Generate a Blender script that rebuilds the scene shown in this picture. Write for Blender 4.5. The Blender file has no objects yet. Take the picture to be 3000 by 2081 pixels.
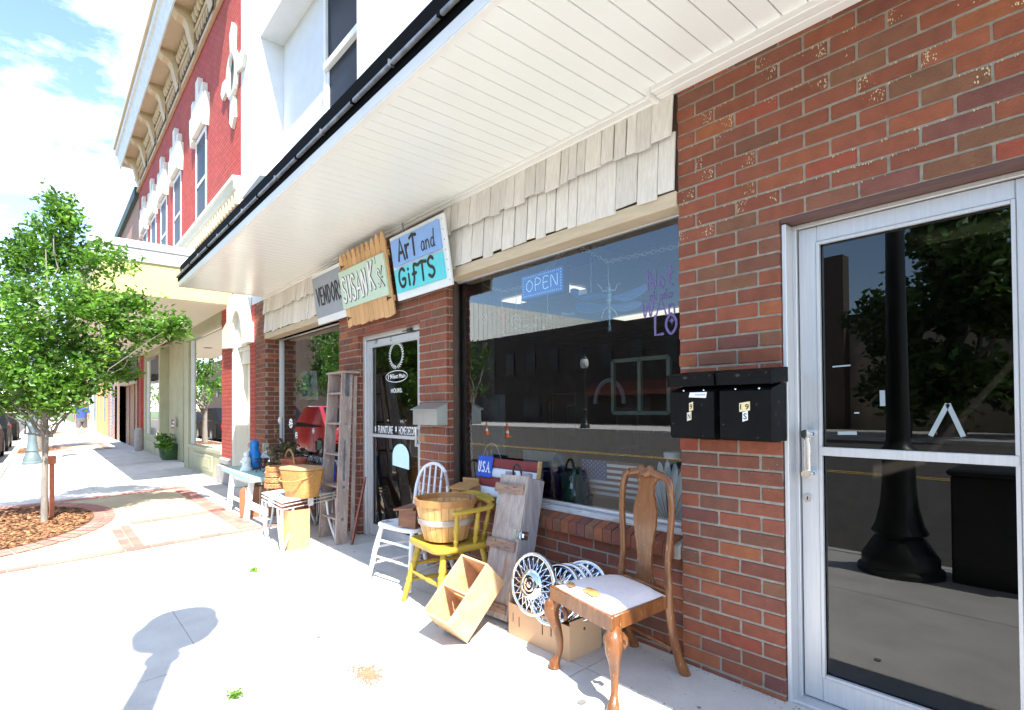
import bpy, bmesh, math, random
from mathutils import Vector, Matrix, Quaternion
R = math.radians
random.seed(7)
scene = bpy.context.scene
col = scene.collection

# ---------------------------------------------------------------- camera
F_PX, CAM_H, CAM_D = 1600.0, 1.26, 2.40
YAW, PITCH, ROLL = math.atan(1375/1600.0), R(.8), R(.4)
fw = Vector((-math.cos(YAW)*math.cos(PITCH), math.sin(YAW)*math.cos(PITCH), math.sin(PITCH)))
rt0 = fw.cross(Vector((0, 0, 1))).normalized(); up0 = rt0.cross(fw)
rt = math.cos(ROLL)*rt0 - math.sin(ROLL)*up0
up = math.cos(ROLL)*up0 + math.sin(ROLL)*rt0
CY = 1195 - F_PX*math.tan(PITCH)
cam_data = bpy.data.cameras.new('camera'); cam = bpy.data.objects.new('camera', cam_data); col.objects.link(cam)
mx = Matrix((rt, up, -fw)).transposed().to_4x4(); mx.translation = (0, -CAM_D, CAM_H); cam.matrix_world = mx
cam_data.sensor_width = 36; cam_data.lens = 36*F_PX/3000
cam_data.shift_x = 0; cam_data.shift_y = (CY-1040.5)/3000
cam_data.clip_start = .05; cam_data.clip_end = 3000
scene.camera = cam
CAMP = Vector((0, -CAM_D, CAM_H))
def ray(px, py): return fw + rt*((px-1500)/F_PX) - up*((py-CY)/F_PX)
def at(px, py, y=0.0):          # point where the sight line meets a plane parallel to the facade
    d = ray(px, py); t = (y-CAMP.y)/d.y; return CAMP + d*t
def gz(px, py, z=0.0):          # ... a level plane
    d = ray(px, py); t = (z-CAMP.z)/d.z; return CAMP + d*t
def gx(px, py, x):
    d = ray(px, py); t = (x-CAMP.x)/d.x; return CAMP + d*t
def gnd(y): return .035*y if y < 0 else 0.0

# ---------------------------------------------------------------- light
SUNV = Vector((-.72, .24, -1)).normalized()
w = bpy.data.worlds.new('World'); scene.world = w; w.use_nodes = True
nt = w.node_tree; nt.nodes.clear()
out = nt.nodes.new('ShaderNodeOutputWorld'); bg = nt.nodes.new('ShaderNodeBackground')
sky = nt.nodes.new('ShaderNodeTexSky'); sky.sky_type = 'NISHITA'; sky.sun_disc = False
sky.sun_elevation = math.asin(-SUNV.z); sky.sun_rotation = math.atan2(-SUNV.x, -SUNV.y)
sky.air_density = 1.0; sky.dust_density = .2; sky.ozone_density = 2.2
tc = nt.nodes.new('ShaderNodeTexCoord'); mp = nt.nodes.new('ShaderNodeMapping')
mp.inputs['Scale'].default_value = (1.2, 1.2, 3.2); mp.inputs['Location'].default_value = (.35, .2, .1)
ns = nt.nodes.new('ShaderNodeTexNoise'); ns.inputs['Scale'].default_value = 1.7; ns.inputs['Detail'].default_value = 9; ns.inputs['Roughness'].default_value = .62
cr = nt.nodes.new('ShaderNodeValToRGB'); cr.color_ramp.elements[0].position = .44; cr.color_ramp.elements[1].position = .66
cr.color_ramp.elements[0].color = (0, 0, 0, 1); cr.color_ramp.elements[1].color = (.9, .9, .9, 1)
mixc = nt.nodes.new('ShaderNodeMix'); mixc.data_type = 'RGBA'
mixc.inputs[7].default_value = (9.5, 9.8, 10.2, 1)
nt.links.new(tc.outputs['Generated'], mp.inputs[0]); nt.links.new(mp.outputs[0], ns.inputs['Vector'])
nt.links.new(ns.outputs['Fac'], cr.inputs[0])
sx = nt.nodes.new('ShaderNodeSeparateXYZ'); nt.links.new(tc.outputs['Generated'], sx.inputs[0])      # clouds lie over the street's far end; the sky behind is clear
mr = nt.nodes.new('ShaderNodeMapRange'); mr.inputs[1].default_value = -.55; mr.inputs[2].default_value = -.1; nt.links.new(sx.outputs[1], mr.inputs[0])
mu = nt.nodes.new('ShaderNodeMath'); mu.operation = 'MULTIPLY'; nt.links.new(cr.outputs[0], mu.inputs[0]); nt.links.new(mr.outputs[0], mu.inputs[1]); nt.links.new(mu.outputs[0], mixc.inputs[0])
nt.links.new(sky.outputs[0], mixc.inputs[6]); nt.links.new(mixc.outputs[2], bg.inputs[0])
bg.inputs[1].default_value = .15; nt.links.new(bg.outputs[0], out.inputs[0])
sun = bpy.data.lights.new('sun', 'SUN'); sun.energy = 4.6; sun.angle = R(.53); sun.color = (1, .965, .9)
so = bpy.data.objects.new('sun', sun); col.objects.link(so); so.rotation_euler = SUNV.to_track_quat('-Z', 'Y').to_euler()
scene.view_settings.view_transform = 'Standard'; scene.view_settings.look = 'None'
scene.view_settings.exposure = 1.6; scene.view_settings.gamma = 1
scene.render.resolution_x = 1024; scene.render.resolution_y = 710
try:
    scene.cycles.max_bounces = 10; scene.cycles.transparent_max_bounces = 16; scene.cycles.glossy_bounces = 5
    scene.cycles.sample_clamp_indirect = 6; scene.cycles.caustics_reflective = False; scene.cycles.caustics_refractive = False
except Exception: pass

# ---------------------------------------------------------------- materials
def mat(name, c1, c2=None, rough=.6, metal=0, scale=8, stretch=(1, 1, 1), bump=0.0, detail=5, spec=.5, lo=.35, hi=.65,
        c3=None, s3=3.0, t3=.6, attr=False, trans=0.0, coat=0.0, bscale=None, emis=None, coord='Object', w3=.04):
    m = bpy.data.materials.new(name); m.use_nodes = True; n = m.node_tree; b = n.nodes['Principled BSDF']; L = n.links.new
    b.inputs['Roughness'].default_value = rough; b.inputs['Metallic'].default_value = metal
    b.inputs['Specular IOR Level'].default_value = spec
    if coat: b.inputs['Coat Weight'].default_value = coat; b.inputs['Coat Roughness'].default_value = .12
    t = n.nodes.new('ShaderNodeTexCoord'); mp = n.nodes.new('ShaderNodeMapping'); mp.inputs['Scale'].default_value = stretch
    L(t.outputs[coord], mp.inputs[0])
    tex = n.nodes.new('ShaderNodeTexNoise'); tex.inputs['Scale'].default_value = scale; tex.inputs['Detail'].default_value = detail
    tex.inputs['Roughness'].default_value = .6; L(mp.outputs[0], tex.inputs['Vector'])
    if c2 is None: c2 = tuple(min(1, v*.82) for v in c1)
    rp = n.nodes.new('ShaderNodeValToRGB'); rp.color_ramp.elements[0].position = lo; rp.color_ramp.elements[1].position = hi
    rp.color_ramp.elements[0].color = (*c2, 1); rp.color_ramp.elements[1].color = (*c1, 1); L(tex.outputs['Fac'], rp.inputs[0])
    colout = rp.outputs[0]
    if attr:
        a = n.nodes.new('ShaderNodeVertexColor'); a.layer_name = 'Col'
        x = n.nodes.new('ShaderNodeMix'); x.data_type = 'RGBA'; x.blend_type = 'MULTIPLY'; x.inputs[0].default_value = 1
        L(colout, x.inputs[6]); L(a.outputs[0], x.inputs[7]); colout = x.outputs[2]
    if c3 is not None:
        t3n = n.nodes.new('ShaderNodeTexNoise'); t3n.inputs['Scale'].default_value = s3; t3n.inputs['Detail'].default_value = 6
        L(mp.outputs[0] if stretch != (1, 1, 1) else t.outputs[coord], t3n.inputs['Vector'])
        r3 = n.nodes.new('ShaderNodeValToRGB'); r3.color_ramp.elements[0].position = t3; r3.color_ramp.elements[1].position = t3+w3
        L(t3n.outputs['Fac'], r3.inputs[0]); x = n.nodes.new('ShaderNodeMix'); x.data_type = 'RGBA'
        L(r3.outputs[0], x.inputs[0]); L(colout, x.inputs[6]); x.inputs[7].default_value = (*c3, 1); colout = x.outputs[2]
    L(colout, b.inputs['Base Color'])
    if emis: L(colout, b.inputs['Emission Color']); b.inputs['Emission Strength'].default_value = emis
    if bump:
        t2 = n.nodes.new('ShaderNodeTexNoise'); t2.inputs['Scale'].default_value = bscale or scale*3; t2.inputs['Detail'].default_value = 6
        L(mp.outputs[0], t2.inputs['Vector']); bp = n.nodes.new('ShaderNodeBump'); bp.inputs['Strength'].default_value = bump
        bp.inputs['Distance'].default_value = .01; L(t2.outputs['Fac'], bp.inputs['Height']); L(bp.outputs[0], b.inputs['Normal'])
    if trans:
        o = n.nodes['Material Output']; tr = n.nodes.new('ShaderNodeBsdfTranslucent'); ms = n.nodes.new('ShaderNodeMixShader')
        ms.inputs[0].default_value = trans; L(colout, tr.inputs[0]); L(b.outputs[0], ms.inputs[1]); L(tr.outputs[0], ms.inputs[2]); L(ms.outputs[0], o.inputs[0])
    return m
def glass_mat(name, tint=(.8, .85, .86), boost=1.9, base=.02):
    m = bpy.data.materials.new(name); m.use_nodes = True; n = m.node_tree; n.nodes.clear(); L = n.links.new
    o = n.nodes.new('ShaderNodeOutputMaterial'); tr = n.nodes.new('ShaderNodeBsdfTransparent'); gl = n.nodes.new('ShaderNodeBsdfGlossy')
    tr.inputs[0].default_value = (*tint, 1); gl.inputs['Roughness'].default_value = 0.0; gl.inputs[0].default_value = (.96, .98, 1, 1)
    fr = n.nodes.new('ShaderNodeFresnel'); fr.inputs[0].default_value = 1.5
    ma = n.nodes.new('ShaderNodeMath'); ma.operation = 'MULTIPLY_ADD'; ma.use_clamp = True; ma.inputs[1].default_value = boost; ma.inputs[2].default_value = base
    mi = n.nodes.new('ShaderNodeMixShader'); L(fr.outputs[0], ma.inputs[0]); L(ma.outputs[0], mi.inputs[0]); L(tr.outputs[0], mi.inputs[1]); L(gl.outputs[0], mi.inputs[2]); L(mi.outputs[0], o.inputs[0])
    return m
def solid_glass(name, c, dens=.85):
    m = bpy.data.materials.new(name); m.use_nodes = True; n = m.node_tree; n.nodes.clear(); L = n.links.new
    o = n.nodes.new('ShaderNodeOutputMaterial'); tr = n.nodes.new('ShaderNodeBsdfTransparent'); b = n.nodes.new('ShaderNodeBsdfPrincipled')
    b.inputs['Base Color'].default_value = (*c, 1); b.inputs['Roughness'].default_value = .05; b.inputs['Coat Weight'].default_value = .5
    tr.inputs[0].default_value = (*[min(1, v*1.6+.25) for v in c], 1); mi = n.nodes.new('ShaderNodeMixShader'); mi.inputs[0].default_value = dens
    L(tr.outputs[0], mi.inputs[1]); L(b.outputs[0], mi.inputs[2]); L(mi.outputs[0], o.inputs[0]); return m

# ---------------------------------------------------------------- mesh building
class MB:
    def __init__(s): s.v = []; s.f = []; s.c = []
    def add(s, vs, fs, c=None):
        o = len(s.v); s.v += [tuple(v) for v in vs]; s.f += [tuple(i+o for i in f) for f in fs]; s.c += [c]*len(fs); return s
    def box(s, a, b, ch=0, M=None, c=None):
        x0, y0, z0 = [min(p, q) for p, q in zip(a, b)]; x1, y1, z1 = [max(p, q) for p, q in zip(a, b)]
        if ch <= 0:
            vs = [(x0, y0, z0), (x1, y0, z0), (x1, y1, z0), (x0, y1, z0), (x0, y0, z1), (x1, y0, z1), (x1, y1, z1), (x0, y1, z1)]
            fs = [(0, 3, 2, 1), (4, 5, 6, 7), (0, 1, 5, 4), (1, 2, 6, 5), (2, 3, 7, 6), (3, 0, 4, 7)]
        else:
            ch = min(ch, .45*min(x1-x0, y1-y0, z1-z0)); vs = []; idx = {}
            for i, (X, sx) in enumerate(((x0, 1), (x1, -1))):
                for j, (Y, sy) in enumerate(((y0, 1), (y1, -1))):
                    for k, (Z, sz) in enumerate(((z0, 1), (z1, -1))):
                        for ax in range(3):
                            p = [X+sx*ch, Y+sy*ch, Z+sz*ch]; p[ax] = (X, Y, Z)[ax]; idx[i, j, k, ax] = len(vs); vs.append(tuple(p))
            fs = []
            for ax in range(3):
                o1, o2 = [q for q in range(3) if q != ax]
                for e in (0, 1):
                    q = []
                    for (u, v_) in ((0, 0), (1, 0), (1, 1), (0, 1)):
                        kk = [0, 0, 0]; kk[ax] = e; kk[o1] = u; kk[o2] = v_; q.append(idx[(*kk, ax)])
                    fs.append(tuple(q))
            for ax in range(3):      # edges running along ax
                o1, o2 = [q for q in range(3) if q != ax]
                for u in (0, 1):
                    for v_ in (0, 1):
                        k0 = [0, 0, 0]; k0[o1] = u; k0[o2] = v_; k1 = k0[:]; k1[ax] = 1
                        fs.append((idx[(*k0, o1)], idx[(*k1, o1)], idx[(*k1, o2)], idx[(*k0, o2)]))
            for i in (0, 1):
                for j in (0, 1):
                    for k in (0, 1): fs.append((idx[i, j, k, 0], idx[i, j, k, 1], idx[i, j, k, 2]))
        if M is not None: vs = [tuple(M @ Vector(v)) for v in vs]
        return s.add(vs, fs, c)
    def bar(s, p, q, wd, ht, ch=0, upv=(0, 0, 1), c=None):      # box beam between two points
        p, q = Vector(p), Vector(q); d = (q-p); L = d.length; d.normalize(); upv = Vector(upv)
        sd = d.cross(upv)
        if sd.length < 1e-4: sd = d.cross(Vector((0, 1, 0)))
        sd.normalize(); u2 = sd.cross(d)
        M = Matrix((d, sd, u2)).transposed().to_4x4(); M.translation = p
        return s.box((0, -wd/2, -ht/2), (L, wd/2, ht/2), ch, M, c)
    def tube(s, pts, r, n=8, closed=False, caps=True, c=None, squash=None):
        pts = [Vector(p) for p in pts]; N = len(pts); rs = r if isinstance(r, (list, tuple)) else [r]*N
        vs = []; fs = []; prev = None
        for i, p in enumerate(pts):
            if closed: d = pts[(i+1) % N]-pts[i-1]
            else: d = pts[min(i+1, N-1)]-pts[max(i-1, 0)]
            if d.length < 1e-9: d = Vector((0, 0, 1))
            d.normalize()
            if prev is None:
                a = Vector((0, 0, 1)) if abs(d.z) < .9 else Vector((1, 0, 0)); u = d.cross(a).normalized()
            else:
                u = prev - d*prev.dot(d); u = u.normalized() if u.length > 1e-6 else d.orthogonal().normalized()
            prev = u; v = d.cross(u)
            for k in range(n):
                A = 2*math.pi*k/n; o = (u*math.cos(A)+v*math.sin(A))*rs[i]
                if squash: sv, sf = squash; o = o - sv*o.dot(sv)*(1-sf)
                vs.append(p+o)
        for i in range(N if closed else N-1):
            for k in range(n):
                a = i*n+k; b = i*n+(k+1) % n; j = (i+1) % N; fs.append((a, b, j*n+(k+1) % n, j*n+k))
        if caps and not closed: fs.append(tuple(range(n-1, -1, -1))); fs.append(tuple(range((N-1)*n, N*n)))
        return s.add(vs, fs, c)
    def lathe(s, prof, cen=(0, 0, 0), n=24, axis=None, c=None, sx=1, sy=1):   # prof: (r,z) list
        cen = Vector(cen); q = Vector((0, 0, 1)).rotation_difference(Vector(axis)) if axis is not None else None
        vs = []; fs = []; m = len(prof)
        for (r_, z_) in prof:
            for k in range(n):
                A = 2*math.pi*k/n; p = Vector((r_*math.cos(A)*sx, r_*math.sin(A)*sy, z_)); p = q @ p if q else p; vs.append(cen+p)
        for i in range(m-1):
            for k in range(n):
                a = i*n+k; b = i*n+(k+1) % n; fs.append((a, b, b+n, a+n))
        closed = prof[0] == prof[-1]
        if prof[0][0] > 1e-6 and not closed: fs.append(tuple(range(n-1, -1, -1)))
        if prof[-1][0] > 1e-6 and not closed: fs.append(tuple(range((m-1)*n, m*n)))
        return s.add(vs, fs, c)
    def prism(s, poly, o, ux, uy, un, th, c=None):         # polygon in (ux,uy), thickness th along un
        o, ux, uy, un = map(Vector, (o, ux, uy, un)); n = len(poly)
        vs = [o+ux*a+uy*b for a, b in poly] + [o+ux*a+uy*b+un*th for a, b in poly]
        fs = [tuple(range(n-1, -1, -1)), tuple(range(n, 2*n))] + [(i, (i+1) % n, (i+1) % n+n, i+n) for i in range(n)]
        return s.add(vs, fs, c)
    def quad(s, *p, c=None): return s.add(p, [tuple(range(len(p)))], c)
    def build(s, name, m, parent=None, smooth=None, local=False):
        off = Vector((0, 0, 0))
        if parent is not None and not local: off = ORG.get(parent.name, Vector((0, 0, 0)))
        me = bpy.data.meshes.new(name); me.from_pydata([Vector(v)-off for v in s.v], [], s.f)
        bm = bmesh.new(); bm.from_mesh(me); bmesh.ops.recalc_face_normals(bm, faces=bm.faces); bm.to_mesh(me); bm.free()
        if True:
            ca = me.color_attributes.new('Col', 'FLOAT_COLOR', 'CORNER')
            for p in me.polygons:
                cc = s.c[p.index] or (1, 1, 1)
                for li in p.loop_indices: ca.data[li].color = (*cc, 1)
        if smooth is not None:
            me.shade_smooth(); me.set_sharp_from_angle(angle=R(smooth))
        me.materials.append(m); o = bpy.data.objects.new(name, me); col.objects.link(o)
        if parent is not None: o.parent = parent; ORG[o.name] = off if not local else Vector((0, 0, 0))
        else: ORG[o.name] = Vector((0, 0, 0))
        return o
ORG = {}
def thing(name, label, cat, loc=(0, 0, 0), rz=0, group=None):
    o = bpy.data.objects.new(name, None); col.objects.link(o); o.empty_display_size = .1
    o.location = loc; o.rotation_euler = (0, 0, rz); o['label'] = label; o['category'] = cat
    if group: o['group'] = group
    ORG[o.name] = Vector(loc); return o
def tag(o, label, cat, group=None):
    o['label'] = label; o['category'] = cat
    if group: o['group'] = group
    return o
def struct(o): o['kind'] = 'structure'; return o
def stuff(o, label, cat): o['kind'] = 'stuff'; o['label'] = label; o['category'] = cat; return o
def smooth_line(pts, k=5):
    P = [Vector(p) for p in pts]; out = []
    for i in range(len(P)-1):
        p0, p1, p2, p3 = P[max(i-1, 0)], P[i], P[i+1], P[min(i+2, len(P)-1)]
        for j in range(k):
            t = j/k; out.append(.5*((2*p1)+(p2-p0)*t+(2*p0-5*p1+4*p2-p3)*t*t+(3*p1-p0-3*p2+p3)*t**3))
    out.append(P[-1]); return out
def copy_tree(o, parent=None):
    c = o.copy(); col.objects.link(c)
    if parent is not None: c.parent = parent
    for ch in list(o.children): copy_tree(ch, c)
    return c
# hand lettering -----------------------------------------------------------
GL = {
 'A': (.75, [[(0, 0), (.36, 1), (.72, -.02)], [(.14, .36), (.6, .36)]]),
 'r': (.45, [[(.02, .62), (.1, 0)], [(.06, .4), (.2, .58), (.42, .6)]]),
 'T': (.7, [[(.38, .95), (.34, 0)], [(0, .86), (.3, .98), (.72, .9)]]),
 'a': (.5, [[(.42, .5), (.2, .56), (.03, .28), (.14, .02), (.34, .1), (.42, .5)], [(.42, .5), (.42, .08), (.5, 0)]]),
 'n': (.5, [[(.03, .55), (.06, 0)], [(.05, .36), (.22, .56), (.38, .42), (.42, 0)]]),
 'd': (.55, [[(.4, .48), (.2, .54), (.03, .26), (.14, .02), (.32, .08), (.42, .3)], [(.52, 1.05), (.42, .5), (.44, .06), (.5, 0)]]),
 'G': (.72, [[(.6, .82), (.38, .98), (.1, .78), (.04, .35), (.2, .03), (.5, .06), (.6, .38), (.34, .4)]]),
 'i': (.25, [[(.1, .58), (.1, 0)], [(.1, .86), (.11, .84)]]),
 'f': (.5, [[(.56, .9), (.3, .98), (.24, .7), (.2, .25), (.06, -.04)], [(.08, .5), (.42, .52)]]),
 'S': (.6, [[(.5, .86), (.28, 1), (.06, .8), (.16, .56), (.42, .42), (.5, .18), (.28, -.01), (.03, .12)]]),
 'V': (.62, [[(.02, 1), (.3, .02), (.6, 1)]]), 'E': (.5, [[(.45, .97), (.06, .97), (.06, .02), (.47, .02)], [(.06, .52), (.38, .52)]]),
 'N': (.62, [[(.05, 0), (.07, 1), (.52, .02), (.54, 1)]]), 'D': (.62, [[(.07, 0), (.07, 1), (.3, .95), (.54, .55), (.36, .1), (.07, 0)]]),
 'O': (.62, [[(.3, 1), (.06, .7), (.06, .3), (.3, 0), (.54, .3), (.54, .7), (.3, 1)]]),
 'R': (.6, [[(.07, 0), (.07, 1), (.36, .98), (.5, .76), (.34, .54), (.08, .5)], [(.28, .5), (.56, 0)]]),
 'U': (.6, [[(.05, 1), (.06, .25), (.28, 0), (.5, .25), (.53, 1)]]),
 'K': (.6, [[(.07, 0), (.08, 1)], [(.54, 1), (.12, .5), (.56, 0)]]), "'": (.25, [[(.12, 1.05), (.1, .85)]]),
 's': (.42, [[(.36, .5), (.2, .6), (.06, .46), (.2, .32), (.36, .2), (.22, .0), (.04, .08)]]),
 'W': (.9, [[(0, 1), (.2, 0), (.42, .8), (.62, 0), (.84, 1)]]), 'L': (.5, [[(.06, 1), (.06, .02), (.5, .04)]]),
 'o': (.45, [[(.2, .55), (.04, .3), (.2, .02), (.38, .3), (.2, .55)]]), 't': (.4, [[(.2, 1), (.16, .15), (.36, .04)], [(.0, .66), (.36, .7)]]),
 'l': (.2, [[(.1, 1), (.08, .02)]]), 'w': (.65, [[(0, .55), (.14, 0), (.3, .45), (.44, 0), (.6, .55)]]), 'h': (.48, [[(.05, 1), (.06, 0)], [(.06, .35), (.22, .56), (.38, .4), (.4, 0)]]),
 'P': (.58, [[(.07, 0), (.07, 1), (.36, .98), (.52, .76), (.36, .5), (.08, .48)]]), '.': (.2, [[(.08, .03), (.1, .03)]]), ' ': (.35, []),
 '9': (.5, [[(.42, .75), (.24, .5), (.06, .75), (.24, 1), (.42, .75), (.4, .3), (.16, 0)]]), '1': (.3, [[(.02, .8), (.16, 1), (.16, 0)]]),
 '*': (.5, [[(.25, .85), (.25, .15)], [(0, .65), (.5, .35)], [(0, .35), (.5, .65)]]),
}
def letters(mb, text, o, ux, uy, un, h, width, r, lift=.001, sharp=False, jit=0, sq=.25):
    o, ux, uy, un = map(Vector, (o, ux, uy, un)); tot = sum(GL[c][0]+.12 for c in text)-.12
    sx = width/tot; x = 0; rnd = random.Random(text)
    for ch in text:
        wd, st = GL[ch]; dy = rnd.uniform(-jit, jit)
        for pl in st:
            P = [Vector((a, b, 0)) for a, b in pl]
            if not sharp and len(P) > 3: P = smooth_line(P, 4)
            P = [o+ux*((x+p.x)*sx)+uy*((p.y+dy)*h)+un*lift for p in P]
            if len(P) == 2 or sharp:
                Q = []
                for i in range(len(P)-1):
                    for t in (0, .5): Q.append(P[i].lerp(P[i+1], t))
                P = Q+[P[-1]]
            ends = [max(r*.55, .0003)]+[r]*(len(P))+[max(r*.55, .0003)]
            e0 = P[0]-(P[1]-P[0]).normalized()*r*.7; e1 = P[-1]+(P[-1]-P[-2]).normalized()*r*.7
            mb.tube([e0]+P+[e1], ends, 8, squash=(un, sq))
        x += wd+.12
def type_text(name, text, o, ux, uy, h, width, m, parent, th=.0006, serif=False):
    cu = bpy.data.curves.new('lettering', 'FONT'); cu.body = text; cu.size = 1; cu.extrude = .0; cu.resolution_u = 3; cu.offset = .018
    ob = bpy.data.objects.new('lettering', cu); col.objects.link(ob)
    dg = bpy.context.evaluated_depsgraph_get(); me = bpy.data.meshes.new_from_object(ob.evaluated_get(dg))
    bpy.data.objects.remove(ob); xs = [v.co.x for v in me.vertices]; ys = [v.co.y for v in me.vertices]
    x0, x1, y0, y1 = min(xs), max(xs), min(ys), max(ys); o, ux, uy = map(Vector, (o, ux, uy))
    ux = ux.normalized(); uy = uy.normalized(); off = ORG.get(parent.name, Vector())
    for v in me.vertices:
        v.co = o+ux*((v.co.x-x0)/(x1-x0)*width)+uy*((v.co.y-y0)/(y1-y0)*h)-off
    me.name = name; me.materials.clear(); me.materials.append(m); ob = bpy.data.objects.new(name, me); col.objects.link(ob); ob.parent = parent; ORG[ob.name] = off
    return ob
X, Y, Z = Vector((1, 0, 0)), Vector((0, 1, 0)), Vector((0, 0, 1))
# ---------------------------------------------------------------- palette
m_conc = mat('concrete', (.64, .61, .56), (.54, .515, .47), rough=.9, scale=3.5, bump=.25, bscale=60, c3=(.44, .42, .385), s3=1.1, t3=.58, w3=.16)
m_slot = mat('joint_dirt', (.22, .20, .16), (.12, .11, .09), rough=1, scale=20)
m_cream = mat('tinted_concrete', (.55, .45, .29), (.47, .38, .24), rough=.9, scale=6, bump=.2, bscale=60)
m_paver = mat('clay_paver', (.52, .25, .19), (.40, .18, .14), rough=.9, scale=5, bump=.3, attr=True)
m_asph = mat('asphalt', (.105, .093, .078), (.07, .062, .053), rough=.95, scale=5, bump=.4, bscale=90, c3=(.09, .088, .085), s3=.8, t3=.62, w3=.02)
m_mulch = mat('wood_mulch', (.42, .22, .10), (.17, .08, .035), rough=1, scale=25, attr=True)
m_mortar = mat('mortar', (.37, .33, .27), (.27, .24, .20), rough=1, scale=30, bump=.6, bscale=150)
m_brick = mat('face_brick', (1.0, .97, .93), (.76, .72, .69), rough=.85, scale=17, bump=.5, bscale=120, detail=8, attr=True, c3=(.22, .2, .2), s3=60, t3=.70, w3=.02)
m_white = mat('white_stucco', (.74, .75, .76), (.69, .70, .71), rough=.85, scale=4, bump=.15, bscale=70)
m_vinyl = mat('white_vinyl', (.86, .88, .86), (.82, .84, .82), rough=.24, scale=1.2, spec=.5)
m_trim = mat('white_trim', (.84, .83, .80), (.78, .77, .74), rough=.35, scale=3)
m_black = mat('gutter_and_shade_black', (.0015, .0015, .0016), (.002, .002, .002), rough=.7, scale=9, spec=.05)
m_rod = mat('weathered_steel', (.30, .31, .33), (.14, .15, .16), rough=.4, metal=.8, scale=12)
m_shing = mat('cedar_shingle', (.86, .82, .78), (.72, .68, .64), rough=.9, scale=7, stretch=(14, 14, 1), bump=.5, attr=True, c3=(.50, .46, .42), s3=5, t3=.70, w3=.05)
m_tan = mat('tan_board', (.60, .50, .36), (.52, .43, .31), rough=.6, scale=5, stretch=(1, 1, 8))
m_alu = mat('brushed_aluminium', (.64, .63, .63), (.57, .57, .58), rough=.42, metal=.4, scale=5, stretch=(22, 22, 1))
m_alud = mat('dark_aluminium', (.33, .36, .41), (.26, .29, .34), rough=.38, metal=.7, scale=6)
m_brown = mat('brown_wood', (.10, .07, .055), (.06, .04, .03), rough=.7, scale=10, stretch=(12, 12, 1), bump=.3)
m_rust = mat('rust_red_paint', (.30, .09, .05), (.20, .055, .03), rough=.6, scale=14)
m_glass = glass_mat('window_glass', tint=(.80, .84, .86), boost=2.3, base=.015)
m_dglass = glass_mat('door_glass', (.4, .44, .46), 1.15, .0)
m_chrome = mat('chrome', (.9, .9, .92), (.8, .8, .83), rough=.08, metal=1, scale=2)
m_ink = mat('black_paint', (.015, .014, .014), (.025, .024, .024), rough=.5, scale=10)
m_decal = mat('white_vinyl_letters', (.85, .86, .86), (.8, .8, .8), rough=.5, scale=3)
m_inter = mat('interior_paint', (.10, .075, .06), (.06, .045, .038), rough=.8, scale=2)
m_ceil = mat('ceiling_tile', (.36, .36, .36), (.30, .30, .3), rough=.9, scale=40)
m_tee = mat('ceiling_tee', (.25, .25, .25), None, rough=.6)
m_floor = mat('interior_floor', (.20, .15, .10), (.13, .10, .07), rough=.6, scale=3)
m_lampf = mat('fluorescent', (1, .93, .78), (1, .93, .78), emis=.45)

# ---------------------------------------------------------------- ground
XF, XN = -130, 22
def sheet(name, x0, x1, y0, y1, z, m, mb=None):
    b = MB(); b.quad((x0, y0, z(y0)+0), (x1, y0, z(y0)), (x1, y1, z(y1)), (x0, y1, z(y1))); return b.build(name, m)
struct(sheet('ground', -900, 900, -900, 900, lambda y: -.62, mat('grass_ground', (.10, .14, .05), (.07, .10, .035), rough=1, scale=1)))
s0 = lambda dz: (lambda y: gnd(y)+dz)
struct(sheet('sidewalk_bed', XF, XN, -3.05, .02, s0(-.012), m_slot)); struct(sheet('entry_paving', -20.2, 2.0, .02, .3, s0(-.004), m_conc))
b = MB(); rnd = random.Random(3)
ys = [(-3.04, -1.750), (-1.746, -.387), (-.383, .03)]
def slab(mb, x0, x1, y0, y1, dz=0):
    za, zb = gnd(y0)+dz, gnd(y1)+dz
    vs = [(x0, y0, za), (x1, y0, za), (x1, y1, zb), (x0, y1, zb)]; mb.add([(*v[:2], v[2]-.05) for v in vs]+vs, [(4, 5, 6, 7), (0, 1, 5, 4), (1, 2, 6, 5), (2, 3, 7, 6), (3, 0, 4, 7)])
for (y0, y1) in ys:
    xs = []; x = -3.33 if y0 > -1.8 else -3.232
    x += 1.524*20
    while x > XF:
        x -= 1.524; xs.append(x)
    for x in xs:
        if x > XN-1.5: continue
        dz = rnd.uniform(-.002, .002)
        slab(b, x+.0025, x+1.5215, y0, y1, dz)
struct(b.build('sidewalk', m_conc))
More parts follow.
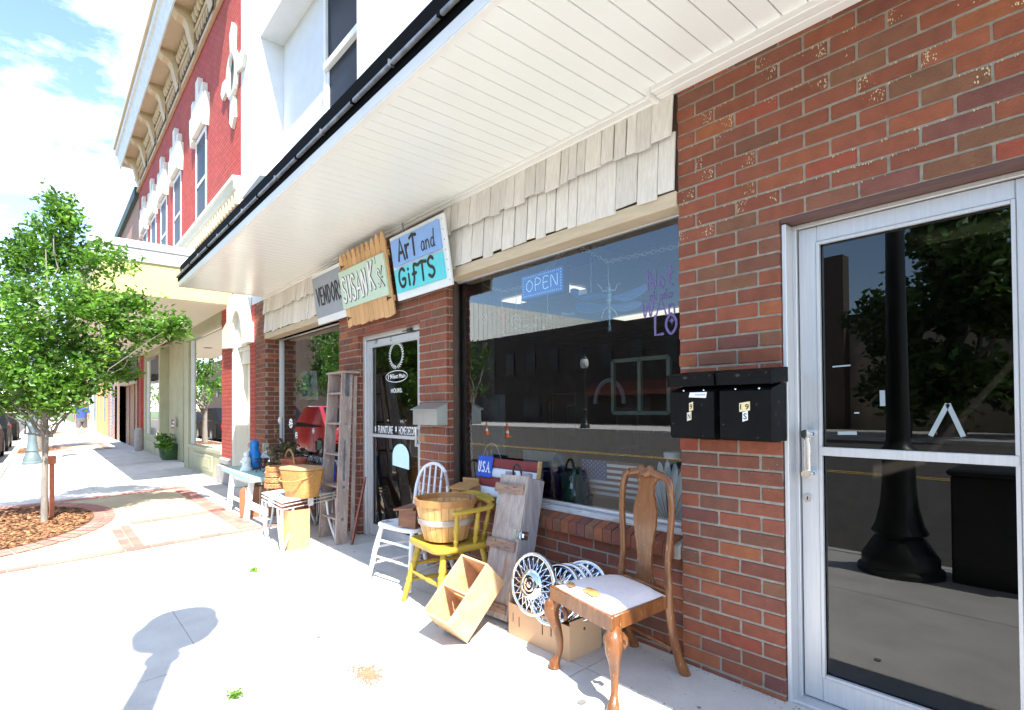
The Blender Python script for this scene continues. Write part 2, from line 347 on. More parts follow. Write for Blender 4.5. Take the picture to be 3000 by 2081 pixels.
# tinted panels and clay paver bands, laid as sheets above the concrete
def band(mb, x0, x1, y0, y1, along, dz=.008, wd=.1):
    rnd = random.Random(int(x0*100)); L = .205
    if along == 'y':
        n = int((y1-y0)/L)+1
        k = max(1, round((x1-x0)/wd))
        for i in range(n):
            for j in range(k):
                a, c_ = y0+i*L, min(y0+(i+1)*L-.006, y1); xa = x0+(x1-x0)*j/k
                if c_-a < .02: continue
                g = rnd.uniform(.75, 1.1); mb.quad((xa, a, gnd(a)+dz), (xa+(x1-x0)/k-.006, a, gnd(a)+dz), (xa+(x1-x0)/k-.006, c_, gnd(c_)+dz), (xa, c_, gnd(c_)+dz), c=(g, g*rnd.uniform(.9, 1.05), g))
    else:
        n = int((x1-x0)/L)+1; k = max(1, round((y1-y0)/wd))
        for i in range(n):
            for j in range(k):
                a, c_ = x0+i*L, min(x0+(i+1)*L-.006, x1); ya = y0+(y1-y0)*j/k; yb = ya+(y1-y0)/k-.006
                if c_-a < .02: continue
                g = rnd.uniform(.75, 1.1); mb.quad((a, ya, gnd(ya)+dz), (c_, ya, gnd(ya)+dz), (c_, yb, gnd(yb)+dz), (a, yb, gnd(yb)+dz), c=(g, g*rnd.uniform(.9, 1.05), g))
pv = MB(); crm = MB()
for off in (0, -16.4, -32.8, -49.2):
    x1, x2, x3 = -6.22+off, -7.62+off, -10.55+off
    crm.quad((x3, -3.04, gnd(-3.04)+.004), (x1, -3.04, gnd(-3.04)+.004), (x1, -.62, gnd(-.62)+.004), (x3, -.62, gnd(-.62)+.004))
    band(pv, x1-.14, x1, -3.03, -.4, 'y', wd=.14)
    band(pv, x2-.2, x2, -1.62, -.62, 'y', wd=.2)
    band(pv, x3, x3+.25, -3.03, -.6, 'y', wd=.125)
    band(pv, x3+.25, x1-.14, -.8, -.6, 'x'); band(pv, x2, x1-.14, -1.82, -1.64, 'x')
    cx, cy = -8.75+off, -2.95
    for i in range(64):     # curved border round the mulch bed
        a0, a1 = 2*math.pi*i/64, 2*math.pi*(i+1)/64-.012
        for (ra, rb) in ((1.0, 1.1), (1.106, 1.2)):
            P = []
            for (A, rr) in ((a0, ra), (a1, ra), (a1, rb), (a0, rb)):
                px_, py_ = cx+rr*1.55*math.cos(A), cy+rr*1.05*math.sin(A)
                P.append((px_, py_, gnd(py_)+.013))
            if max(p[1] for p in P) < -3.02 or min(p[1] for p in P) < -3.03: continue
            g = random.uniform(.75, 1.1); pv.quad(*P, c=(g, g*.97, g))
struct(crm.build('tinted_paving', m_cream)); struct(pv.build('brick_paving', m_paver))
# kerb and road
b = MB(); b.add([(XF, -3.06, -.32), (XN, -3.06, -.32), (XN, -3.06, gnd(-3.06)), (XF, -3.06, gnd(-3.06)), (XF, -3.2, gnd(-3.06)-.01), (XN, -3.2, gnd(-3.06)-.01), (XN, -3.22, -.32), (XF, -3.22, -.32)],
      [(3, 2, 5, 4), (4, 5, 6, 7)])
b.quad((XF, -3.22, -.24), (XN, -3.22, -.24), (XN, -3.6, -.25), (XF, -3.6, -.25)); struct(b.build('kerb', m_conc))
b = MB(); b.quad((XF, -3.2, -.255), (XN, -3.2, -.255), (XN, -24, -.255), (XF, -24, -.255)); struct(b.build('road', m_asph))
b = MB(); m_yel = mat('yellow_road_paint', (.72, .46, .06), (.6, .38, .05), rough=.8, scale=4)
for y in (-11.0, -11.28): b.quad((XF, y, -.251), (XN, y, -.251), (XN, y-.11, -.251), (XF, y-.11, -.251))
struct(b.build('road_marking', m_yel))
b = MB(); b.box((XF, -24, -.6), (XN, -32, -.12)); struct(b.build('far_sidewalk', m_conc))
# ---------------------------------------------------------------- brickwork
BL, BH, ZO = .199, .068, .0225
PAL = [((.250, .076, .042), 6), ((.230, .073, .042), 5), ((.268, .085, .044), 4), ((.200, .068, .043), 3.5), ((.190, .078, .050), 2.2), ((.31, .102, .044), 1.3), ((.195, .088, .050), 2), ((.18, .066, .054), .6), ((.28, .066, .038), .6), ((.42, .20, .08), .10)]
PW = [p[1] for p in PAL]
def bcol(row, i, sd=0):
    rr = random.Random(row*7919+i*104729+sd); c = rr.choices(PAL, PW)[0][0]; g = rr.uniform(.92, 1.2); return tuple(min(1, v*g) for v in c)
def bricks(mb, u0, u1, z0, z1, frame, anchor=-1.515, depth=.03, key=None, sd=0, first_gap=0):
    # frame(u, d, z) -> point; d is depth behind the face
    k0, k1 = int(math.floor((z0-ZO)/BH+1e-6)), int(math.ceil((z1-ZO)/BH-1e-6))
    for k in range(k0, k1):
        za, zb = max(z0, ZO+k*BH+.0054), min(z1, ZO+(k+1)*BH-.0054)
        if zb-za < .012: continue
        a = anchor+(BL/2 if k % 2 else 0); i0 = int(math.floor((u0-a)/BL)); i1 = int(math.ceil((u1-a)/BL))
        for i in range(i0, i1+1):
            a0, a1 = max(a+i*BL+.0052, u0), min(a+(i+1)*BL-.0052, u1)
            if a1-a0 < .02: continue
            rr = random.Random(k*31+i*17+sd); j = rr.uniform(-.0012, .0012); jz = rr.uniform(-.0009, .0009)
            c = key(k) if (key and a0 <= u0+.02) else bcol(k, i, sd)
            ch = .0028
            t = MB(); t.box((a0+rr.uniform(-.0012, .0012), j, za+jz), (a1+rr.uniform(-.0012, .0012), depth, zb+jz+rr.uniform(-.001, .001)), ch)
            mb.add([frame(v[0]+rr.gauss(0, .0006), v[1], v[2]+rr.gauss(0, .0006)) for v in t.v], t.f, c)
front = lambda y0: (lambda u, d, z: (u, y0+d, z))
def jamb(xj): return lambda u, d, z: (xj-d, u, z)        # face looking to +x; u runs along y
TZ, TZR = 2.82, 2.86
shop = thing('brick_shop_building', 'dark red brick storefront with white upper storey and long white canopy', 'building', (-4.6, .0, 0))
bw = MB(); mo = MB()
FP = [(-8.655, -8.177, 0, TZ, 0), (-5.63, -5.171, 0, 1.997, 0), (-5.63, -3.575, 1.9971, TZ, 0), (-3.985, -3.575, 0, 1.997, 0), (-1.515, -1.02, 0, 2.0625, 0), (-1.515, 2.2, 2.0626, TZR, 0), (-.165, 2.2, 0, 2.0625, 0),
      (-8.177, -5.63, 0, .50, .03), (-3.575, -1.515, 0, .502, .03)]
for (u0, u1, z0, z1, y0) in FP:
    bricks(bw, u0, u1, z0, z1, front(y0)); mo.box((u0+.004, y0+.0055, z0+.001), (u1-.004, y0+.16, z1))
for xj, dep, z1 in ((-8.177, .2, TZ), (-5.171, .10, 1.997), (-3.575, .10, 2.30), (-1.02, .12, 2.0625)):
    def key(k, xj=xj):
        a = -1.515+(BL/2 if k % 2 else 0); return bcol(k, int(math.floor((xj-.03-a)/BL)))
    bricks(bw, .0305, dep, 0, z1, jamb(xj), anchor=.0305-.1, key=key, sd=5)
    mo.box((xj-.12, .01, 0), (xj-.0055, dep+.05, z1))
mo.box((-8.65, .16, 0), (-8.19, .4, TZ)); mo.box((-5.6, .155, 0), (-5.2, .5, TZ)); mo.box((-3.96, .155, 0), (-3.6, .5, TZ)); mo.box((-1.5, .155, 0), (-1.04, .5, TZ))
bwall = bw.build('brick_wall', m_brick, shop)
# cream paint splashes on the brick above the mailboxes and the pier
mo.build('mortar', m_mortar, shop)
# paint drips: irregular raised flecks
fl = MB(); rnd = random.Random(11)
def fleck(x, z, s, y=-.0035):
    n = rnd.randint(5, 8); P = []
    for i in range(n):
        A = 2*math.pi*i/n; r_ = s*rnd.uniform(.35, 1.0); P.append((x+r_*math.cos(A)*.55, y, z+r_*math.sin(A)*1.25))
    fl.add(P, [tuple(range(n))])
for k in range(30, 44):
    for i in range(-2, 13):
        a = -1.515+(BL/2 if k % 2 else 0)+i*BL
        if rnd.random() < .48 and a < .5:
            side = rnd.choice((-1, 1, 1)); n = rnd.randint(4, 34)
            for _ in range(n):
                d = abs(rnd.gauss(0, .024)); x = a-side*(d+.007); z = ZO+k*BH+rnd.uniform(.008, .058)
                if x < -1.51: continue
                if z > 2.05+(0.28 if x > -.9 else .0): fleck(x, z, rnd.uniform(.0012, .0062))
            for _ in range(rnd.randint(2, 20)):
                x = a+rnd.uniform(-.1, .1); z = ZO+k*BH+BH-.006-abs(rnd.gauss(0, .002))
                if z > 2.12 and x > -1.51: fleck(x, z, rnd.uniform(.0015, .0055))
for _ in range(260): 
    k = rnd.randint(4, 30); x = rnd.uniform(-1.5, -1.04); fleck(x, ZO+k*BH+rnd.choice((.006, .01, .05, .056)), rnd.uniform(.0006, .002))
fl.build('paint_flecks', mat('cream_splash', (.72, .62, .42), (.62, .52, .34), rough=.8, scale=30), shop)
# rowlock sills
for (xa, xb) in ((-8.17, -5.635), (-3.57, -1.52)):
    rl = MB(); rm = MB(); x = xa; i = 0
    while x < xb-.03:
        t = MB(); x1_ = min(x+.0615, xb); pf = [(-.022, .506), (-.024, .509), (-.024, .574), (-.020, .579), (.085, .612), (.085, .504)]
        t.prism(pf, (x+.004, random.uniform(-.001, .001), 0), Y, Z, X, x1_-x-.004)
        rl.add(t.v, t.f, bcol(3, i, 77)); x += .0655; i += 1
    t = MB(); t.prism([(-.017, .504), (-.017, .570), (.085, .604), (.085, .504)], (xa, 0, 0), Y, Z, X, xb-xa); rm.add(t.v, t.f)
    rlo = rl.build('window_sill', m_brick, shop); rm.build('sill_mortar', m_mortar, rlo)
# shingles
def shingles(xa, xb, seed):
    rnd = random.Random(seed); s = MB()
    for (zt, zb, y) in ((2.64, 2.335, .0), (2.84, 2.605, -.014)):
        x = xa
        while x < xb:
            wd = rnd.uniform(.055, .15); x2 = min(x+wd, xb)
            if xb-x2 < .05: x2 = xb
            g = rnd.uniform(.86, 1.04); bz = zb+rnd.uniform(-.012, .016); bo = rnd.uniform(0, .006)
            gap = rnd.choice((.002, .004, .006, .010))
            vs = [(x, y-.022-bo, bz), (x2-gap, y-.022-bo+rnd.uniform(-.003, .003), bz+rnd.uniform(-.004, .004)), (x2-gap, y-.004, zt), (x, y-.004, zt)]
            vs += [(a, b_+.010, c_) for a, b_, c_ in vs]
            s.add(vs, [(0, 1, 2, 3), (7, 6, 5, 4), (0, 4, 5, 1), (1, 5, 6, 2), (2, 6, 7, 3), (3, 7, 4, 0)], (g, g*.995, g*.98)); x = x2+.0005
    return s
for (xa, xb, sd) in ((-8.172, -5.632, 1), (-3.573, -1.517, 2)):
    so_ = shingles(xa, xb, sd).build('shingle_panel', m_shing, shop)
    q = MB(); q.box((xa, .012, 2.33), (xb, .12, 2.83)); q.build('backing_board', m_brown, so_)
    q = MB(); q.box((xa, -.012, 2.262), (xb, .135, 2.338), .004); q.build('head_beam', m_tan, shop)
# window frames and panes
def window(x0, x1, z0, z1, y, name='display_window'):
    fr = MB(); t = .035
    fr.box((x0, y-.02, z0), (x0+t, y+.02, z1), .003); fr.box((x0+t*.2, y-.035, z0), (x0+t*.55, y-.02, z1), .002)
    fr.box((x1-t, y-.02, z0), (x1, y+.02, z1), .003); fr.box((x0+t, y-.02, z0), (x1-t, y+.02, z0+.02), .003); fr.box((x0+t, y-.02, z1-.012), (x1-t, y+.02, z1), .002)
    o = fr.build(name, m_alu, shop)
    g = MB(); g.quad((x0+t, y, z0+.02), (x1-t, y, z0+.02), (x1-t, y, z1-.012), (x0+t, y, z1-.012)); g.build('pane', m_glass, o)
    g = MB(); g.box((x0, y-.055, z0-.035), (x1, y+.05, z0-.001), .004); g.build('sill_board', mat('grey_sill', (.55, .56, .58), (.4, .4, .42), rough=.55, scale=6, stretch=(1, 8, 8), c3=(.3, .27, .24), s3=9, t3=.58), o)
    return o
bigwin = window(-3.62, -1.43, .640, 2.262, .115)
leftwin = window(-8.15, -5.50, .640, 2.262, .215)
b = MB(); b.box((-3.573, .085, .62), (-3.6, .14, 2.262)); b.box((-3.574, .06, .6), (-3.556, .088, 2.262)); b.build('timber_jamb', m_brown, shop)
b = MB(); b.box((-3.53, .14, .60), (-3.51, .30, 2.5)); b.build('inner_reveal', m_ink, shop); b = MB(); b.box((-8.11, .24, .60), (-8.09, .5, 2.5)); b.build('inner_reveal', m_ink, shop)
# ---- left door
def glazed_door(x0, x1, zt, y, sw_l, sw_r, gl0, gl1, mr, mrh, label=None, glass=None):
    d = MB()
    d.box((x0, y-.022, .018), (x0+sw_l, y+.022, zt), .003); d.box((x1-sw_r, y-.022, .018), (x1, y+.022, zt), .003)
    d.box((x0+sw_l+.0005, y-.022, .018), (x1-sw_r-.0005, y+.022, gl0), .003); d.box((x0+sw_l+.0005, y-.022, gl1), (x1-sw_r-.0005, y+.022, zt), .003)
    # glazing beads
    for (a, c_) in (((x0+sw_l, gl0), (x0+sw_l+.012, gl1)), ((x1-sw_r-.012, gl0), (x1-sw_r, gl1)), ((x0+sw_l+.0125, gl0), (x1-sw_r-.0125, gl0+.012)), ((x0+sw_l+.0125, gl1-.012), (x1-sw_r-.0125, gl1))):
        d.box((a[0], y-.026, a[1]), (c_[0], y-.008, c_[1]), .001)
    o = d.build('glass_door', m_alu, shop)
    g = MB(); g.quad((x0+sw_l, y, gl0), (x1-sw_r, y, gl0), (x1-sw_r, y, gl1), (x0+sw_l, y, gl1)); g.build('pane', glass or m_dglass, o)
    r_ = MB(); r_.box((x0+sw_l+.001, y-.03, mr), (x1-sw_r-.001, y-.004, mr+mrh), .002); r_.build('mid_rail', m_alu, o)
    return o
fr = MB()
fr.box((-5.168, .055, .0), (-5.118, .14, 2.0), .003); fr.box((-4.03, .055, 0), (-3.985, .14, 2.0), .003); fr.box((-5.117, .055, 1.945), (-4.031, .14, 2.0), .003)
fr.box((-5.117, .05, 0.0), (-4.031, .16, .016), .002)
fr.build('door_frame', m_alu, shop)
b = MB(); b.box((-5.17, -.004, 1.985), (-3.986, .05, 1.9955)); b.box((-5.1705, .056, 0), (-5.163, .09, 1.98)); b.build('lintel', m_rust, shop)
ldoor = glazed_door(-5.112, -4.036, 1.935, .097, .085, .085, .115, 1.875, .985, .03)
h = MB(); h.tube([(-4.13, .05, .93), (-4.13, .05, 1.10)], .011, 10); h.tube([(-4.13, .05, .94), (-4.13, .085, .94)], .014, 10); h.tube([(-4.13, .05, 1.09), (-4.13, .085, 1.09)], .014, 10); h.build('handle', m_chrome, ldoor, 40)
h = MB(); h.box((-4.25, .03, 1.935), (-4.18, .09, 1.965), .003); h.tube([(-4.2, .05, 1.95), (-4.3, .02, 1.945)], .006, 6); h.build('door_closer', m_ink, ldoor)
# writing on the door
DY = .089
def dletter(name, text, px0, pxt, pxb, px1, m, parent, y, serif=False):
    a = at(px0, (pxt+pxb)/2, y); c_ = at(px1, (pxt+pxb)/2, y); t = at(px0, pxt, y); bt = at(px0, pxb, y)
    z0 = bt.z; return type_text(name, text, (a.x, y, z0), X, Z, t.z-bt.z, c_.x-a.x, m, parent)
q = lambda x, y: (1000+x*.4386, 900+y*.4386)
def dl(name, text, x0, x1, yt, yb): dletter(name, text, q(x0, 0)[0], q(0, yt)[1], q(0, yb)[1], q(x1, 0)[0], m_decal, ldoor, DY)
dl('lettering', '19', 312, 338, 452, 484); dl('lettering', 'East Main', 342, 427, 450, 478); dl('lettering', 'HOURS:', 332, 406, 545, 574)
dl('lettering', 'FURNITURE', 246, 343, 792, 842); dl('lettering', 'HOME DECOR', 384, 495, 796, 852)
k_ = MB()
def circ(px_, py_, rx, ry, y, n=28, r_=.0035):
    c0 = at(*q(px_, py_), y); cx_ = at(*q(px_+rx, py_), y); cz = at(*q(px_, py_-ry), y); A, B_ = cx_.x-c0.x, cz.z-c0.z
    return c0, A, B_, [(c0.x+A*math.cos(2*math.pi*i/n), y, c0.z+B_*math.sin(2*math.pi*i/n)) for i in range(n)]
c0, A, B_, P = circ(367, 463, 74, 38, DY); k_.tube(P, .0035, 6, closed=True, squash=(Y, .2)); k_.build('oval_outline', m_decal, ldoor); k_ = MB()
c0, A, B_, P = circ(366, 320, 44, 82, DY)
k_.tube(P[2:]+P[:1] if False else P, .0018, 5, closed=True, squash=(Y, .3))
for i in range(30):      # laurel leaves
    a_ = 2*math.pi*i/30+.1
    if abs((a_ % (2*math.pi))-math.pi/2) < .12: continue
    base = Vector((c0.x+A*math.cos(a_), DY, c0.z+B_*math.sin(a_))); rad = Vector((math.cos(a_), 0, math.sin(a_))); tg = Vector((-A*math.sin(a_), 0, B_*math.cos(a_))).normalized()*(1 if math.cos(a_) > 0 else -1)
    for sgn in (1, -1):
        d_ = (tg*.8+rad*sgn*.7).normalized(); pp = d_.cross(Y); k_.add([base, base+d_*.016+pp*.005, base+d_*.034, base+d_*.016-pp*.005], [(0, 1, 2, 3)])
k_.build('wreath_emblem', m_decal, ldoor)
for (x_, y_) in ((228, 815), (365, 816)):
    k_ = MB()
    for a_ in (0, 60, 120):
        d_ = Vector((math.cos(R(a_+90))*.018, 0, math.sin(R(a_+90))*.03)); c_ = at(*q(x_, y_), DY); k_.tube([c_-d_, c_+d_], .0042, 5, squash=(Y, .3))
    k_.build('asterisk', m_decal, ldoor)
b = MB(); A0 = at(*q(343, 1055), DY); B0 = at(*q(453, 1073), DY); T0 = at(*q(395, 914), DY)
n = 14; P = []
wx = (B0.x-A0.x)/2; cx_ = (A0.x+B0.x)/2; zb = A0.z; hz = (T0.z-zb)
P = [(cx_+wx, zb-.02)]+[(cx_+wx*math.cos(math.pi*i/n)*(1 if True else 1), zb+hz*(.42+.58*math.sin(math.pi*i/n))) for i in range(n+1)]+[(cx_-wx, zb)]
b.prism(P, (0, DY, 0), X, Z, Y, -.0012); b.build('paper_notice', mat('pale_blue_paper', (.62, .84, .90), (.58, .80, .87), rough=.7), ldoor)
b = MB()
for (x_, s_) in ((235, '19'), (337, '2')):
    a = at(*q(x_-12, 238), .07); type_text('house_number', s_, (a.x, .0735, 1.893), X, Z, .045, .05 if s_ == '19' else .022, m_ink, ldoor)
# ---- right door
fr = MB(); fr.box((-1.019, .08, 0), (-.985, .15, 2.043), .002); fr.box((-.205, .08, 0), (-.165, .15, 2.043), .002); fr.box((-.984, .08, 2.025), (-.206, .15, 2.043), .002)
fr.box((-1.018, .012, 0), (-1.0, .079, 2.04), .002)
fr.build('door_frame', m_alu, shop)
b = MB(); b.box((-1.018, .004, 2.0435), (-.166, .14, 2.0622)); b.build('lintel', mat('lintel_brown', (.12, .05, .035), (.08, .035, .03), rough=.5, scale=8, stretch=(1, 9, 9)), shop)
b = MB(); b.box((-1.01, .02, 0.002), (-.17, .12, .015), .002); b.build('threshold', m_alu, shop)
rdoor = glazed_door(-.981, -.209, 2.022, .115, .072, .072, .118, 1.955, 1.05, .036, glass=glass_mat('dark_door_glass', (.20, .22, .23), 1.5, .0))
h = MB(); hx = -.938
h.tube([(hx, .045, .975), (hx, .045, 1.135)], .0145, 16)
for z_ in (.972, 1.14): h.tube([(hx, .026, z_), (hx, .096, z_)], .019, 20)
h.build('handle', m_chrome, rdoor, 40)
h = MB(); h.tube([(-.955, .084, .865), (-.955, .094, .865)], .017, 20); h.build('lock', m_chrome, rdoor, 40)
h = MB(); h.box((-.957, .0825, .857), (-.953, .084, .872)); h.build('keyhole', m_ink, rdoor)
m_tape = mat('old_tape', (.30, .36, .38), (.26, .3, .32), rough=.6); v = lambda x, y: (2200+x*.4386, 600+y*.4386)
for (x0_, y0_, x1_, y1_, t_) in ((545, 1083, 665, 1073, .003), (580, 1526, 708, 1526, .007), (877, 1240, 880, 1345, .009), (1315, 1330, 1200, 1545, .008), (1315, 1330, 1420, 1550, .008), (690, 1391, 724, 1391, .003)):
    b = MB(); b.bar(at(*v(x0_, y0_), .108), at(*v(x1_, y1_), .108), .001, t_*2, upv=(0, 0, 1) if abs(x1_-x0_) > 40 else (1, 0, 0)); b.build('tape_strip', m_tape, rdoor)
# ---- interior
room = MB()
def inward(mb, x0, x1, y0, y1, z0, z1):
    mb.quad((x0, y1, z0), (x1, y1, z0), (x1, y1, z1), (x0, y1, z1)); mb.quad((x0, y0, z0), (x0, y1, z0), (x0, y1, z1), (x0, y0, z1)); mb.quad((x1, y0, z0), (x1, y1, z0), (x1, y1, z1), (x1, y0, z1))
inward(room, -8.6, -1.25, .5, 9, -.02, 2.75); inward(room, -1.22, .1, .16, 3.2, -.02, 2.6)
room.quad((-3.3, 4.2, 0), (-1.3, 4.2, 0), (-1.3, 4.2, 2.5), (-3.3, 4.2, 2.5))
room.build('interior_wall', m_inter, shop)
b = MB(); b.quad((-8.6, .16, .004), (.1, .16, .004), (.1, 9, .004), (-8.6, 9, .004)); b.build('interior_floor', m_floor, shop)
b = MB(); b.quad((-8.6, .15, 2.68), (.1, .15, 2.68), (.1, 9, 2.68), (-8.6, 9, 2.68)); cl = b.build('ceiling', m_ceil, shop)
b = MB()
for i in range(13): b.box((-8.6, .4+i*.61, 2.668), (-1.25, .424+i*.61, 2.678))
for i in range(6): b.box((-8.0+i*1.22, .2, 2.663), (-7.976+i*1.22, 8.9, 2.667))
b.build('ceiling_grid', m_tee, cl)
for (x_, y_) in ((-2.3, 3.1), (-2.6, 5.4), (-4.9, 2.3), (-4.9, 4.6), (-6.9, 1.6)):
    b = MB(); b.box((x_-.6, y_-.15, 2.655), (x_+.6, y_+.15, 2.662)); b.build('ceiling_light', m_lampf, cl)
for (xa, xb, y_) in ((-8.12, -5.5, .25), (-3.5, -1.4, .14)):
    b = MB(); b.box((xa, y_, .40), (xb, y_+.95, .585), .004); b.build('display_shelf', mat('display_wood', (.22, .16, .11), (.16, .11, .08), rough=.6, scale=4, stretch=(1, 9, 9)), shop)
# ---- white upper storey with its recessed window
u = MB(); OX0, OX1, OZ0, OZ1, WY = -8.41, -5.17, 3.6, 6.73, .0
for (a, c_) in (((-9.43, 2.84), (OX0, 11.5)), ((OX1, 2.84), (3.2, 11.5)), ((OX0, 2.84), (OX1, OZ0)), ((OX0, OZ1), (OX1, 11.5))):
    u.box((a[0], .125 if a[1] < 3 and c_[1] > 11 and False else 0.002, a[1]), (c_[0], .4, c_[1]))
u.quad((OX0, .33, OZ0), (OX1, .33, OZ0), (OX1, .33, OZ1), (OX0, .33, OZ1))
u.build('upper_wall', m_white, shop)
b = MB(); wx0, wx1, wz0, wz1 = -6.74, -5.6, 3.75, 6.62
b.box((wx0, .28, wz0), (wx0+.06, .329, wz1), .006); b.box((wx1-.06, .28, wz0), (wx1, .329, wz1), .006); b.box((wx0+.06, .28, wz1-.05), (wx1-.06, .329, wz1), .006)
b.box((wx0+.061, .25, 5.50), (wx1-.061, .32, 5.585), .006); b.box((wx0+.0605, .295, wz0), (wx0+.13, .325, 5.499), .004)
uw = b.build('upper_window', m_trim, shop)
b = MB(); b.quad((wx0+.06, .318, 5.585), (wx1-.06, .318, 5.585), (wx1-.06, .318, wz1-.05), (wx0+.06, .318, wz1-.05)); b.quad((wx0+.13, .31, wz0), (wx1-.06, .31, wz0), (wx1-.06, .31, 5.50), (wx0+.13, .31, 5.50))
m_skyglass = mat('dark_window_glass', (.012, .02, .034), (.008, .013, .022), rough=.3, spec=.06)
b.build('pane', m_skyglass, uw)
# ---- canopy
CX0, CX1, CY0, SZ = -8.16, 3.2, -1.06, 2.86
cano = MB(); x = -1.361-.1016*67; i = 0
while x < CX1:
    x0_ = max(x+.002, CX0+.02); x1_ = x+.0996
    if x1_ > x0_: cano.box((x0_, CY0+.02, SZ), (x1_, -.02, SZ+.012), .0035)
    x += .1016
soff = cano.build('canopy_soffit', m_vinyl, shop)
b = MB(); b.box((CX0+.01, CY0+.02, SZ+.013), (CX1, -.01, SZ+.05)); b.build('soffit_backing', mat('soffit_gap', (.42, .41, .38), None, rough=.8), soff)
b = MB(); b.box((CX0, CY0-.012, SZ-.008), (CX1, CY0+.022, SZ+.004), .002); b.box((CX0, CY0+.022, SZ-.006), (CX0+.02, -.02, SZ+.003), .002)
b.box((CX0, CY0-.014, SZ+.0045), (CX1, CY0+.0, SZ+.062), .002)
b.box((CX0, CY0, SZ+.005), (CX0+.012, 0, SZ+.16), .002)
b.box((CX0+.0, -.035, TZ-.005), (-1.60, .0, SZ+.002), .004); b.box((CX0, -.05, SZ+.0025-.02), (-1.60, -.0355, SZ+.0025), .003)
b.box((-1.598, -.055, TZR-.035), (CX1, .0, SZ+.01), .004); b.box((-1.598, -.105, SZ-.03), (CX1, -.056, SZ+.011), .004); b.box((-1.62, -.108, TZ-.012), (-1.5985, -.0, SZ+.012), .003)
b.build('canopy_trim', m_trim, soff)
b = MB(); b.box((CX0-.02, CY0-.02, SZ+.0625), (CX1, CY0+.02, SZ+.13), .003); b.box((CX0+.22, CY0-.03, SZ+.131), (CX1, CY0+.02, SZ+.225), .006)  # lower box: shadow gap above the fascia, done in black; upper box: gutter
b.build('gutter_and_shade_band', m_black, soff)
for i in range(24):
    x_ = CX0+.03+i*.44
    b = MB(); b.box((x_, CY0-.046, SZ+.100), (x_+.425, CY0-.024, SZ+.122), .004); b.build('gutter_rod', m_rod, soff)
    b = MB(); b.box((x_+.426, CY0-.052, SZ+.096), (x_+.4345, CY0-.021, SZ+.128)); b.build('gutter_clip', m_black if i % 2 else m_rod, soff)
b = MB(); P = [at(762, 513, -.35), at(791, 517, -.35), at(744, 556, -.35), at(708, 582, -.35)]
b.add(P+[p+Vector((0, .33, 0)) for p in P], [(0, 1, 2, 3), (7, 6, 5, 4), (0, 4, 5, 1), (1, 5, 6, 2), (2, 6, 7, 3), (3, 7, 4, 0)]); b.build('flashing', mat('grey_flashing', (.20, .20, .20), None, rough=.6), shop)
# ================================================================ neighbouring buildings
def brick_tex(name, c1, c2, mort, sc=1.0, rough=.8, bumpy=.3, ms=.012):
    m = bpy.data.materials.new(name); m.use_nodes = True; n = m.node_tree; b = n.nodes['Principled BSDF']; L = n.links.new
    g = n.nodes.new('ShaderNodeNewGeometry'); sp = n.nodes.new('ShaderNodeSeparateXYZ'); L(g.outputs['Position'], sp.inputs[0])
    ad = n.nodes.new('ShaderNodeMath'); ad.operation = 'ADD'; L(sp.outputs[0], ad.inputs[0]); L(sp.outputs[1], ad.inputs[1])
    cb = n.nodes.new('ShaderNodeCombineXYZ'); L(ad.outputs[0], cb.inputs[0]); L(sp.outputs[2], cb.inputs[1])
    t = n.nodes.new('ShaderNodeTexBrick'); t.inputs['Scale'].default_value = sc; t.inputs['Brick Width'].default_value = .2; t.inputs['Row Height'].default_value = .067
    t.inputs['Mortar Size'].default_value = ms; t.inputs['Color1'].default_value = (*c1, 1); t.inputs['Color2'].default_value = (*c2, 1); t.inputs['Mortar'].default_value = (*mort, 1)
    L(cb.outputs[0], t.inputs['Vector'])
    ns_ = n.nodes.new('ShaderNodeTexNoise'); ns_.inputs['Scale'].default_value = 9; ns_.inputs['Detail'].default_value = 8
    x = n.nodes.new('ShaderNodeMix'); x.data_type = 'RGBA'; x.blend_type = 'MULTIPLY'; x.inputs[0].default_value = .5
    L(t.outputs[0], x.inputs[6]); L(ns_.outputs['Color'], x.inputs[7])
    r_ = n.nodes.new('ShaderNodeMix'); r_.data_type = 'RGBA'; r_.blend_type = 'MULTIPLY'; r_.inputs[0].default_value = 1; r_.inputs[7].default_value = (1.3, 1.3, 1.3, 1)
    L(x.outputs[2], r_.inputs[6]); L(r_.outputs[2], b.inputs['Base Color']); b.inputs['Roughness'].default_value = rough
    bp = n.nodes.new('ShaderNodeBump'); bp.inputs['Strength'].default_value = bumpy; bp.inputs['Distance'].default_value = .01; L(t.outputs['Fac'], bp.inputs['Height']); bp.invert = True; L(bp.outputs[0], b.inputs['Normal'])
    return m
m_redp = brick_tex('painted_red_brick', (.52, .085, .055), (.42, .06, .042), (.24, .035, .028), ms=.008)
m_cream2 = mat('cream_paint', (.60, .46, .28), (.54, .41, .25), rough=.6, scale=3)
m_ivory = mat('ivory_paint', (.76, .74, .64), (.70, .68, .58), rough=.55, scale=3)
m_sage = mat('sage_paint', (.42, .42, .27), (.36, .36, .23), rough=.55, scale=3)
m_yel2 = mat('pale_yellow_paint', (.58, .52, .21), (.54, .48, .19), rough=.6, scale=3)
m_stone = mat('limestone', (.42, .39, .36), (.33, .30, .28), rough=.9, scale=6, bump=.3)
red = thing('red_brick_building', 'two-storey bright red painted brick building with deep cream bracketed cornice and white window hoods', 'building', (-15.5, 0, 0))
RX0, RX1 = -21.7, -9.43
b = MB()
b.box((RX0, 0, 3.3), (RX1, .5, 9.4)); b.box((-10.66, 0.0, .42), (-9.84, .5, 3.3)); b.box((-8.93, .0, .0), (-8.658, .35, 2.84)); b.box((-10.66, .35, 2.6), (-8.66, .5, 3.3))
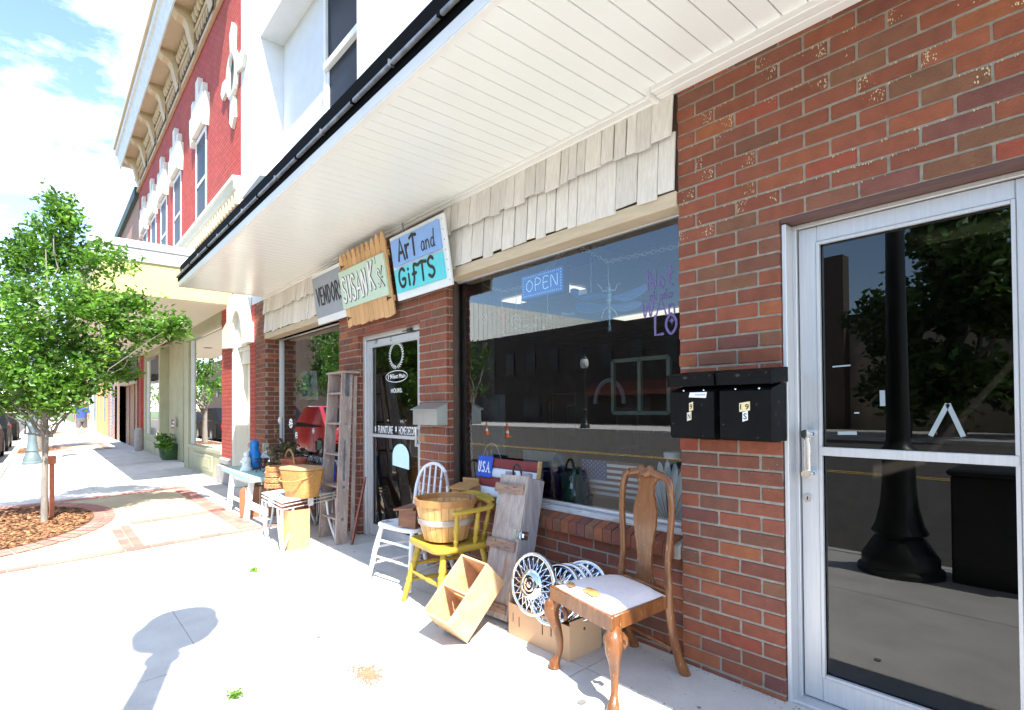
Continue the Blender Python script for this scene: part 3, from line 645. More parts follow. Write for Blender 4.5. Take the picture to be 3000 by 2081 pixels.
b.box((RX0, -.0, 0), (RX0+.5, .5, 3.3)); b.box((-16.2, 3.2, 0), (-15.2, 3.6, 3.3))
b.build('brick_wall', m_redp, red)
b = MB(); b.box((-10.75, -.07, 0), (-9.8, .3, .30), .01); b.box((-10.72, -.04, .3005), (-9.83, .3, .43), .03); b.build('stone_base', m_stone, red)
# arched ivory surround beside the sage shopfront
b = MB()
b.box((-9.835, -.03, .0), (-9.60, .25, 2.28), .006); b.box((-9.30, .10, .0), (-8.94, .25, 2.28), .006)
for i in range(4): b.box((-9.80+i*.055, -.042, .25), (-9.775+i*.055, -.031, 2.2), .003)
b.box((-9.596, .06, 2.0), (-8.935, .12, 2.26), .006); b.box((-9.596, .02, 2.2), (-8.935, .058, 2.26), .006)
n = 14; cx_, cz_ = -9.42, 2.35
outer = [(-10.3, 2.3), (-10.3, 2.62), (-10.0, 2.72), (-10.0, 2.95), (-9.86, 3.12), (-8.98, 3.12), (-8.84, 2.95), (-8.84, 2.62), (-8.70, 2.55), (-8.70, 2.27)]
ri, k_ = .31, 12
inner = [(cx_+ri*math.cos(math.pi*i/k_), cz_-.06+ri*1.75*math.sin(math.pi*i/k_)) for i in range(k_+1)]
poly = outer+[(cx_+ri, 2.27)]+inner+[(cx_-ri, 2.27)]
b.prism(poly, (0, -.08, 0), X, Z, Y, .075)
b.build('arched_surround', m_ivory, red); b = MB(); b.box((-9.76, -.012, 2.262), (-9.08, .03, 2.95)); b.box((-9.6, .14, 0), (-9.3, .2, 2.0)); b.build('niche_panel', m_ivory, red)
# cornice
cor = MB(); cor.box((RX0-.06, -.07, 8.49), (RX1, .0, 8.58), .01); cor.box((RX0-.05, -.045, 8.581), (RX1, 0, 9.30)); cor.box((RX0-.3, -.68, 9.801), (RX1, -.02, 9.93), .02); cor.box((RX0-.06, -.47, 9.281), (RX1, -.046, 9.30)); cor.box((RX0-.05, -.125, 8.84), (RX1, -.046, 8.915), .01)
cornice = cor.build('cornice', m_cream2, red)
b = MB(); b.prism([(-.50, 9.22), (-.58, 9.60), (-.63, 9.62), (-.63, 9.80), (-.0, 9.80), (-.0, 9.301), (-.471, 9.301), (-.471, 9.22)], (RX0-.25, 0, 0), Y, Z, X, RX1-RX0+.25); b.build('cornice_crown', mat('crown_white', (.78, .82, .80), None, rough=.5), cornice)
m_slotd = mat('painted_shadow', (.05, .035, .025), None)
for i, x_ in enumerate((-10.92, -12.50, -14.2, -15.9, -17.6, -19.3, -21.0)):
    b = MB(); P2 = [(-.468, 9.279), (-.468, 9.17), (-.40, 9.10), (-.30, 9.08), (-.24, 8.98), (-.20, 8.80), (-.15, 8.60), (-.126, 8.50), (-.126, 9.279)]
    b.prism(P2, (x_-.13, 0, 0), Y, Z, X, .26); b.build('bracket', m_cream2, cornice)
    b = MB(); b.box((x_+.16, -.075, 8.95), (x_+1.42, -.046, 9.25)); b.build('painted_shade_strip', m_slotd, cornice); b = MB(); b.box((x_+.16, -.066, 8.62), (x_+1.42, -.046, 8.80)); b.build('lower_shade_strip', m_slotd, cornice)  # raised dark slabs; their colour stands for shade in the frieze gaps
    for k in range(6):
        xx = x_+.27+k*.208; b = MB(); b.lathe([(0, -.14), (.05, -.09), (.072, -.01), (.055, .07), (0, .125)], (xx, -.125, 9.10), 8); b.build('leaf_ornament', m_cream2, cornice, 60)
        b = MB(); b.prism([(-.085, .09), (.085, .09), (0, -.09)], (xx, -.10, 8.72), X, Z, Y, .03); b.build('tooth', m_cream2, cornice)
# upper windows with stepped white hoods
def hood(x0, x1):
    w_ = x1-x0; b = MB(); xm = (x0+x1)/2
    P = [(x0-.16, 6.72), (x0-.24, 7.05), (x0-.24, 7.32), (x0-.06, 7.32), (x0-.06, 7.58), (x0+.14, 7.58), (x0+.14, 7.50), (xm-.13, 7.50), (xm-.13, 7.86), (xm+.13, 7.86), (xm+.13, 7.50), (x1-.14, 7.50), (x1-.14, 7.58), (x1+.06, 7.58), (x1+.06, 7.32), (x1+.24, 7.32), (x1+.24, 7.05), (x1+.16, 6.72), (x1, 6.80), (x1, 6.86), (x0, 6.86), (x0, 6.80)]
    b.prism(P, (0, -.09, 0), X, Z, Y, .088); return b
for i, xc in enumerate((-12.3, -14.85, -16.75, -18.5, -20.2)):
    x0, x1 = xc-.48, xc+.48
    fr = MB(); fr.box((x0, -.02, 4.9), (x0+.07, .0, 6.80), .004); fr.box((x1-.07, -.02, 4.9), (x1, -.001, 6.80), .004); fr.box((x0+.07, -.02, 6.72), (x1-.07, -.001, 6.8)); fr.box((x0+.07, -.018, 5.80), (x1-.07, -.001, 5.86)); fr.box((x0-.1, -.1, 4.82), (x1+.1, 0, 4.899), .01)
    wo = fr.build('window', m_trim, red); g = MB(); g.quad((x0+.07, -.006, 4.9), (x1-.07, -.006, 4.9), (x1-.07, -.006, 6.72), (x0+.07, -.006, 6.72)); g.build('pane', m_skyglass, wo)
    hood(x0, x1).build('window_hood', m_ivory, wo)
# round attic ornament with four keystones
b = MB(); cx_, cz_ = -9.80, 6.80
for a_ in range(4):
    A = a_*math.pi/2; d_ = Vector((math.cos(A), 0, math.sin(A)*1.2)); pp = Vector((-math.sin(A), 0, math.cos(A)))
    c0 = Vector((cx_, -.05, cz_))
    s_ = .42
    P = [c0+d_*.24+pp*.09, c0+d_*.24-pp*.09, c0+d_*.62-pp*.15, c0+d_*.74, c0+d_*.62+pp*.15]; b.add(P+[p+Vector((0, .048, 0)) for p in P], [(0, 1, 2, 3, 4), (9, 8, 7, 6, 5)]+[(i, (i+1) % 5, (i+1) % 5+5, i+5) for i in range(5)])
ring = [(cx_+.26*math.cos(2*math.pi*i/28), -.02, cz_+.36*math.sin(2*math.pi*i/28)) for i in range(28)]; b.tube(ring, .055, 8, closed=True)
rw = b.build('round_window', m_ivory, red); g = MB(); g.prism([(cx_+.23*math.cos(2*math.pi*i/20), cz_+.33*math.sin(2*math.pi*i/20)) for i in range(20)], (0, -.02, 0), X, Z, Y, .015); g.build('pane', m_skyglass, rw)
# lower cornice with dentils
b = MB(); b.prism([(-.13, 5.12), (-.13, 5.05), (-.11, 5.03), (-.10, 4.93), (-.07, 4.90), (-.05, 4.741), (0, 4.741), (0, 5.14)], (-21.2, 0, -.12), Y, Z, X, 21.2-9.44)
b.box((-21.2, -.04, 4.0), (-9.44, -.001, 4.535), .01)
lc = b.build('lower_cornice', mat('ledge_cream', (.60, .57, .44), (.55, .52, .4), rough=.6), red); x_ = -21.1
while x_ < -9.5: b = MB(); b.box((x_, -.09, 4.54), (x_+.09, -.0, 4.74), .01); b.build('dentil', m_cream2, lc); x_ += .19
b = MB()
if 0: b.lathe([(0.02, .36), (.04, .30), (.07, .26), (.13, .14), (.12, .06), (.06, 0), (.09, -.06)], (-9.52, -.14, 4.95), 14)
# sage shopfront and its wide pale canopy
SX0, SX1 = -21.0, -10.0
b = MB(); b.box((SX0, -1.86, 3.02), (SX1, -.0, 3.52)); b.build('shop_canopy', m_yel2, red); cnp = red.children[-1]
b = MB(); b.box((SX0+.02, -1.84, 3.008), (SX1-.02, -.0, 3.019)); b.build('canopy_soffit', mat('cream_soffit', (.78, .72, .56), (.74, .68, .52), rough=.6, scale=1), cnp)
b = MB(); b.box((SX0-.03, -1.90, 3.521), (SX1+.03, .0, 3.60), .01); b.box((SX0-.02, -1.88, 3.60), (SX1+.02, 0, 3.72), .005); b.box((SX0-.04, -1.92, 3.721), (SX1+.04, 0, 3.84), .01); b.build('canopy_edge', mat('grey_white_edge', (.58, .58, .60), None, rough=.5), cnp)
for i, (x_, y_) in enumerate(((-11.6, -1.0), (-13.3, -1.0), (-15.0, -1.0), (-17.2, -1.0), (-19.2, -1.0))):
    b = MB(); b.lathe([(.09, -.012), (.12, -.0)], (x_, y_, 3.006), 16); b.build('downlight', mat('brown_ring', (.22, .12, .06), None) if i == 0 else bpy.data.materials['brown_ring'], cnp)
b = MB()
b.box((-13.85, -.0, 0), (-10.7, .12, .46), .004); b.box((-13.47, -.02, .4605), (-10.67, .12, .53), .006); b.box((-13.95, -.015, .0), (-13.50, .25, 3.0), .004)
b.box((-13.50, .0, 2.86), (-10.67, .15, 3.005), .004); b.box((-13.50, -.02, 2.76), (-10.67, .06, 2.859), .01); b.box((-12.9, -.03, .10), (-11.3, -.001, .40), .008); b.box((-12.7, -.04, .16), (-11.5, -.031, .34), .006)
b.build('shopfront_joinery', m_sage, red); b = MB(); b.box((-20.3, 0, 0), (-17.5, .12, .46), .004); b.box((-20.2, -.018, .4605), (-17.45, .12, .53), .006); b.box((-17.55, -.01, 0), (-17.35, .25, 3.0), .004); b.build('shopfront_joinery', m_sage, red); b = MB(); b.box((-20.4, -.01, 0), (-20.05, .25, 3.0), .004); b.box((-20.04, .0, 2.86), (-17.56, .15, 3.005), .004)
b.box((-19.7, -.02, .12), (-18.2, -.001, .38), .006)
b.box((-17.34, .2, 0), (-15.4, .3, 3.0), .004); b.box((-17.30, .301, .0), (-17.2, 3.2, 3.0))
b.box((-17.2, 3.0, 0), (-13.9, 3.1, .5), .004); b.box((-15.4, .26, 0), (-15.3, 3.0, .5)); b.box((-15.1, 2.4, 2.3), (-13.9, 2.5, 3.0))
b.build('shopfront_joinery', m_sage, red)
b = MB(); b.box((-13.8, .1, 0), (-13.7, 3.0, .5)); b.box((-10.68, .12, 0), (-10.66, 3, 3)); b.box((-21, 6, 0), (-10, 6.1, 3.0)); b.box((-21, .5, 0), (-20.9, 6, 3)); b.build('shop_interior_wall', mat('pale_interior', (.42, .42, .38), (.36, .36, .33), rough=.8), red)
b = MB(); b.box((-20.9, .2, -.03), (-10.7, 6, .0)); b.build('shop_floor', m_floor, red)
m_glass2 = glass_mat('shopfront_glass', (.75, .78, .76), 3.2, .10)
for (x0, x1, y_) in ((-13.47, -10.67, .06), (-20.05, -17.56, .06)):
    fr = MB(); fr.box((x0, y_-.03, .531), (x0+.05, y_+.03, 2.758)); fr.box((x1-.05, y_-.03, .531), (x1, y_+.03, 2.758)); fo = fr.build('shop_window', m_trim, red)
    g = MB(); g.quad((x0+.05, y_, .535), (x1-.05, y_, .535), (x1-.05, y_, 2.755), (x0+.05, y_, 2.755)); g.build('pane', m_glass2, fo)
g = MB(); g.quad((-13.75, .25, .5), (-13.75, 3.0, .5), (-13.75, 3.0, 2.3), (-13.75, .25, 2.3)); fo = g.build('entry_glass', m_glass2, red)
g = MB(); g.box((-15.3, 2.6, .9), (-14.0, 2.64, 1.5)); g.build('blue_panel', mat('blue_panel', (.03, .09, .30), None), red)
g = MB(); g.box((-15.25, 2.55, 1.6), (-14.2, 2.59, 2.3), .01); g.build('picture_frame', m_brown, red)
g = MB(); g.box((-15.15, 2.53, 1.7), (-14.3, 2.549, 2.2)); g.build('picture', mat('faded_picture', (.5, .48, .42), (.2, .2, .18), scale=6), red)
# tan brick gable house end beyond
tan = thing('tan_brick_building', 'tan brick building with a dark sloping roof edge beyond the red building', 'building', (-25, 2, 0))
b = MB(); b.prism([(-21.75, 0), (-21.75, 8.6), (-22.4, 8.6), (-29.5, 8.35), (-29.5, 0)], (0, .0, 0), X, Z, Y, 9); b.build('wall', brick_tex('tan_brick', (.46, .26, .18), (.40, .22, .15), (.4, .3, .22)), tan)
b = MB(); b.box((-29.6, -.12, 8.36), (-21.76, 9, 8.68)); b.build('roof_edge', mat('dark_green_metal', (.03, .07, .06), None), tan)
# black awning shop, brick shop, yellow shop ...
def shopfront(name, label, x0, x1, h, wm, seed, parts):
    t = thing(name, label, 'building', ((x0+x1)/2, 0, 0)); b = MB()
    # wall with openings left dark
    ops = parts['open']; xs = [x0]+[v for o in ops for v in o[:2]]+[x1]; xs = sorted(xs)
    zt = parts.get('head', 2.5)
    b.box((x0, 0, zt), (x1, .3, h))
    edges = [x0]+[e for o in sorted(ops) for e in o[:2]]+[x1]
    for i in range(0, len(edges), 2): b.box((edges[i], 0, 0), (edges[i+1], .3, zt-.001))
    for o in ops:
        if o[2] > 0: b.box((o[0], .02, 0), (o[1], .3, o[2]))
    b.box((x0, 5, 0), (x1, 5.1, h)); b.box((x0, .3, 0), (x0+.05, 5, h)); b.box((x1-.05, .3, 0), (x1, 5, h)); b.build('wall', wm, t)
    for o in ops:
        fr = MB(); a, c_, z_ = o[:3]; z_ = max(z_, .05)
        fr.box((a, .05, z_), (a+.07, .15, zt)); fr.box((c_-.07, .05, z_), (c_, .15, zt)); fr.box((a+.07, .05, zt-.08), (c_-.07, .15, zt)); fr.box((a+.07, .05, z_), (c_-.07, .15, z_+.08))
        fo = fr.build('window' if o[2] > 0 else 'door', parts.get('fm', m_alud), t); g = MB(); g.quad((a+.07, .1, z_+.08), (c_-.07, .1, z_+.08), (c_-.07, .1, zt-.08), (a+.07, .1, zt-.08)); g.build('pane', m_glass2, fo)
    return t
aw = shopfront('awning_shop_building', 'narrow dark shopfront under a black awning past the sage shop', -25.4, -21.76, 3.6, mat('maroon_paint', (.22, .04, .03), None, rough=.6), 1, {'open': [(-22.6, -22.0, 0), (-24.0, -22.8, .5), (-25.2, -24.2, 0)], 'head': 2.45})
b = MB(); b.prism([(0, 3.5), (0, 2.3), (-1.0, 2.3), (-1.0, 2.55), (-.35, 3.5)], (-24.9, 0, 0), Y, Z, X, 2.9); b.build('awning', m_ink, aw)
b = MB(); b.box((-25.3, -.5, 2.18), (-22.2, .0, 2.26), .01); b.build('white_ledge', m_trim, aw)
bs = shopfront('brick_shop_row_building', 'striped red brick shopfront with pale sconces between black awning and yellow shop', -33, -25.42, 7.0, brick_tex('row_brick', (.42, .15, .11), (.30, .09, .07), (.55, .45, .4)), 2, {'open': [(-28.6, -27.6, 0), (-31.6, -30.2, .6)], 'head': 2.4})
ys_ = shopfront('yellow_shop_building', 'ochre yellow rendered shopfront near the far end of the row', -40, -33.02, 7.2, mat('ochre_render', (.72, .45, .16), (.65, .40, .13), rough=.8), 3, {'open': [(-36, -34.2, .7), (-38.6, -37.4, 0)], 'head': 2.5})
gs = shopfront('green_trim_shop_building', 'pale shopfront with sage green pilasters near the far end of the row', -48, -40.02, 6.6, mat('pale_green_render', (.52, .58, .42), (.46, .52, .37), rough=.8), 4, {'open': [(-43.5, -41, .6), (-46.6, -45, .6)], 'head': 2.6})
ob_ = shopfront('orange_brick_building', 'orange brick building closing the far end of the shop row', -70, -48.02, 8.0, brick_tex('orange_brick', (.6, .25, .14), (.5, .2, .11), (.5, .4, .3)), 5, {'open': [(-52, -50, .6), (-56, -54, .6), (-60, -58, .6)], 'head': 2.6})
# ================================================================ across the street (seen reflected in the glass)
dk = thing('dark_brick_store_building', 'two-storey dark brown brick store with rust awning across the street, reflected in the big window', 'building', (-25, -32, 0))
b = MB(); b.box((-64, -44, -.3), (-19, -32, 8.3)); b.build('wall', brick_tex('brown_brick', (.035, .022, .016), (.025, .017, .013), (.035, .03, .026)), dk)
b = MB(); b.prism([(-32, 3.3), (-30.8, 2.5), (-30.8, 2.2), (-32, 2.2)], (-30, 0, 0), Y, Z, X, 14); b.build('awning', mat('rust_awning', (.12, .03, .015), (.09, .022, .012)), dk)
for i in range(13):
    x0 = -59+i*3.0; b = MB(); b.box((x0, -31.98, 4.4), (x0+1.1, -31.9, 6.4)); b.build('window', m_ink, dk)
    if i % 2: b = MB(); b.box((x0-.6, -31.98, .4), (x0+1.7, -31.93, 2.2)); b.build('shop_window', m_ink, dk)
rb = thing('long_brown_brick_building', 'long brown brick building further down the far side, reflected in the left shop window', 'building', (-110, -32, 0))
b = MB(); b.box((-175, -44, -.3), (-70, -32, 14)); b.build('wall', brick_tex('far_brown_brick', (.17, .085, .05), (.12, .06, .038), (.16, .11, .08)), rb)
for i in range(9): b = MB(); x0 = -170+i*11; b.box((x0, -31.98, 4.6), (x0+2.2, -31.9, 7)); b.build('window', m_skyglass, rb)
cg = thing('corrugated_building', 'large pale grey corrugated metal building behind the dark store', 'building', (-95, -100, 0))
b = MB(); P = []; y_ = -44.2
CXB, CZB = -65.0, 16.9
pts = []
while y_ > -76: pts += [(CXB, y_), (CXB, y_-.55), (CXB-.09, y_-.62), (CXB-.09, y_-.80)]; y_ -= .87
for i in range(len(pts)-1):
    (x0, y0), (x1, y1) = pts[i], pts[i+1]; b.quad((x0, y0, -.3), (x1, y1, -.3), (x1, y1, CZB), (x0, y0, CZB))
b.quad((CXB, -44.2, 0), (-120, -44.2, 0), (-120, -44.2, CZB), (CXB, -44.2, CZB)); b.quad((CXB-.1, -44.2, CZB), (-120, -44.2, CZB), (-120, -76, CZB), (CXB-.1, -76, CZB))
b.build('metal_wall', mat('grey_corrugated', (.74, .74, .70), (.66, .66, .62), rough=.5, scale=2), cg)
ch = thing('church_building', 'tan stone church with a dark square brick tower, reflected in the glass door', 'building', (-10, -38, 0))
b = MB(); b.box((-11.6, -36, -.3), (-3.0, -34, 6.4)); b.box((-6.0, -60, -.3), (6, -40.01, 6.0)); b.build('stone_wall', mat('tan_stone', (.42, .34, .25), (.34, .27, .2), rough=.9, scale=1), ch)
b = MB(); b.box((-13.0, -34.2, -.3), (-11.62, -33.2, 10.2)); b.build('brick_tower', brick_tex('tower_brick', (.12, .07, .05), (.09, .05, .04), (.12, .1, .08)), ch)
b = MB(); b.box((-11.61, -36.4, 6.4), (-2.8, -33.8, 6.65)); b.build('flat_roof', m_ink, ch)
m_leafd = mat('leaf_dark', (.10, .19, .035), (.05, .11, .02), rough=.55, scale=3, attr=True, trans=.25)
m_leaf = mat('leaf_bright', (.17, .37, .045), (.055, .16, .016), rough=.38, scale=3, attr=True, trans=.42)
m_bark = mat('grey_bark', (.30, .27, .23), (.20, .175, .15), rough=.9, scale=9, stretch=(6, 6, 1), bump=.6)
def leafcloud(mb, lobes, n, size, seed, cl=14, spread=.3, thin=1.0):
    rnd = random.Random(seed); wts = [l[1]*l[2]*l[3] if len(l) > 3 else l[1]**2.2 for l in lobes]
    tips = []
    for _ in range(n//cl):
        l = rnd.choices(lobes, wts)[0]; c_ = Vector(l[0]); r_ = l[1]
        d_ = Vector((rnd.gauss(0, 1), rnd.gauss(0, 1), rnd.gauss(0, 1))).normalized()
        rad = rnd.random()**.45; p = c_+Vector((d_.x*r_, d_.y*r_*l[2], d_.z*r_*l[3]))*rad
        tips.append((c_, p)); axis = (d_*.6+Vector((0, 0, rnd.uniform(.1, .9)))).normalized()
        L = spread*rnd.uniform(.6, 1.3); g0 = rnd.uniform(.5, 1.35)
        for k in range(cl):
            t = rnd.random(); q_ = p+axis*(t-.5)*L+Vector((rnd.gauss(0, 1), rnd.gauss(0, 1), rnd.gauss(0, 1)))*spread*.22
            o_ = Vector((rnd.gauss(0, 1), rnd.gauss(0, 1), rnd.gauss(0, .6)+.25)).normalized(); s_ = size*rnd.uniform(.65, 1.3)
            nn = o_.cross(Vector((rnd.gauss(0, 1), rnd.gauss(0, 1), rnd.gauss(0, 1)))).normalized(); sd = o_.cross(nn)*s_*.27
            g = g0*rnd.uniform(.82, 1.2); y_ = rnd.uniform(.9, 1.25)
            mb.add([q_, q_+o_*s_*.45+sd+nn*s_*.06, q_+o_*s_, q_+o_*s_*.45-sd+nn*s_*.06], [(0, 1, 2, 3)], (g*y_, g, g*.9))
    return tips
def limb(mb, a, b_, r0, r1, seed, k=6, wob=.06):
    rnd = random.Random(seed); a, b_ = Vector(a), Vector(b_); L = (b_-a).length
    P = [a.lerp(b_, i/k)+Vector((rnd.gauss(0, 1), rnd.gauss(0, 1), rnd.gauss(0, .4)))*wob*L*(0 if i in (0, k) else 1)*.5+Vector((0, 0, -math.sin(math.pi*i/k)*L*.06)) for i in range(k+1)]
    mb.tube(P, [r0+(r1-r0)*i/k for i in range(k+1)], 7)
def big_tree(name, label, x, y, z0, hgt, rad, seed, n=4200, size=.34, leaf=m_leafd, low=.3):
    t = thing(name, label, 'tree', (x, y, z0), group=None); rnd = random.Random(seed); tr = MB()
    top = z0+hgt; fork = z0+hgt*low
    tr.tube([(x, y, z0-.1), (x, y, z0+hgt*.15), (x+.1, y, fork)], [rad*.10, rad*.075, rad*.06], 10)
    lobes = []
    for i in range(13):
        A = rnd.uniform(0, 6.28); rr = rad*rnd.uniform(.2, .75); zz = fork+(top-fork)*rnd.uniform(.08, .82)
        k_ = 1-.55*max(0, (zz-fork)/(top-fork)-.4)
        c_ = (x+rr*k_*math.cos(A), y+rr*k_*math.sin(A), zz); lobes.append((c_, rad*rnd.uniform(.3, .5), 1, .8)); limb(tr, (x, y, fork-rnd.uniform(0, .3)*hgt*.2), c_, rad*.04, rad*.008, seed+i)
    lobes.append(((x, y, top-rad*.35), rad*.4, 1, 1)); mb = MB(); leafcloud(mb, lobes, n, size, seed, 12, rad*.17)
    tr.build('trunk', m_bark, t, 50); mb.build('crown', leaf, t); return t
big_tree('shade_tree', 'tall dark leafy tree in front of the church, reflected in the glass door', -5.6, -27.0, -.15, 11.5, 4.2, 21, 17000, .40, m_leafd, .12)
big_tree('shade_tree', 'broad dark tree at the right of the church, reflected in the glass door', 1.0, -30, -.15, 9, 4.2, 22, 7000, .42, m_leafd, .12)
big_tree('street_tree', 'green street tree across the street reflected at the left edge of the big window', -40, -27, -.15, 7.5, 2.4, 23, 3600, .26, m_leafd)
big_tree('street_tree', 'small street tree across the street before the dark store doors', -13.0, -26, -.15, 5.6, 1.8, 24, 3000, .2, m_leaf)
big_tree('street_tree', 'leafy street tree across the street reflected in the sage shop window', -37, -14, -.25, 7.5, 2.6, 25, 5000, .22, m_leaf)
b = MB(); lob = [((-7.6+i*.9+random.uniform(-.2, .2), -34.5, .3), .6, 1, .7) for i in range(7)]; leafcloud(b, lob, 1500, .16, 31, 12, .2); stuff(b.build('hedge', m_leafd), 'low hedge of bushes along the church wall across the street', 'hedge')
# street lamp posts ---------------------------------------------------------
m_lampg = mat('grey_green_paint', (.15, .21, .23), (.11, .16, .18), rough=.5, scale=5); m_lampb = mat('black_iron_paint', (.02, .024, .022), (.014, .016, .016), rough=.4, scale=5)
def lamp_post(label, x, y, z0, m, s=1.0, basket=False, rs=1.0):
    t = thing('street_lamp', label, 'street lamp', (x, y, z0)); z = lambda h: h*s
    b = MB(); b.lathe([(.30*s, 0), (.30*s, .05*s), (.27*s, .07*s), (.27*s, .14*s), (.22*s, .22*s), (.20*s, .26*s), (.17*s, .30*s), (.20*s, .34*s), (.17*s, .40*s), (.135*s, .55*s), (.12*s, .72*s), (.115*s, .92*s), (.15*s, .95*s), (.15*s, 1.0*s), (.10*s, 1.04*s), (.085*s, 1.1*s)], (x, y, z0), 20, sx=rs, sy=rs); b.build('base', m, t, 45)
    b = MB(); b.lathe([(.085*s, 1.1*s), (.065*s, 3.0*s), (.09*s, 3.02*s), (.09*s, 3.08*s), (.055*s, 3.14*s), (.055*s, 3.2*s), (.13*s, 3.3*s)], (x, y, z0), 14); b.build('post', m, t, 45)
    b = MB(); b.lathe([(.13*s, 3.301*s), (.21*s, 3.42*s), (.24*s, 3.6*s), (.20*s, 3.8*s), (.08*s, 3.92*s)], (x, y, z0), 18); b.build('lantern', mat('milk_globe', (.8, .8, .78), None, rough=.3) if 'milk_globe' not in bpy.data.materials else bpy.data.materials['milk_globe'], t, 60)
    b = MB(); b.lathe([(.21*s, 3.80*s), (.20*s, 3.86*s), (.09*s, 3.97*s), (.03*s, 4.0*s), (.03*s, 4.08*s), (0, 4.12*s)], (x, y, z0), 18); b.build('cap', m, t, 40)
    if basket:
        for sg, hz in ((1, 2.75), (-1, 2.45)):
            c_ = Vector((x+sg*.30, y, z0+hz)); b = MB(); b.tube([(x, y, z0+hz+.35), c_+Z*.35, c_+Z*.05], .01, 6); b.build('basket_arm', m, t); b = MB(); leafcloud(b, [(c_, .20, 1, .8)], 420, .09, int(hz*10), 10, .12); b.build('hanging_basket', m_leaf, t)
    return t
lamp_post('grey street lamp with flared base behind the small tree', -18.6, -2.60, gnd(-2.60), m_lampg, 1.0, False, .68)
lamp_post('black street lamp on the near kerb whose shadow crosses the sidewalk', -1.32, -2.62, gnd(-2.62), m_lampb, .98)
lamp_post('black street lamp on the far kerb reflected in the big window', -24.3, -24.6, -.12, m_lampb, 1.2)
ub = thing('utility_cabinet', 'dark green metal utility cabinet on the near kerb, reflected in the glass door', 'utility cabinet', (-.35, -2.75, gnd(-2.75)))
b = MB(); b.box((-.99, -3.0, gnd(-3)), (-.15, -2.62, .72), .012); b.build('cabinet_body', mat('dark_cabinet', (.018, .022, .02), None, rough=.5), ub); b = MB(); b.box((-1.01, -3.03, .721), (-.12, -2.59, .77), .015); b.build('cabinet_lid', bpy.data.materials['dark_cabinet'], ub)
tb = thing('trash_bin', 'dark green wheeled bin standing on the far kerb', 'bin', (-6.6, -24.5, -.12)); b = MB(); b.lathe([(.26, 0), (.32, .95)], (-6.6, -24.5, -.12), 12); b.build('bin_body', mat('bin_green', (.02, .07, .05), None), tb); b = MB(); b.lathe([(.34, .951), (.34, 1.0), (0, 1.06)], (-6.6, -24.5, -.12), 12); b.build('bin_lid', bpy.data.materials['bin_green'], tb)
m_cone = mat('cone_orange', (.8, .16, .03), None, rough=.5)
def cone(x, y, lab):
    t = thing('traffic_cone', lab, 'traffic cone', (x, y, -.255)); b = MB(); b.lathe([(.13, .03), (.10, .2)], (x, y, -.255), 14); b.lathe([(.074, .341), (.03, .72)], (x, y, -.255), 14); b.build('cone_body', m_cone, t, 40)
    b = MB(); b.lathe([(.1, .201), (.075, .34)], (x, y, -.255), 14); b.build('reflective_band', m_decal, t, 40); b = MB(); b.box((x-.19, y-.19, -.255), (x+.19, y+.19, -.226), .008); b.build('foot', m_cone, t)
cone(-21.5, -15.5, 'orange traffic cone nearer the kerb, out on the road'); cone(-24.5, -16.5, 'orange traffic cone further along the road')
# ================================================================ sidewalk tree
TX, TY = -8.62, -2.38; TZ0 = gnd(TY)
st = thing('sidewalk_tree', 'young bright green tree in the mulch bed beside the kerb', 'tree', (TX, TY, TZ0))
tr = MB(); tr.tube([(TX-.02, TY, TZ0-.05), (TX-.01, TY, TZ0+.05), (TX, TY, .5), (TX+.01, TY+.01, .95), (TX+.01, TY, 1.6), (TX+.03, TY+.03, 2.4), (TX+.05, TY, 3.2)], [.044, .036, .032, .029, .022, .014, .006], 12)
def tp(px, py, dy=0):      # a point at the trunk's distance
    n_ = Vector((fw.x, fw.y, 0)).normalized(); d = ray(px, py); t = ((Vector((TX, TY, 0))-CAMP).dot(n_)+dy)/d.dot(n_); return CAMP+d*t
S = 1/244.
LB = [(180, 640, 55, 85), (130, 740, 85, 90), (215, 770, 95, 90), (60, 760, 55, 70), (320, 760, 85, 48), (60, 860, 90, 80), (165, 880, 120, 90), (270, 900, 85, 70), (395, 890, 50, 34), (370, 950, 70, 55), (460, 975, 75, 34), (505, 955, 45, 28), (20, 960, 100, 80), (110, 1010, 120, 90), (230, 1010, 110, 80), (330, 1020, 75, 50), (40, 1090, 100, 80), (150, 1120, 110, 80), (250, 1110, 75, 60), (330, 1085, 60, 38), (90, 1175, 90, 55), (170, 1165, 60, 45), (10, 1175, 80, 50), (-90, 880, 120, 90), (-120, 1020, 130, 100), (-80, 1120, 90, 70)]
lobes = []; rnd = random.Random(5)
for i, (a, c_, rx, rz) in enumerate(LB):
    dd = rnd.uniform(-.45, .45)*(1 if a < 350 else .25); p = tp(a, c_, dd); r_ = rx*S; lobes.append((p, r_, 1.0, rz/rx))
    limb(tr, (TX+.01, TY, min(max(.95, p.z-.9), 2.6)), p, .010 if i % 2 else .013, .003, i+50, 7, .10)
limb(tr, (TX+.01, TY, .95), tp(30, 1150), .022, .006, 3); limb(tr, (TX+.01, TY, .93), tp(265, 1130), .02, .005, 4)
tr.build('trunk', m_bark, st, 60)
mb = MB(); leafcloud(mb, lobes, 23000, .068, 9, 12, .16); cro = mb.build('crown', m_leaf, st)
sk = MB(); sk.box((-8.92, -2.335, TZ0+.0), (-8.87, -2.285, .60), .004); sk.box((-8.935, -2.35, .601), (-8.855, -2.27, .70), .006); tag(sk.build('marker_post', mat('rusty_post', (.50, .18, .09), (.38, .13, .07), rough=.8, scale=10)), 'short rust-brown wooden post just behind the small tree trunk', 'post')
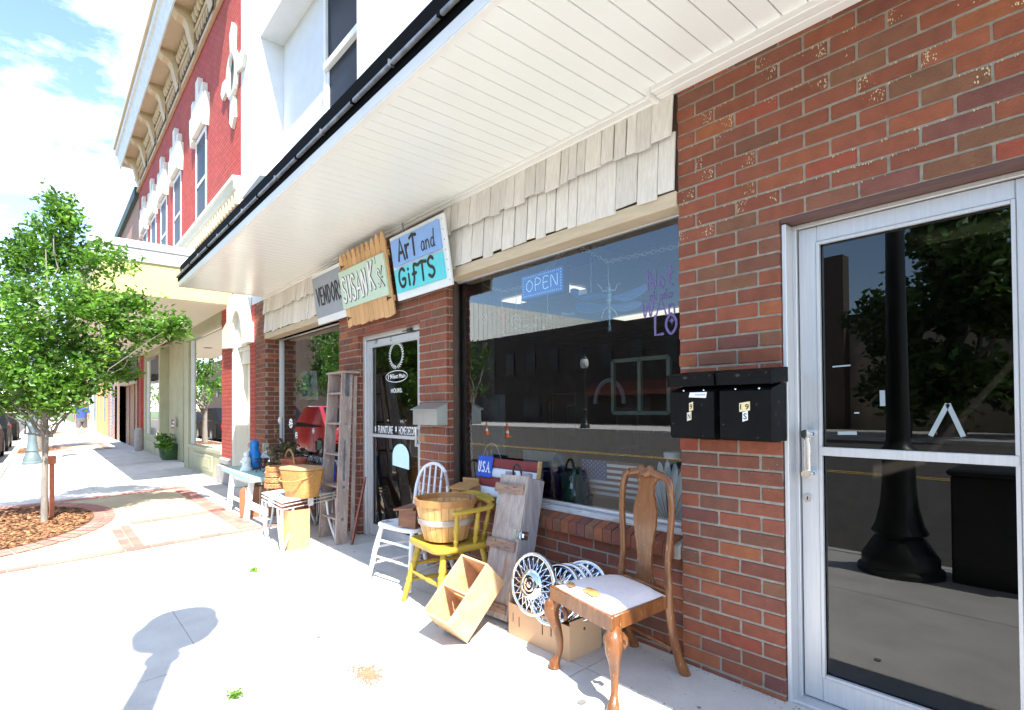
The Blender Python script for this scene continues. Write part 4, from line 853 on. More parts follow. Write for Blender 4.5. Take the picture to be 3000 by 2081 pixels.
# mulch beds
def mulch(cx, cy, label, n, seed):
    rnd = random.Random(seed); b = MB(); N = 40; P = []
    for i in range(N):
        A = 2*math.pi*i/N; yy = max(cy+1.0*1.05*math.sin(A), -3.02); P.append((cx+1.0*1.55*math.cos(A), yy, gnd(yy)+.016))
    b.add(P, [tuple(range(N))], (.5, .5, .5))
    for _ in range(n):
        A = rnd.uniform(0, 6.28); r_ = math.sqrt(rnd.random())*.98; x, y = cx+r_*1.55*math.cos(A), cy+r_*1.05*math.sin(A)
        if y < -3.0: continue
        z = gnd(y)+.02+rnd.random()*.02*(1.2-r_); a_ = rnd.uniform(0, 3.14); L = rnd.uniform(.018, .055); w_ = rnd.uniform(.006, .014); u_ = Vector((math.cos(a_), math.sin(a_), rnd.uniform(-.25, .35))); v_ = Vector((-math.sin(a_), math.cos(a_), rnd.uniform(-.3, .3)))*w_; c0 = Vector((x, y, z))
        g = rnd.uniform(.45, 1.5); b.add([c0-u_*L/2-v_, c0+u_*L/2-v_, c0+u_*L/2+v_, c0-u_*L/2+v_], [(0, 1, 2, 3)], (g, g*rnd.uniform(.85, 1), g*.9))
    return stuff(b.build('mulch', m_mulch), label, 'mulch')
mulch(-8.75, -2.95, 'loose brown wood chips round the small tree', 9000, 1)
for j, off in enumerate((-16.4, -32.8)):
    mulch(-8.75+off, -2.95, ('brown wood chips round the second street tree', 'brown wood chips round the third street tree')[j], 1500, 2+j)
    big_tree('sidewalk_tree', ('second green tree down the sidewalk beyond the grey lamp', 'third green tree far down the sidewalk')[j], -8.7+off, -2.5, gnd(-2.5), 4.6, 1.25, 60+j, 3500, .13, m_leaf)
# second tree overhanging the left edge
big_tree('roadside_tree', 'dark leafy tree across the road seen behind the small tree at the left edge', -45, -16, -.25, 9.5, 3.4, 71, 5000, .3, m_leafd)
# ================================================================ parked cars
m_tyre = mat('tyre_rubber', (.02, .02, .02), None, rough=.8); m_carglass = mat('car_glass', (.01, .012, .015), None, rough=.35, spec=.08)
def car(label, x, y, paint, group=None, L=4.5, suv=False, pick=False):
    z0 = -.255; t = thing('parked_car', label, 'car', (x, y, z0), group=group); W = .9; h = 1.62 if suv else 1.42
    # side profile along x (front towards -x)
    b = MB(); prof = [(-L/2, .35), (-L/2+.03, .62), (-L/2+.25, .74), (-L*.20, .92), (-L*.06, h-.08), (0, h), (L*.22, h-.02), (L*.40, .98), (L/2-.1, .90), (L/2, .65), (L/2, .35), (L/2-.15, .22), (-L/2+.15, .22)]
    secs = []
    for (yy, k, ins) in ((-W, .93, .16), (-W*.93, 1.0, .06), (W*.93, 1.0, .06), (W, .93, .16)):
        secs.append([(x+a*(1-.02*(ins > .1)), y+yy*(1-(.16 if c_ > 1.0 else 0)), z0+c_*(1 if c_ < 1 else (1 if ins < .1 else .985))) for a, c_ in prof])
    n = len(prof); vs = [p for s in secs for p in s]; fs = [tuple(range(n))]+[tuple(range(3*n+n-1, 3*n-1, -1))]
    for s in range(3):
        for i in range(n): fs.append((s*n+i, s*n+(i+1) % n, (s+1)*n+(i+1) % n, (s+1)*n+i))
    b.add(vs, fs); b.build('body', paint, t, 35)
    g = MB()
    for sg in (-1, 1):
        yy = y+sg*W*.868
        P = [(x-L*.17, .95), (x-L*.055, h-.13), (x+.02, h-.09), (x+L*.20, h-.11), (x+L*.34, .98)]
        g.add([(a, y+sg*(W*1.0 if c_ < 1.0 else W*.848), z0+c_) for a, c_ in P], [(0, 1, 2, 3, 4)])
    g.add([(x-L*.20, y-W*.8, z0+.93), (x-L*.20, y+W*.8, z0+.93), (x-L*.068, y+W*.74, z0+h-.09), (x-L*.068, y-W*.74, z0+h-.09)], [(0, 1, 2, 3)])
    g.add([(x+L*.40+.012, y-W*.8, z0+.99), (x+L*.40+.012, y+W*.8, z0+.99), (x+L*.235+.012, y+W*.74, z0+h-.05), (x+L*.235+.012, y-W*.74, z0+h-.05)], [(0, 1, 2, 3)]); g.build('windows', m_carglass, t)
    for sx in (-1, 1):
        for sy in (-1, 1):
            wx_, wy_ = x+sx*L*.31, y+sy*(W-.08); b = MB(); b.lathe([(.0, -.11), (.24, -.11), (.33, -.09), (.34, 0), (.33, .09), (.24, .105), (0, .105)], (wx_, wy_, z0+.34), 20, axis=(0, 1, 0)); wh = b.build('wheel', m_tyre, t, 40)
            b = MB(); b.lathe([(0, .112), (.08, .12), (.2, .113), (.21, .106)], (wx_, wy_, z0+.34), 16, axis=(0, sy, 0)); b.build('rim', m_rod, wh, 40)
    for sy in (-1, 1):
        b = MB(); b.box((x+L/2-.02, y+sy*W*.66-.12, z0+.66), (x+L/2+.012, y+sy*W*.66+.12, z0+.84), .01); b.build('tail_light', mat('tail_red', (.45, .01, .01), None, rough=.2) if 'tail_red' not in bpy.data.materials else bpy.data.materials['tail_red'], t)
        b = MB(); b.box((x-L/2-.012, y+sy*W*.66-.14, z0+.58), (x-L/2+.05, y+sy*W*.66+.14, z0+.72), .01); b.build('headlight', m_decal, t)
    return t
p_dark = mat('black_car_paint', (.008, .008, .009), None, rough=.6, spec=.1); p_maroon = mat('maroon_car_paint', (.035, .008, .01), None, rough=.6, spec=.12); p_red = mat('red_car_paint', (.62, .02, .025), None, rough=.15, coat=1); p_sil = mat('silver_car_paint', (.5, .5, .52), None, rough=.2, coat=1, metal=.4)
car('bright red parked car nearest along the kerb, reflected in the left shop window', -17.4, -4.3, p_red, 'cars parked along the kerb', 4.6, True)
car('dark maroon parked car second along the kerb at the left edge', -23.6, -4.3, p_maroon, 'cars parked along the kerb', 4.6, True)
car('black parked car third along the kerb', -29.6, -4.3, p_dark, 'cars parked along the kerb', 4.6, True)
car('dark parked car furthest along the kerb', -39.5, -4.3, p_dark, 'cars parked along the kerb')

# ================================================================ walking man
def person(x, y, z0, lab, H=1.78):
    t = thing('person', lab, 'person', (x, y, z0)); s = H/1.78
    me = bpy.data.meshes.new('body'); J = {'pel': (0, 0, .95, .13), 'wst': (0, 0, 1.12, .125), 'chs': (0, 0, 1.36, .15), 'nk': (0, 0, 1.52, .06), 'hd0': (.0, 0, 1.60, .082), 'hd1': (-.01, 0, 1.70, .088),
         'hl': (0, .10, .90, .10), 'kl': (-.08, .11, .50, .062), 'al': (.02, .11, .09, .042), 'fl': (-.16, .12, .04, .036), 'hr': (0, -.10, .90, .10), 'kr': (.06, -.11, .50, .062), 'ar': (.18, -.11, .12, .042), 'fr': (.04, -.12, .04, .036),
         'sl': (0, .20, 1.43, .062), 'el': (.05, .27, 1.15, .044), 'wl': (-.04, .28, .92, .03), 'hnl': (-.06, .27, .84, .028), 'sr': (0, -.20, 1.43, .062), 'er': (-.03, -.27, 1.15, .044), 'wr': (-.12, -.27, .94, .03), 'hnr': (-.15, -.26, .87, .028)}
    K = list(J); E = [('pel', 'wst'), ('wst', 'chs'), ('chs', 'nk'), ('nk', 'hd0'), ('hd0', 'hd1'), ('pel', 'hl'), ('hl', 'kl'), ('kl', 'al'), ('al', 'fl'), ('pel', 'hr'), ('hr', 'kr'), ('kr', 'ar'), ('ar', 'fr'), ('chs', 'sl'), ('sl', 'el'), ('el', 'wl'), ('wl', 'hnl'), ('chs', 'sr'), ('sr', 'er'), ('er', 'wr'), ('wr', 'hnr')]
    me.from_pydata([(J[k][0]*s, J[k][1]*s, J[k][2]*s) for k in K], [(K.index(a), K.index(c_)) for a, c_ in E], [])
    o = bpy.data.objects.new('body', me); col.objects.link(o); o.parent = t; ORG[o.name] = Vector((x, y, z0))
    md = o.modifiers.new('skin', 'SKIN'); 
    for i, k in enumerate(K): me.skin_vertices[0].data[i].radius = (J[k][3]*s, J[k][3]*s)
    me.skin_vertices[0].data[0].use_root = True; o.modifiers.new('sub', 'SUBSURF').levels = 2; o.modifiers['sub'].render_levels = 2
    me.materials.append(mat('skin', (.55, .30, .20), None, rough=.6))
    o2 = MB(); V = lambda k, dx=0, dz=0: (x+J[k][0]*s+dx, y+J[k][1]*s, z0+J[k][2]*s+dz)
    o2.lathe([(.17, -.02), (.185, .12), (.175, .25), (.20, .42), (.19, .50), (.08, .56), (.065, .58)], (x, y, z0+.93*s), 20, sx=.72, sy=1.12)
    for sd in ('l', 'r'): o2.tube([V('s'+sd), V('e'+sd, 0, .05)], [.075, .062], 10)
    o2.build('polo_shirt', mat('navy_shirt', (.04, .085, .27), (.03, .07, .22), rough=.8, scale=8), t, 50)
    o2 = MB(); o2.lathe([(.15, -.09), (.175, 0), (.172, .10)], (x, y, z0+.86*s), 18, sx=.75, sy=1.12)
    for sd in ('l', 'r'): o2.tube([V('h'+sd), V('k'+sd, 0, .02)], [.108, .098], 10)
    o2.build('shorts', mat('grey_shorts', (.13, .125, .12), None, rough=.8), t, 50)
    o2 = MB(); o2.lathe([(.0, .10), (.05, .093), (.085, .06), (.094, .01), (.085, -.04)], (x+J['hd1'][0]+.006, y, z0+1.70*s), 16); o2.build('hair', mat('grey_hair', (.3, .27, .24), None, rough=.8), t, 50)
    for sd in ('l', 'r'):
        o2 = MB(); p = V('f'+sd); q_ = V('a'+sd); o2.box((p[0]-.06, p[1]-.045, max(z0, p[2]-.045)), (q_[0]+.06, p[1]+.045, p[2]+.03), .02); o2.build('shoe', m_decal, t)
    return t
pp = gz(248, 1262, -.04)
person(-33.0, -1.0, gnd(-1.0), 'man in a navy polo shirt and grey shorts walking away down the sidewalk')
# planter and downspout foot
pl = thing('flower_planter', 'dark green glazed planter with bright leaves and a small flag at the shop entry', 'planter', (-15.0, -.1, 0))
P0 = gz(506, 1322, 0)
pc = Vector((P0.x, P0.y, 0)); pc = Vector((-16.3, .10, 0))
b = MB(); b.lathe([(.20, 0), (.24, .06), (.29, .36), (.31, .40), (.27, .41), (.26, .35), (0, .34)], pc, 22); b.build('pot', mat('green_glaze', (.06, .13, .04), (.03, .07, .03), rough=.25, scale=4), pl, 40)
b = MB(); leafcloud(b, [(pc+Vector((-.05, -.1, .50)), .20, 1, .6), (pc+Vector((.22, -.2, .36)), .16, 1, .5)], 320, .10, 90, 10, .12); b.build('foliage', m_leaf, pl)
b = MB(); b.tube([pc+Vector((0, 0, .5)), pc+Vector((.05, 0, 1.05))], .008, 6); fs_ = b.build('flag_stick', m_tan, pl)
for i in range(5): b = MB(); z_ = 1.02-.045*i; b.box(pc+Vector((.05, -.003, z_-.044)), pc+Vector((.32, .003, z_)), 0); b.build('flag_stripe', mat('flag_red', (.5, .03, .05), None) if i == 0 else (bpy.data.materials['flag_red'] if i % 2 == 0 else m_decal), fs_)
b = MB(); b.box(pc+Vector((.05, -.006, .89)), pc+Vector((.18, -.0035, 1.02))); b.build('flag_canton', mat('flag_blue', (.02, .05, .32), None), fs_)
b = MB(); b.lathe([(.10, 0), (.115, .05), (.115, .62), (.09, .70), (.0, .72)], (-20.6, -.12, gnd(-.12)), 14); tag(b.build('concrete_bollard', m_stone, None, 40), 'pale round concrete bollard against the wall left of the sage shop', 'bollard')
# ================================================================ goods on the sidewalk
m_wgrey = mat('weathered_wood', (.50, .42, .38), (.34, .28, .25), rough=.9, scale=5, stretch=(9, 9, 1), bump=.5, c3=(.46, .27, .15), s3=1.6, t3=.60, w3=.15)
m_wgreyd = mat('grey_wood_side', (.37, .33, .34), (.25, .22, .23), rough=.9, scale=5, stretch=(9, 9, 1), bump=.5)
m_pine = mat('pine_wood', (.62, .38, .17), (.50, .28, .11), rough=.7, scale=4, stretch=(1, 9, 9), bump=.2, c3=(.34, .17, .07), s3=3, t3=.68, w3=.06)
m_pine2 = mat('cedar_picket', (.66, .40, .20), (.56, .32, .14), rough=.75, scale=4, stretch=(9, 9, 1), bump=.2, attr=True)
m_basket = mat('basket_splint', (.68, .42, .17), (.55, .31, .11), rough=.6, scale=4, stretch=(9, 9, 1), attr=True)
m_wick = mat('wicker', (.52, .28, .10), (.36, .17, .05), rough=.6, scale=30, stretch=(1, 1, 4), bump=.8, bscale=60)
m_ypaint = mat('yellow_chair_paint', (.50, .345, .045), (.40, .26, .03), rough=.42, scale=6, c3=(.30, .20, .03), s3=11, t3=.68, w3=.06)
m_wpaint = mat('chipped_white_paint', (.80, .80, .82), (.74, .74, .76), rough=.55, scale=5, c3=(.36, .32, .30), s3=9, t3=.62, w3=.03)
m_wmetal = mat('white_metal', (.78, .78, .76), (.70, .70, .68), rough=.4, scale=6)
m_maple = mat('maple_varnish', (.24, .088, .024), (.13, .042, .012), rough=.32, scale=3.5, stretch=(8, 8, 1), coat=.4, c3=(.50, .30, .14), s3=26, t3=.655, w3=.03)
m_linen = mat('worn_linen', (.88, .79, .77), (.82, .73, .72), rough=.95, scale=60, bump=.3)
m_wicker2 = mat('pale_wicker', (.70, .34, .14), (.45, .18, .06), rough=.6, scale=20, stretch=(1, 1, 3), bump=.8, bscale=70)
m_card = mat('cardboard', (.62, .40, .24), (.55, .35, .20), rough=.85, scale=3, c3=(.45, .25, .12), s3=1.5, t3=.64, w3=.06)
m_iron = mat('wrought_iron', (.02, .02, .02), None, rough=.5)
m_terra = mat('terracotta', (.42, .13, .075), (.34, .10, .055), rough=.7, scale=6)
def turned(mb, a, b_, r, rings=((.15, 1.35), (.2, .7), (.5, 1.1), (.8, .7), (.85, 1.35)), n=10, m_=22):
    a, b_ = Vector(a), Vector(b_); P = []; rs = []
    for i in range(m_+1):
        t = i/m_; k = 1.0
        for (c_, s_) in rings: k *= 1+(s_-1)*math.exp(-((t-c_)/.035)**2)
        k *= .82+.3*math.sin(math.pi*min(1, max(0, t)))
        P.append(a.lerp(b_, t)); rs.append(r*k)
    mb.tube(P, rs, n)
def seat_mesh(mb, hw, hd, z, th, r_=.08, n=6, back_narrow=.9, dish=.008):
    P = []
    for (sx, sy) in ((1, -1), (1, 1), (-1, 1), (-1, -1)):
        k = back_narrow if sy > 0 else 1; a0 = {(1, -1): -90, (1, 1): 0, (-1, 1): 90, (-1, -1): 180}[sx, sy]
        for i in range(n+1):
            A = R(a0+90*i/n); P.append((sx*(hw*k-r_)+r_*math.cos(A), sy*(hd-r_)+r_*math.sin(A)))
    m_ = len(P); vs = []; 
    for (s, zz) in ((.94, z-th), (.99, z-th*.75), (1, z-th*.4), (.985, z-.004), (.95, z), (.7, z-dish), (.0, z-dish)):
        vs += [(a*s, b_*s, zz) for a, b_ in P]
    fs = [tuple(range(m_-1, -1, -1))]
    for j in range(6):
        for i in range(m_): fs.append((j*m_+i, j*m_+(i+1) % m_, (j+1)*m_+(i+1) % m_, (j+1)*m_+i))
    mb.add(vs, fs)
# ---- white hoop-back chair
def white_chair():
    t = thing('hoop_back_chair', 'chipped white wooden hoop-back chair standing before the left shop door', 'chair', (-3.60, -.29, -.012), R(8))
    s = MB(); seat_mesh(s, .225, .20, .425, .035, .09, back_narrow=.82); s.build('seat', m_wpaint, t, 40, True)
    Lg = [((-.18, -.15), (-.245, -.225)), ((.18, -.15), (.245, -.225)), ((-.12, .14), (-.17, .27)), ((.12, .14), (.17, .27))]
    for (a, c_) in Lg: s = MB(); s.tube([(a[0], a[1], .40), ((a[0]+c_[0])/2, (a[1]+c_[1])/2, .22), (c_[0], c_[1], .002)], [.017, .021, .014], 10); s.build('leg', m_wpaint, t, 50, True)
    f_ = lambda i, z: tuple(Lg[i][0][k]+(Lg[i][1][k]-Lg[i][0][k])*(1-z/.4) for k in (0, 1))+(z,)
    for (i, j, z) in ((0, 1, .29), (0, 1, .17), (0, 2, .24), (1, 3, .24), (0, 2, .12), (1, 3, .12), (2, 3, .2)): s = MB(); s.tube([f_(i, z), f_(j, z)], .0095, 8); s.build('stretcher', m_wpaint, t, 50, True)
    hp = [(-.165, .145, .42), (-.185, .165, .55), (-.18, .185, .68), (-.135, .20, .785), (-.065, .208, .83), (0, .21, .842), (.065, .208, .83), (.135, .20, .785), (.18, .185, .68), (.185, .165, .55), (.165, .145, .42)]
    s = MB(); s.tube(smooth_line(hp, 5), .0135, 10); s.build('hoop_back', m_wpaint, t, 60, True)
    for (x0, x1, zt) in ((-.08, -.10, .80), (-.03, -.033, .83), (.03, .033, .83), (.08, .10, .80)): s = MB(); s.tube([(x0, .15, .42), (x1, .175, .62), (x1, .200, zt)], [.008, .010, .007], 8); s.build('spindle', m_wpaint, t, 60, True)
white_chair()
# ---- yellow captain's chair
yc = thing('captains_chair', 'yellow painted wooden armchair with turned legs holding the bushel basket', 'chair', (-2.965, -.385, -.015), R(-6))
s = MB(); seat_mesh(s, .235, .215, .43, .042, .09, back_narrow=.92, dish=.012); s.build('seat', m_ypaint, yc, 40, True)
Lg = [((-.17, -.14), (-.26, -.215)), ((.17, -.14), (.24, -.215)), ((-.14, .14), (-.19, .24)), ((.15, .14), (.21, .24))]
for (a, c_) in Lg: s = MB(); turned(s, (a[0], a[1], .395), (c_[0], c_[1], .002), .021, ((.28, 1.25), (.32, .75), (.36, 1.2), (.6, .8), (.64, 1.25), (.68, .8))); s.build('leg', m_ypaint, yc, 50, True)
f_ = lambda i, z: tuple(Lg[i][0][k]+(Lg[i][1][k]-Lg[i][0][k])*(1-z/.395) for k in (0, 1))+(z,)
for (i, j, z) in ((0, 1, .20), (0, 2, .14), (1, 3, .14), (0, 2, .25), (1, 3, .25), (2, 3, .2)): s = MB(); turned(s, f_(i, z), f_(j, z), .0125, ((.4, 1.3), (.5, .8), (.6, 1.3)), 8, 16); s.build('stretcher', m_ypaint, yc, 50, True)
arm = [(-.255, -.12, .64), (-.262, .02, .645), (-.24, .14, .65), (-.15, .212, .66), (0, .232, .665), (.15, .212, .66), (.24, .14, .65), (.262, .02, .645), (.255, -.12, .64)]
s = MB(); s.tube(smooth_line(arm, 5), [.018]+[.024]*39+[.018]*1, 10, squash=(Z, .6)); s.build('arm_rail', m_ypaint, yc, 60, True)
s = MB(); P = smooth_line([(-.22, .19, .672), (-.12, .225, .698), (0, .24, .692), (.12, .225, .698), (.22, .19, .672)], 4); s.add([p+Vector((0, -.011, -.045)) for p in P]+[p+Vector((0, -.011, .01)) for p in P]+[p+Vector((0, .011, -.045)) for p in P]+[p+Vector((0, .011, .01)) for p in P],
  [f for i in range(len(P)-1) for f in ((i, i+1, len(P)+i+1, len(P)+i), (2*len(P)+i+1, 2*len(P)+i, 3*len(P)+i, 3*len(P)+i+1), (len(P)+i, len(P)+i+1, 3*len(P)+i+1, 3*len(P)+i), (i+1, i, 2*len(P)+i, 2*len(P)+i+1))]); s.build('crest_rail', m_ypaint, yc, 50, True)
for (a, c_) in (((-.21, -.08), (-.25, -.09)), ((.21, -.08), (.25, -.09)), ((-.2, .06), (-.25, .06)), ((.2, .06), (.25, .06)), ((-.12, .17), (-.15, .208)), ((.12, .17), (.15, .208)), ((0, .18), (0, .228))):
    s = MB(); turned(s, (a[0], a[1], .42), (c_[0], c_[1], .64), .014, ((.2, 1.3), (.26, .7), (.5, 1.25), (.76, .7), (.82, 1.2))); s.build('arm_spindle', m_ypaint, yc, 50, True)
# ---- bushel basket
bx = Vector((-2.985, -.41, .418)); bk = thing('bushel_basket', 'round splint bushel basket with a grey middle band, standing on the yellow armchair', 'basket', bx)
s = MB(); n = 26; rnd = random.Random(4)
for i in range(n):
    a0, a1 = 2*math.pi*i/n, 2*math.pi*(i+.93)/n; g = rnd.uniform(.82, 1.1); col_ = (g, g*rnd.uniform(.93, 1.03), g*.95); j = rnd.uniform(-.002, .002)
    rows = [(.0, .11), (.0, .142), (.06, .158), (.13, .175), (.20, .187), (.262, .196)]
    vs = []
    for (z_, r_) in rows:
        for A in (a0, a1): vs.append(bx+Vector(((r_+j)*math.cos(A), (r_+j)*math.sin(A), z_+.003)))
    for (z_, r_) in rows:
        for A in (a0, a1): vs.append(bx+Vector(((r_+j-.004)*math.cos(A), (r_+j-.004)*math.sin(A), z_+.005)))
    fs = []
    for k in range(5): fs += [(2*k, 2*k+1, 2*k+3, 2*k+2), (12+2*k+1, 12+2*k, 12+2*k+2, 12+2*k+3), (2*k, 2*k+2, 12+2*k+2, 12+2*k), (2*k+1, 12+2*k+1, 12+2*k+3, 2*k+3)]
    s.add(vs, fs, col_)
s.build('staves', m_basket, bk)
s = MB(); s.lathe([(.135, .008), (.135, .014)], bx, 24); s.build('bottom', m_basket, bk)
def hoop(z0, z1, r0, r1, m_, nm, th=.005):
    s = MB(); s.lathe([(r0+.001, z0), (r0+th, z0), (r1+th, z1), (r1+.001, z1), (r0+.001, z0)], bx, 40); s.build(nm, m_, bk, 40)
hoop(.225, .265, .192, .197, mat('rim_hoop', (.50, .24, .08), (.38, .16, .05), rough=.5, scale=12), 'rim_hoop', .007)
s = MB(); s.lathe([(.185, .232), (.1915, .232), (.1925, .265), (.186, .265), (.185, .232)], bx, 40); s.build('inner_rim', bpy.data.materials['rim_hoop'], bk, 40)
hoop(.105, .142, .170, .178, mat('greyed_band', (.48, .42, .38), (.38, .32, .28), rough=.8, scale=9, stretch=(1, 1, 6)), 'middle_band')
for A in (200, 20):
    s = MB(); c_ = bx+Vector((.2*math.cos(R(A)), .2*math.sin(R(A)), .26)); d_ = Vector((-math.sin(R(A)), math.cos(R(A)), 0))
    s.tube([c_-d_*.04+Z*-.02, c_-d_*.03+Z*.035, c_+Z*-.01, c_+d_*.03+Z*.035, c_+d_*.04-Z*.02], .002, 5); s.build('wire_handle', m_rod, bk)
# ---- birdhouses
def birdhouse(label, c, rz, s_, m_, tilt=0, entr=True, rimw=None):
    t = thing('birdhouse', label, 'birdhouse', c, rz); w, d, h = .10*s_, .14*s_, .15*s_; t.rotation_euler[0] = tilt
    b = MB(); b.prism([(-w, 0), (-w, h*.82), (w, h*.82), (w, 0)], (0, -d/2, 0), X, Z, Y, .012*s_)
    b.build('front_board', m_, t, None, True)
    b = MB(); b.box((-w, -d/2+.0125*s_, 0), (-w+.012*s_, d/2, h*.86), .001); b.build('side_board', m_, t, None, True)
    b = MB(); b.box((w-.012*s_, -d/2+.0125*s_, 0), (w, d/2, h*.86), .001); b.build('side_board', m_, t, None, True)
    b = MB(); b.box((-w+.013*s_, d/2-.012*s_, 0), (w-.013*s_, d/2, h*1.25), .001); b.build('back_board', m_, t, None, True)
    b = MB(); M = Matrix.Translation((0, 0, h*.84)) @ Matrix.Rotation(R(9), 4, 'X'); b.box((-w*1.16, -d*.78, 0), (w*1.16, d*.5-.014*s_, .013*s_), .002, M); b.build('roof', m_, t, None, True)
    b = MB(); b.lathe([(0.0, 0), (.018*s_, 0), (.018*s_, .002)], (0, -d/2-.0008, h*.5), 16, axis=(0, -1, 0)); b.build('entrance_hole', m_ink, t, None, True)
    return t
birdhouse('golden cedar birdhouse with round entrance hole on the brick sill left of the flag board', (-3.235, -.065, .585), R(14), .86, mat('cedar_gold', (.52, .29, .11), (.40, .20, .07), rough=.7, scale=4, stretch=(2, 2, 9), bump=.3))
birdhouse('small brown birdhouse lying tilted on the white chair seat', (-3.47, -.36, .418), R(-62), 1.0, mat('brown_cedar', (.27, .13, .075), (.19, .085, .05), rough=.8, scale=6, stretch=(1, 1, 8), bump=.4), R(-4))
# ---- flag board "U.S.A."
fb = thing('flag_board', 'wooden board painted as a flag with blue lettered corner, standing on the brick sill', 'sign', (-2.85, .03, .585))
m_fr = mat('barn_red_paint', (.27, .03, .028), (.21, .022, .02), rough=.55, scale=9); m_fw = mat('matt_white_paint', (.78, .80, .84), (.70, .72, .76), rough=.6, scale=9); m_fbl = mat('royal_blue_paint', (.015, .095, .56), (.012, .07, .45), rough=.5, scale=9)
lean = R(-9); M0 = Matrix.Translation((-3.225, .015, .560)) @ Matrix.Rotation(lean, 4, 'X') @ Matrix.Rotation(R(0), 4, 'Z')
for i in range(5):
    z0, z1 = .069*i, .069*(i+1)-.002; b = MB(); P = [(0, z0), (-.010, z0+.008), (-.014, (z0+z1)/2), (-.010, z1-.008), (0, z1)]
    t_ = MB(); x0 = .03*(5-i)/5*0; t_.prism(P, (.0, 0, 0), Y, Z, X, .62); b.add([M0 @ Vector(v) for v in t_.v], t_.f); b.build('stripe_board', m_fw if i % 2 else m_fr, fb, 40)
b = MB(); b.box((.0, -.026, .20), (.165, -.0145, .352), .002, M0); bb = b.build('blue_corner', m_fbl, fb)
b = MB(); b.box((.621, -.012, -.002), (.636, .014, .352), .001, M0); b.build('end_batten', m_pine, fb)
# letters U.S.A. are rounded
b = MB(); mm = M0.to_3x3(); letters(b, 'U.S.A.', M0 @ Vector((.016, -.0265, .238)), mm @ X, mm @ Z, mm @ Y * -1, .072, .142, .0056, .0003, sharp=False); b.build('lettering', m_decal, bb)
# ---- weathered trunk (fitted box)
def fitted(c, ax, dims):
    M = Matrix((Vector(ax[0]), Vector(ax[1]), Vector(ax[2]))).transposed().to_4x4(); M.translation = Vector(c); return M, dims
M, (W_, D_, H_) = fitted((-2.685, -.367, .012), ((.998, .062, .017), (-.056, .969, -.239), (-.032, .237, .971)), (.241, .153, .848))
tk = thing('ammunition_trunk', 'weathered grey wooden trunk with battens standing on end against the bulkhead', 'trunk', (-2.66, -.3, 0))
b = MB()
for (x0, x1) in ((.0, .075), (.0765, .155), (.1565, W_)): b.box((x0, 0, .0), (x1, .016, H_), .0015, M)
b.build('lid_boards', m_wgrey, tk)
b = MB(); b.box((W_-.016, .0165, .01), (W_+.002, D_, H_-.008), .002, M); b.box((0, .0165, .01), (.016, D_, H_-.008), .002, M); b.box((.0165, D_-.016, .0), (W_-.017, D_, H_), .001, M); b.box((.0165, .0165, H_-.03), (W_-.017, D_-.017, H_-.014), 0, M); b.box((.0165, .0165, .012), (W_-.017, D_-.017, .03), 0, M)
b.build('case', m_wgreyd, tk)
for (za, zb, x0) in ((.735, .795, -.02), (.395, .455, -.02), (.035, .085, .03)):
    b = MB(); b.box((x0, -.017, za), (W_-.012, -.0005, zb), .002, M); bt = b.build('batten', mat('old_batten', (.42, .27, .19), (.26, .16, .12), rough=.9, scale=5, stretch=(1, 8, 8), bump=.4, c3=(.14, .10, .09), s3=12, t3=.62) if 'old_batten' not in bpy.data.materials else bpy.data.materials['old_batten'], tk)
    rnd = random.Random(int(za*100)); b = MB()
    for k in range(10): b.lathe([(0, 0), (rnd.uniform(.002, .0045), .0005)], M @ Vector((rnd.uniform(x0+.02, W_-.03), -.0178, rnd.uniform(za+.01, zb-.01))), 6, axis=(0, -1, 0))
    b.build('nail_holes', m_ink, bt)
for x0 in (.015, .165): b = MB(); b.box((x0, .02, H_-.013), (x0+.06, .06, H_+.024), .003, M); b.build('end_block', m_wgreyd, tk)
b = MB(); b.tube([M @ Vector(p) for p in smooth_line([(.075, .04, H_-.01), (.085, .02, H_+.045), (.115, .01, H_+.07), (.145, .02, H_+.045), (.155, .04, H_-.01)], 5)], .007, 8); b.build('rope_handle', m_ink, tk, 60)
for (x, z) in ((-.003, .66), (.185, .47)): b = MB(); b.box((x, -.003, z), (x+.028, -.0006, z+.055), .0008, M); b.build('hinge_plate', mat('old_zinc', (.55, .56, .45), (.4, .4, .33), rough=.5, metal=.5) if 'old_zinc' not in bpy.data.materials else bpy.data.materials['old_zinc'], tk)
b = MB(); b.box((W_-.02, -.006, .475), (W_+.009, .004, .515), .001, M); b.box((W_+.0025, .0045, .47), (W_+.008, .07, .52), .001, M); b.box((W_+.009, .022, .483), (W_+.014, .055, .507), .001, M); b.build('latch', m_chrome, tk)
type_text('stencil_marks', '12 / 1', M @ Vector((.10, -.0008, .53)), M.to_3x3() @ X, M.to_3x3() @ Z, .03, .07, m_wgreyd, tk)
# ---- soda crate standing tilted on its end
M, (W_, D_, H_) = fitted((-2.584, -.662, .048), ((.075, -.855, .513), (.962, -.074, -.263), (.263, .514, .817)), (.215, .194, .381))
M, (W_, D_, H_) = fitted((-2.584, -.662, .048), ((-.86, .075, .505), (.263, -.855, .447), (0, 0, 0)), (.215, .194, .381))
ax_i, ax_j, ax_k = Vector((.075, -.855, .513)), Vector((.962, -.074, -.263)), Vector((.263, .514, .817))
AX = [ax_i, ax_j, ax_k]
ax_i, ax_j, ax_k = Vector((-.997, -.055, .052)), Vector((-.076, .703, -.707)), Vector((-.002, .709, .705)); W_, D_, H_ = .23, .195, .382
M = Matrix((ax_i, ax_j, ax_k)).transposed().to_4x4(); M.translation = Vector((-2.407, -.789, .124))
cr_ = thing('wooden_crate', 'two-compartment pine crate tipped on its end against the yellow chair and trunk', 'crate', (-2.5, -.55, 0)); th = .011
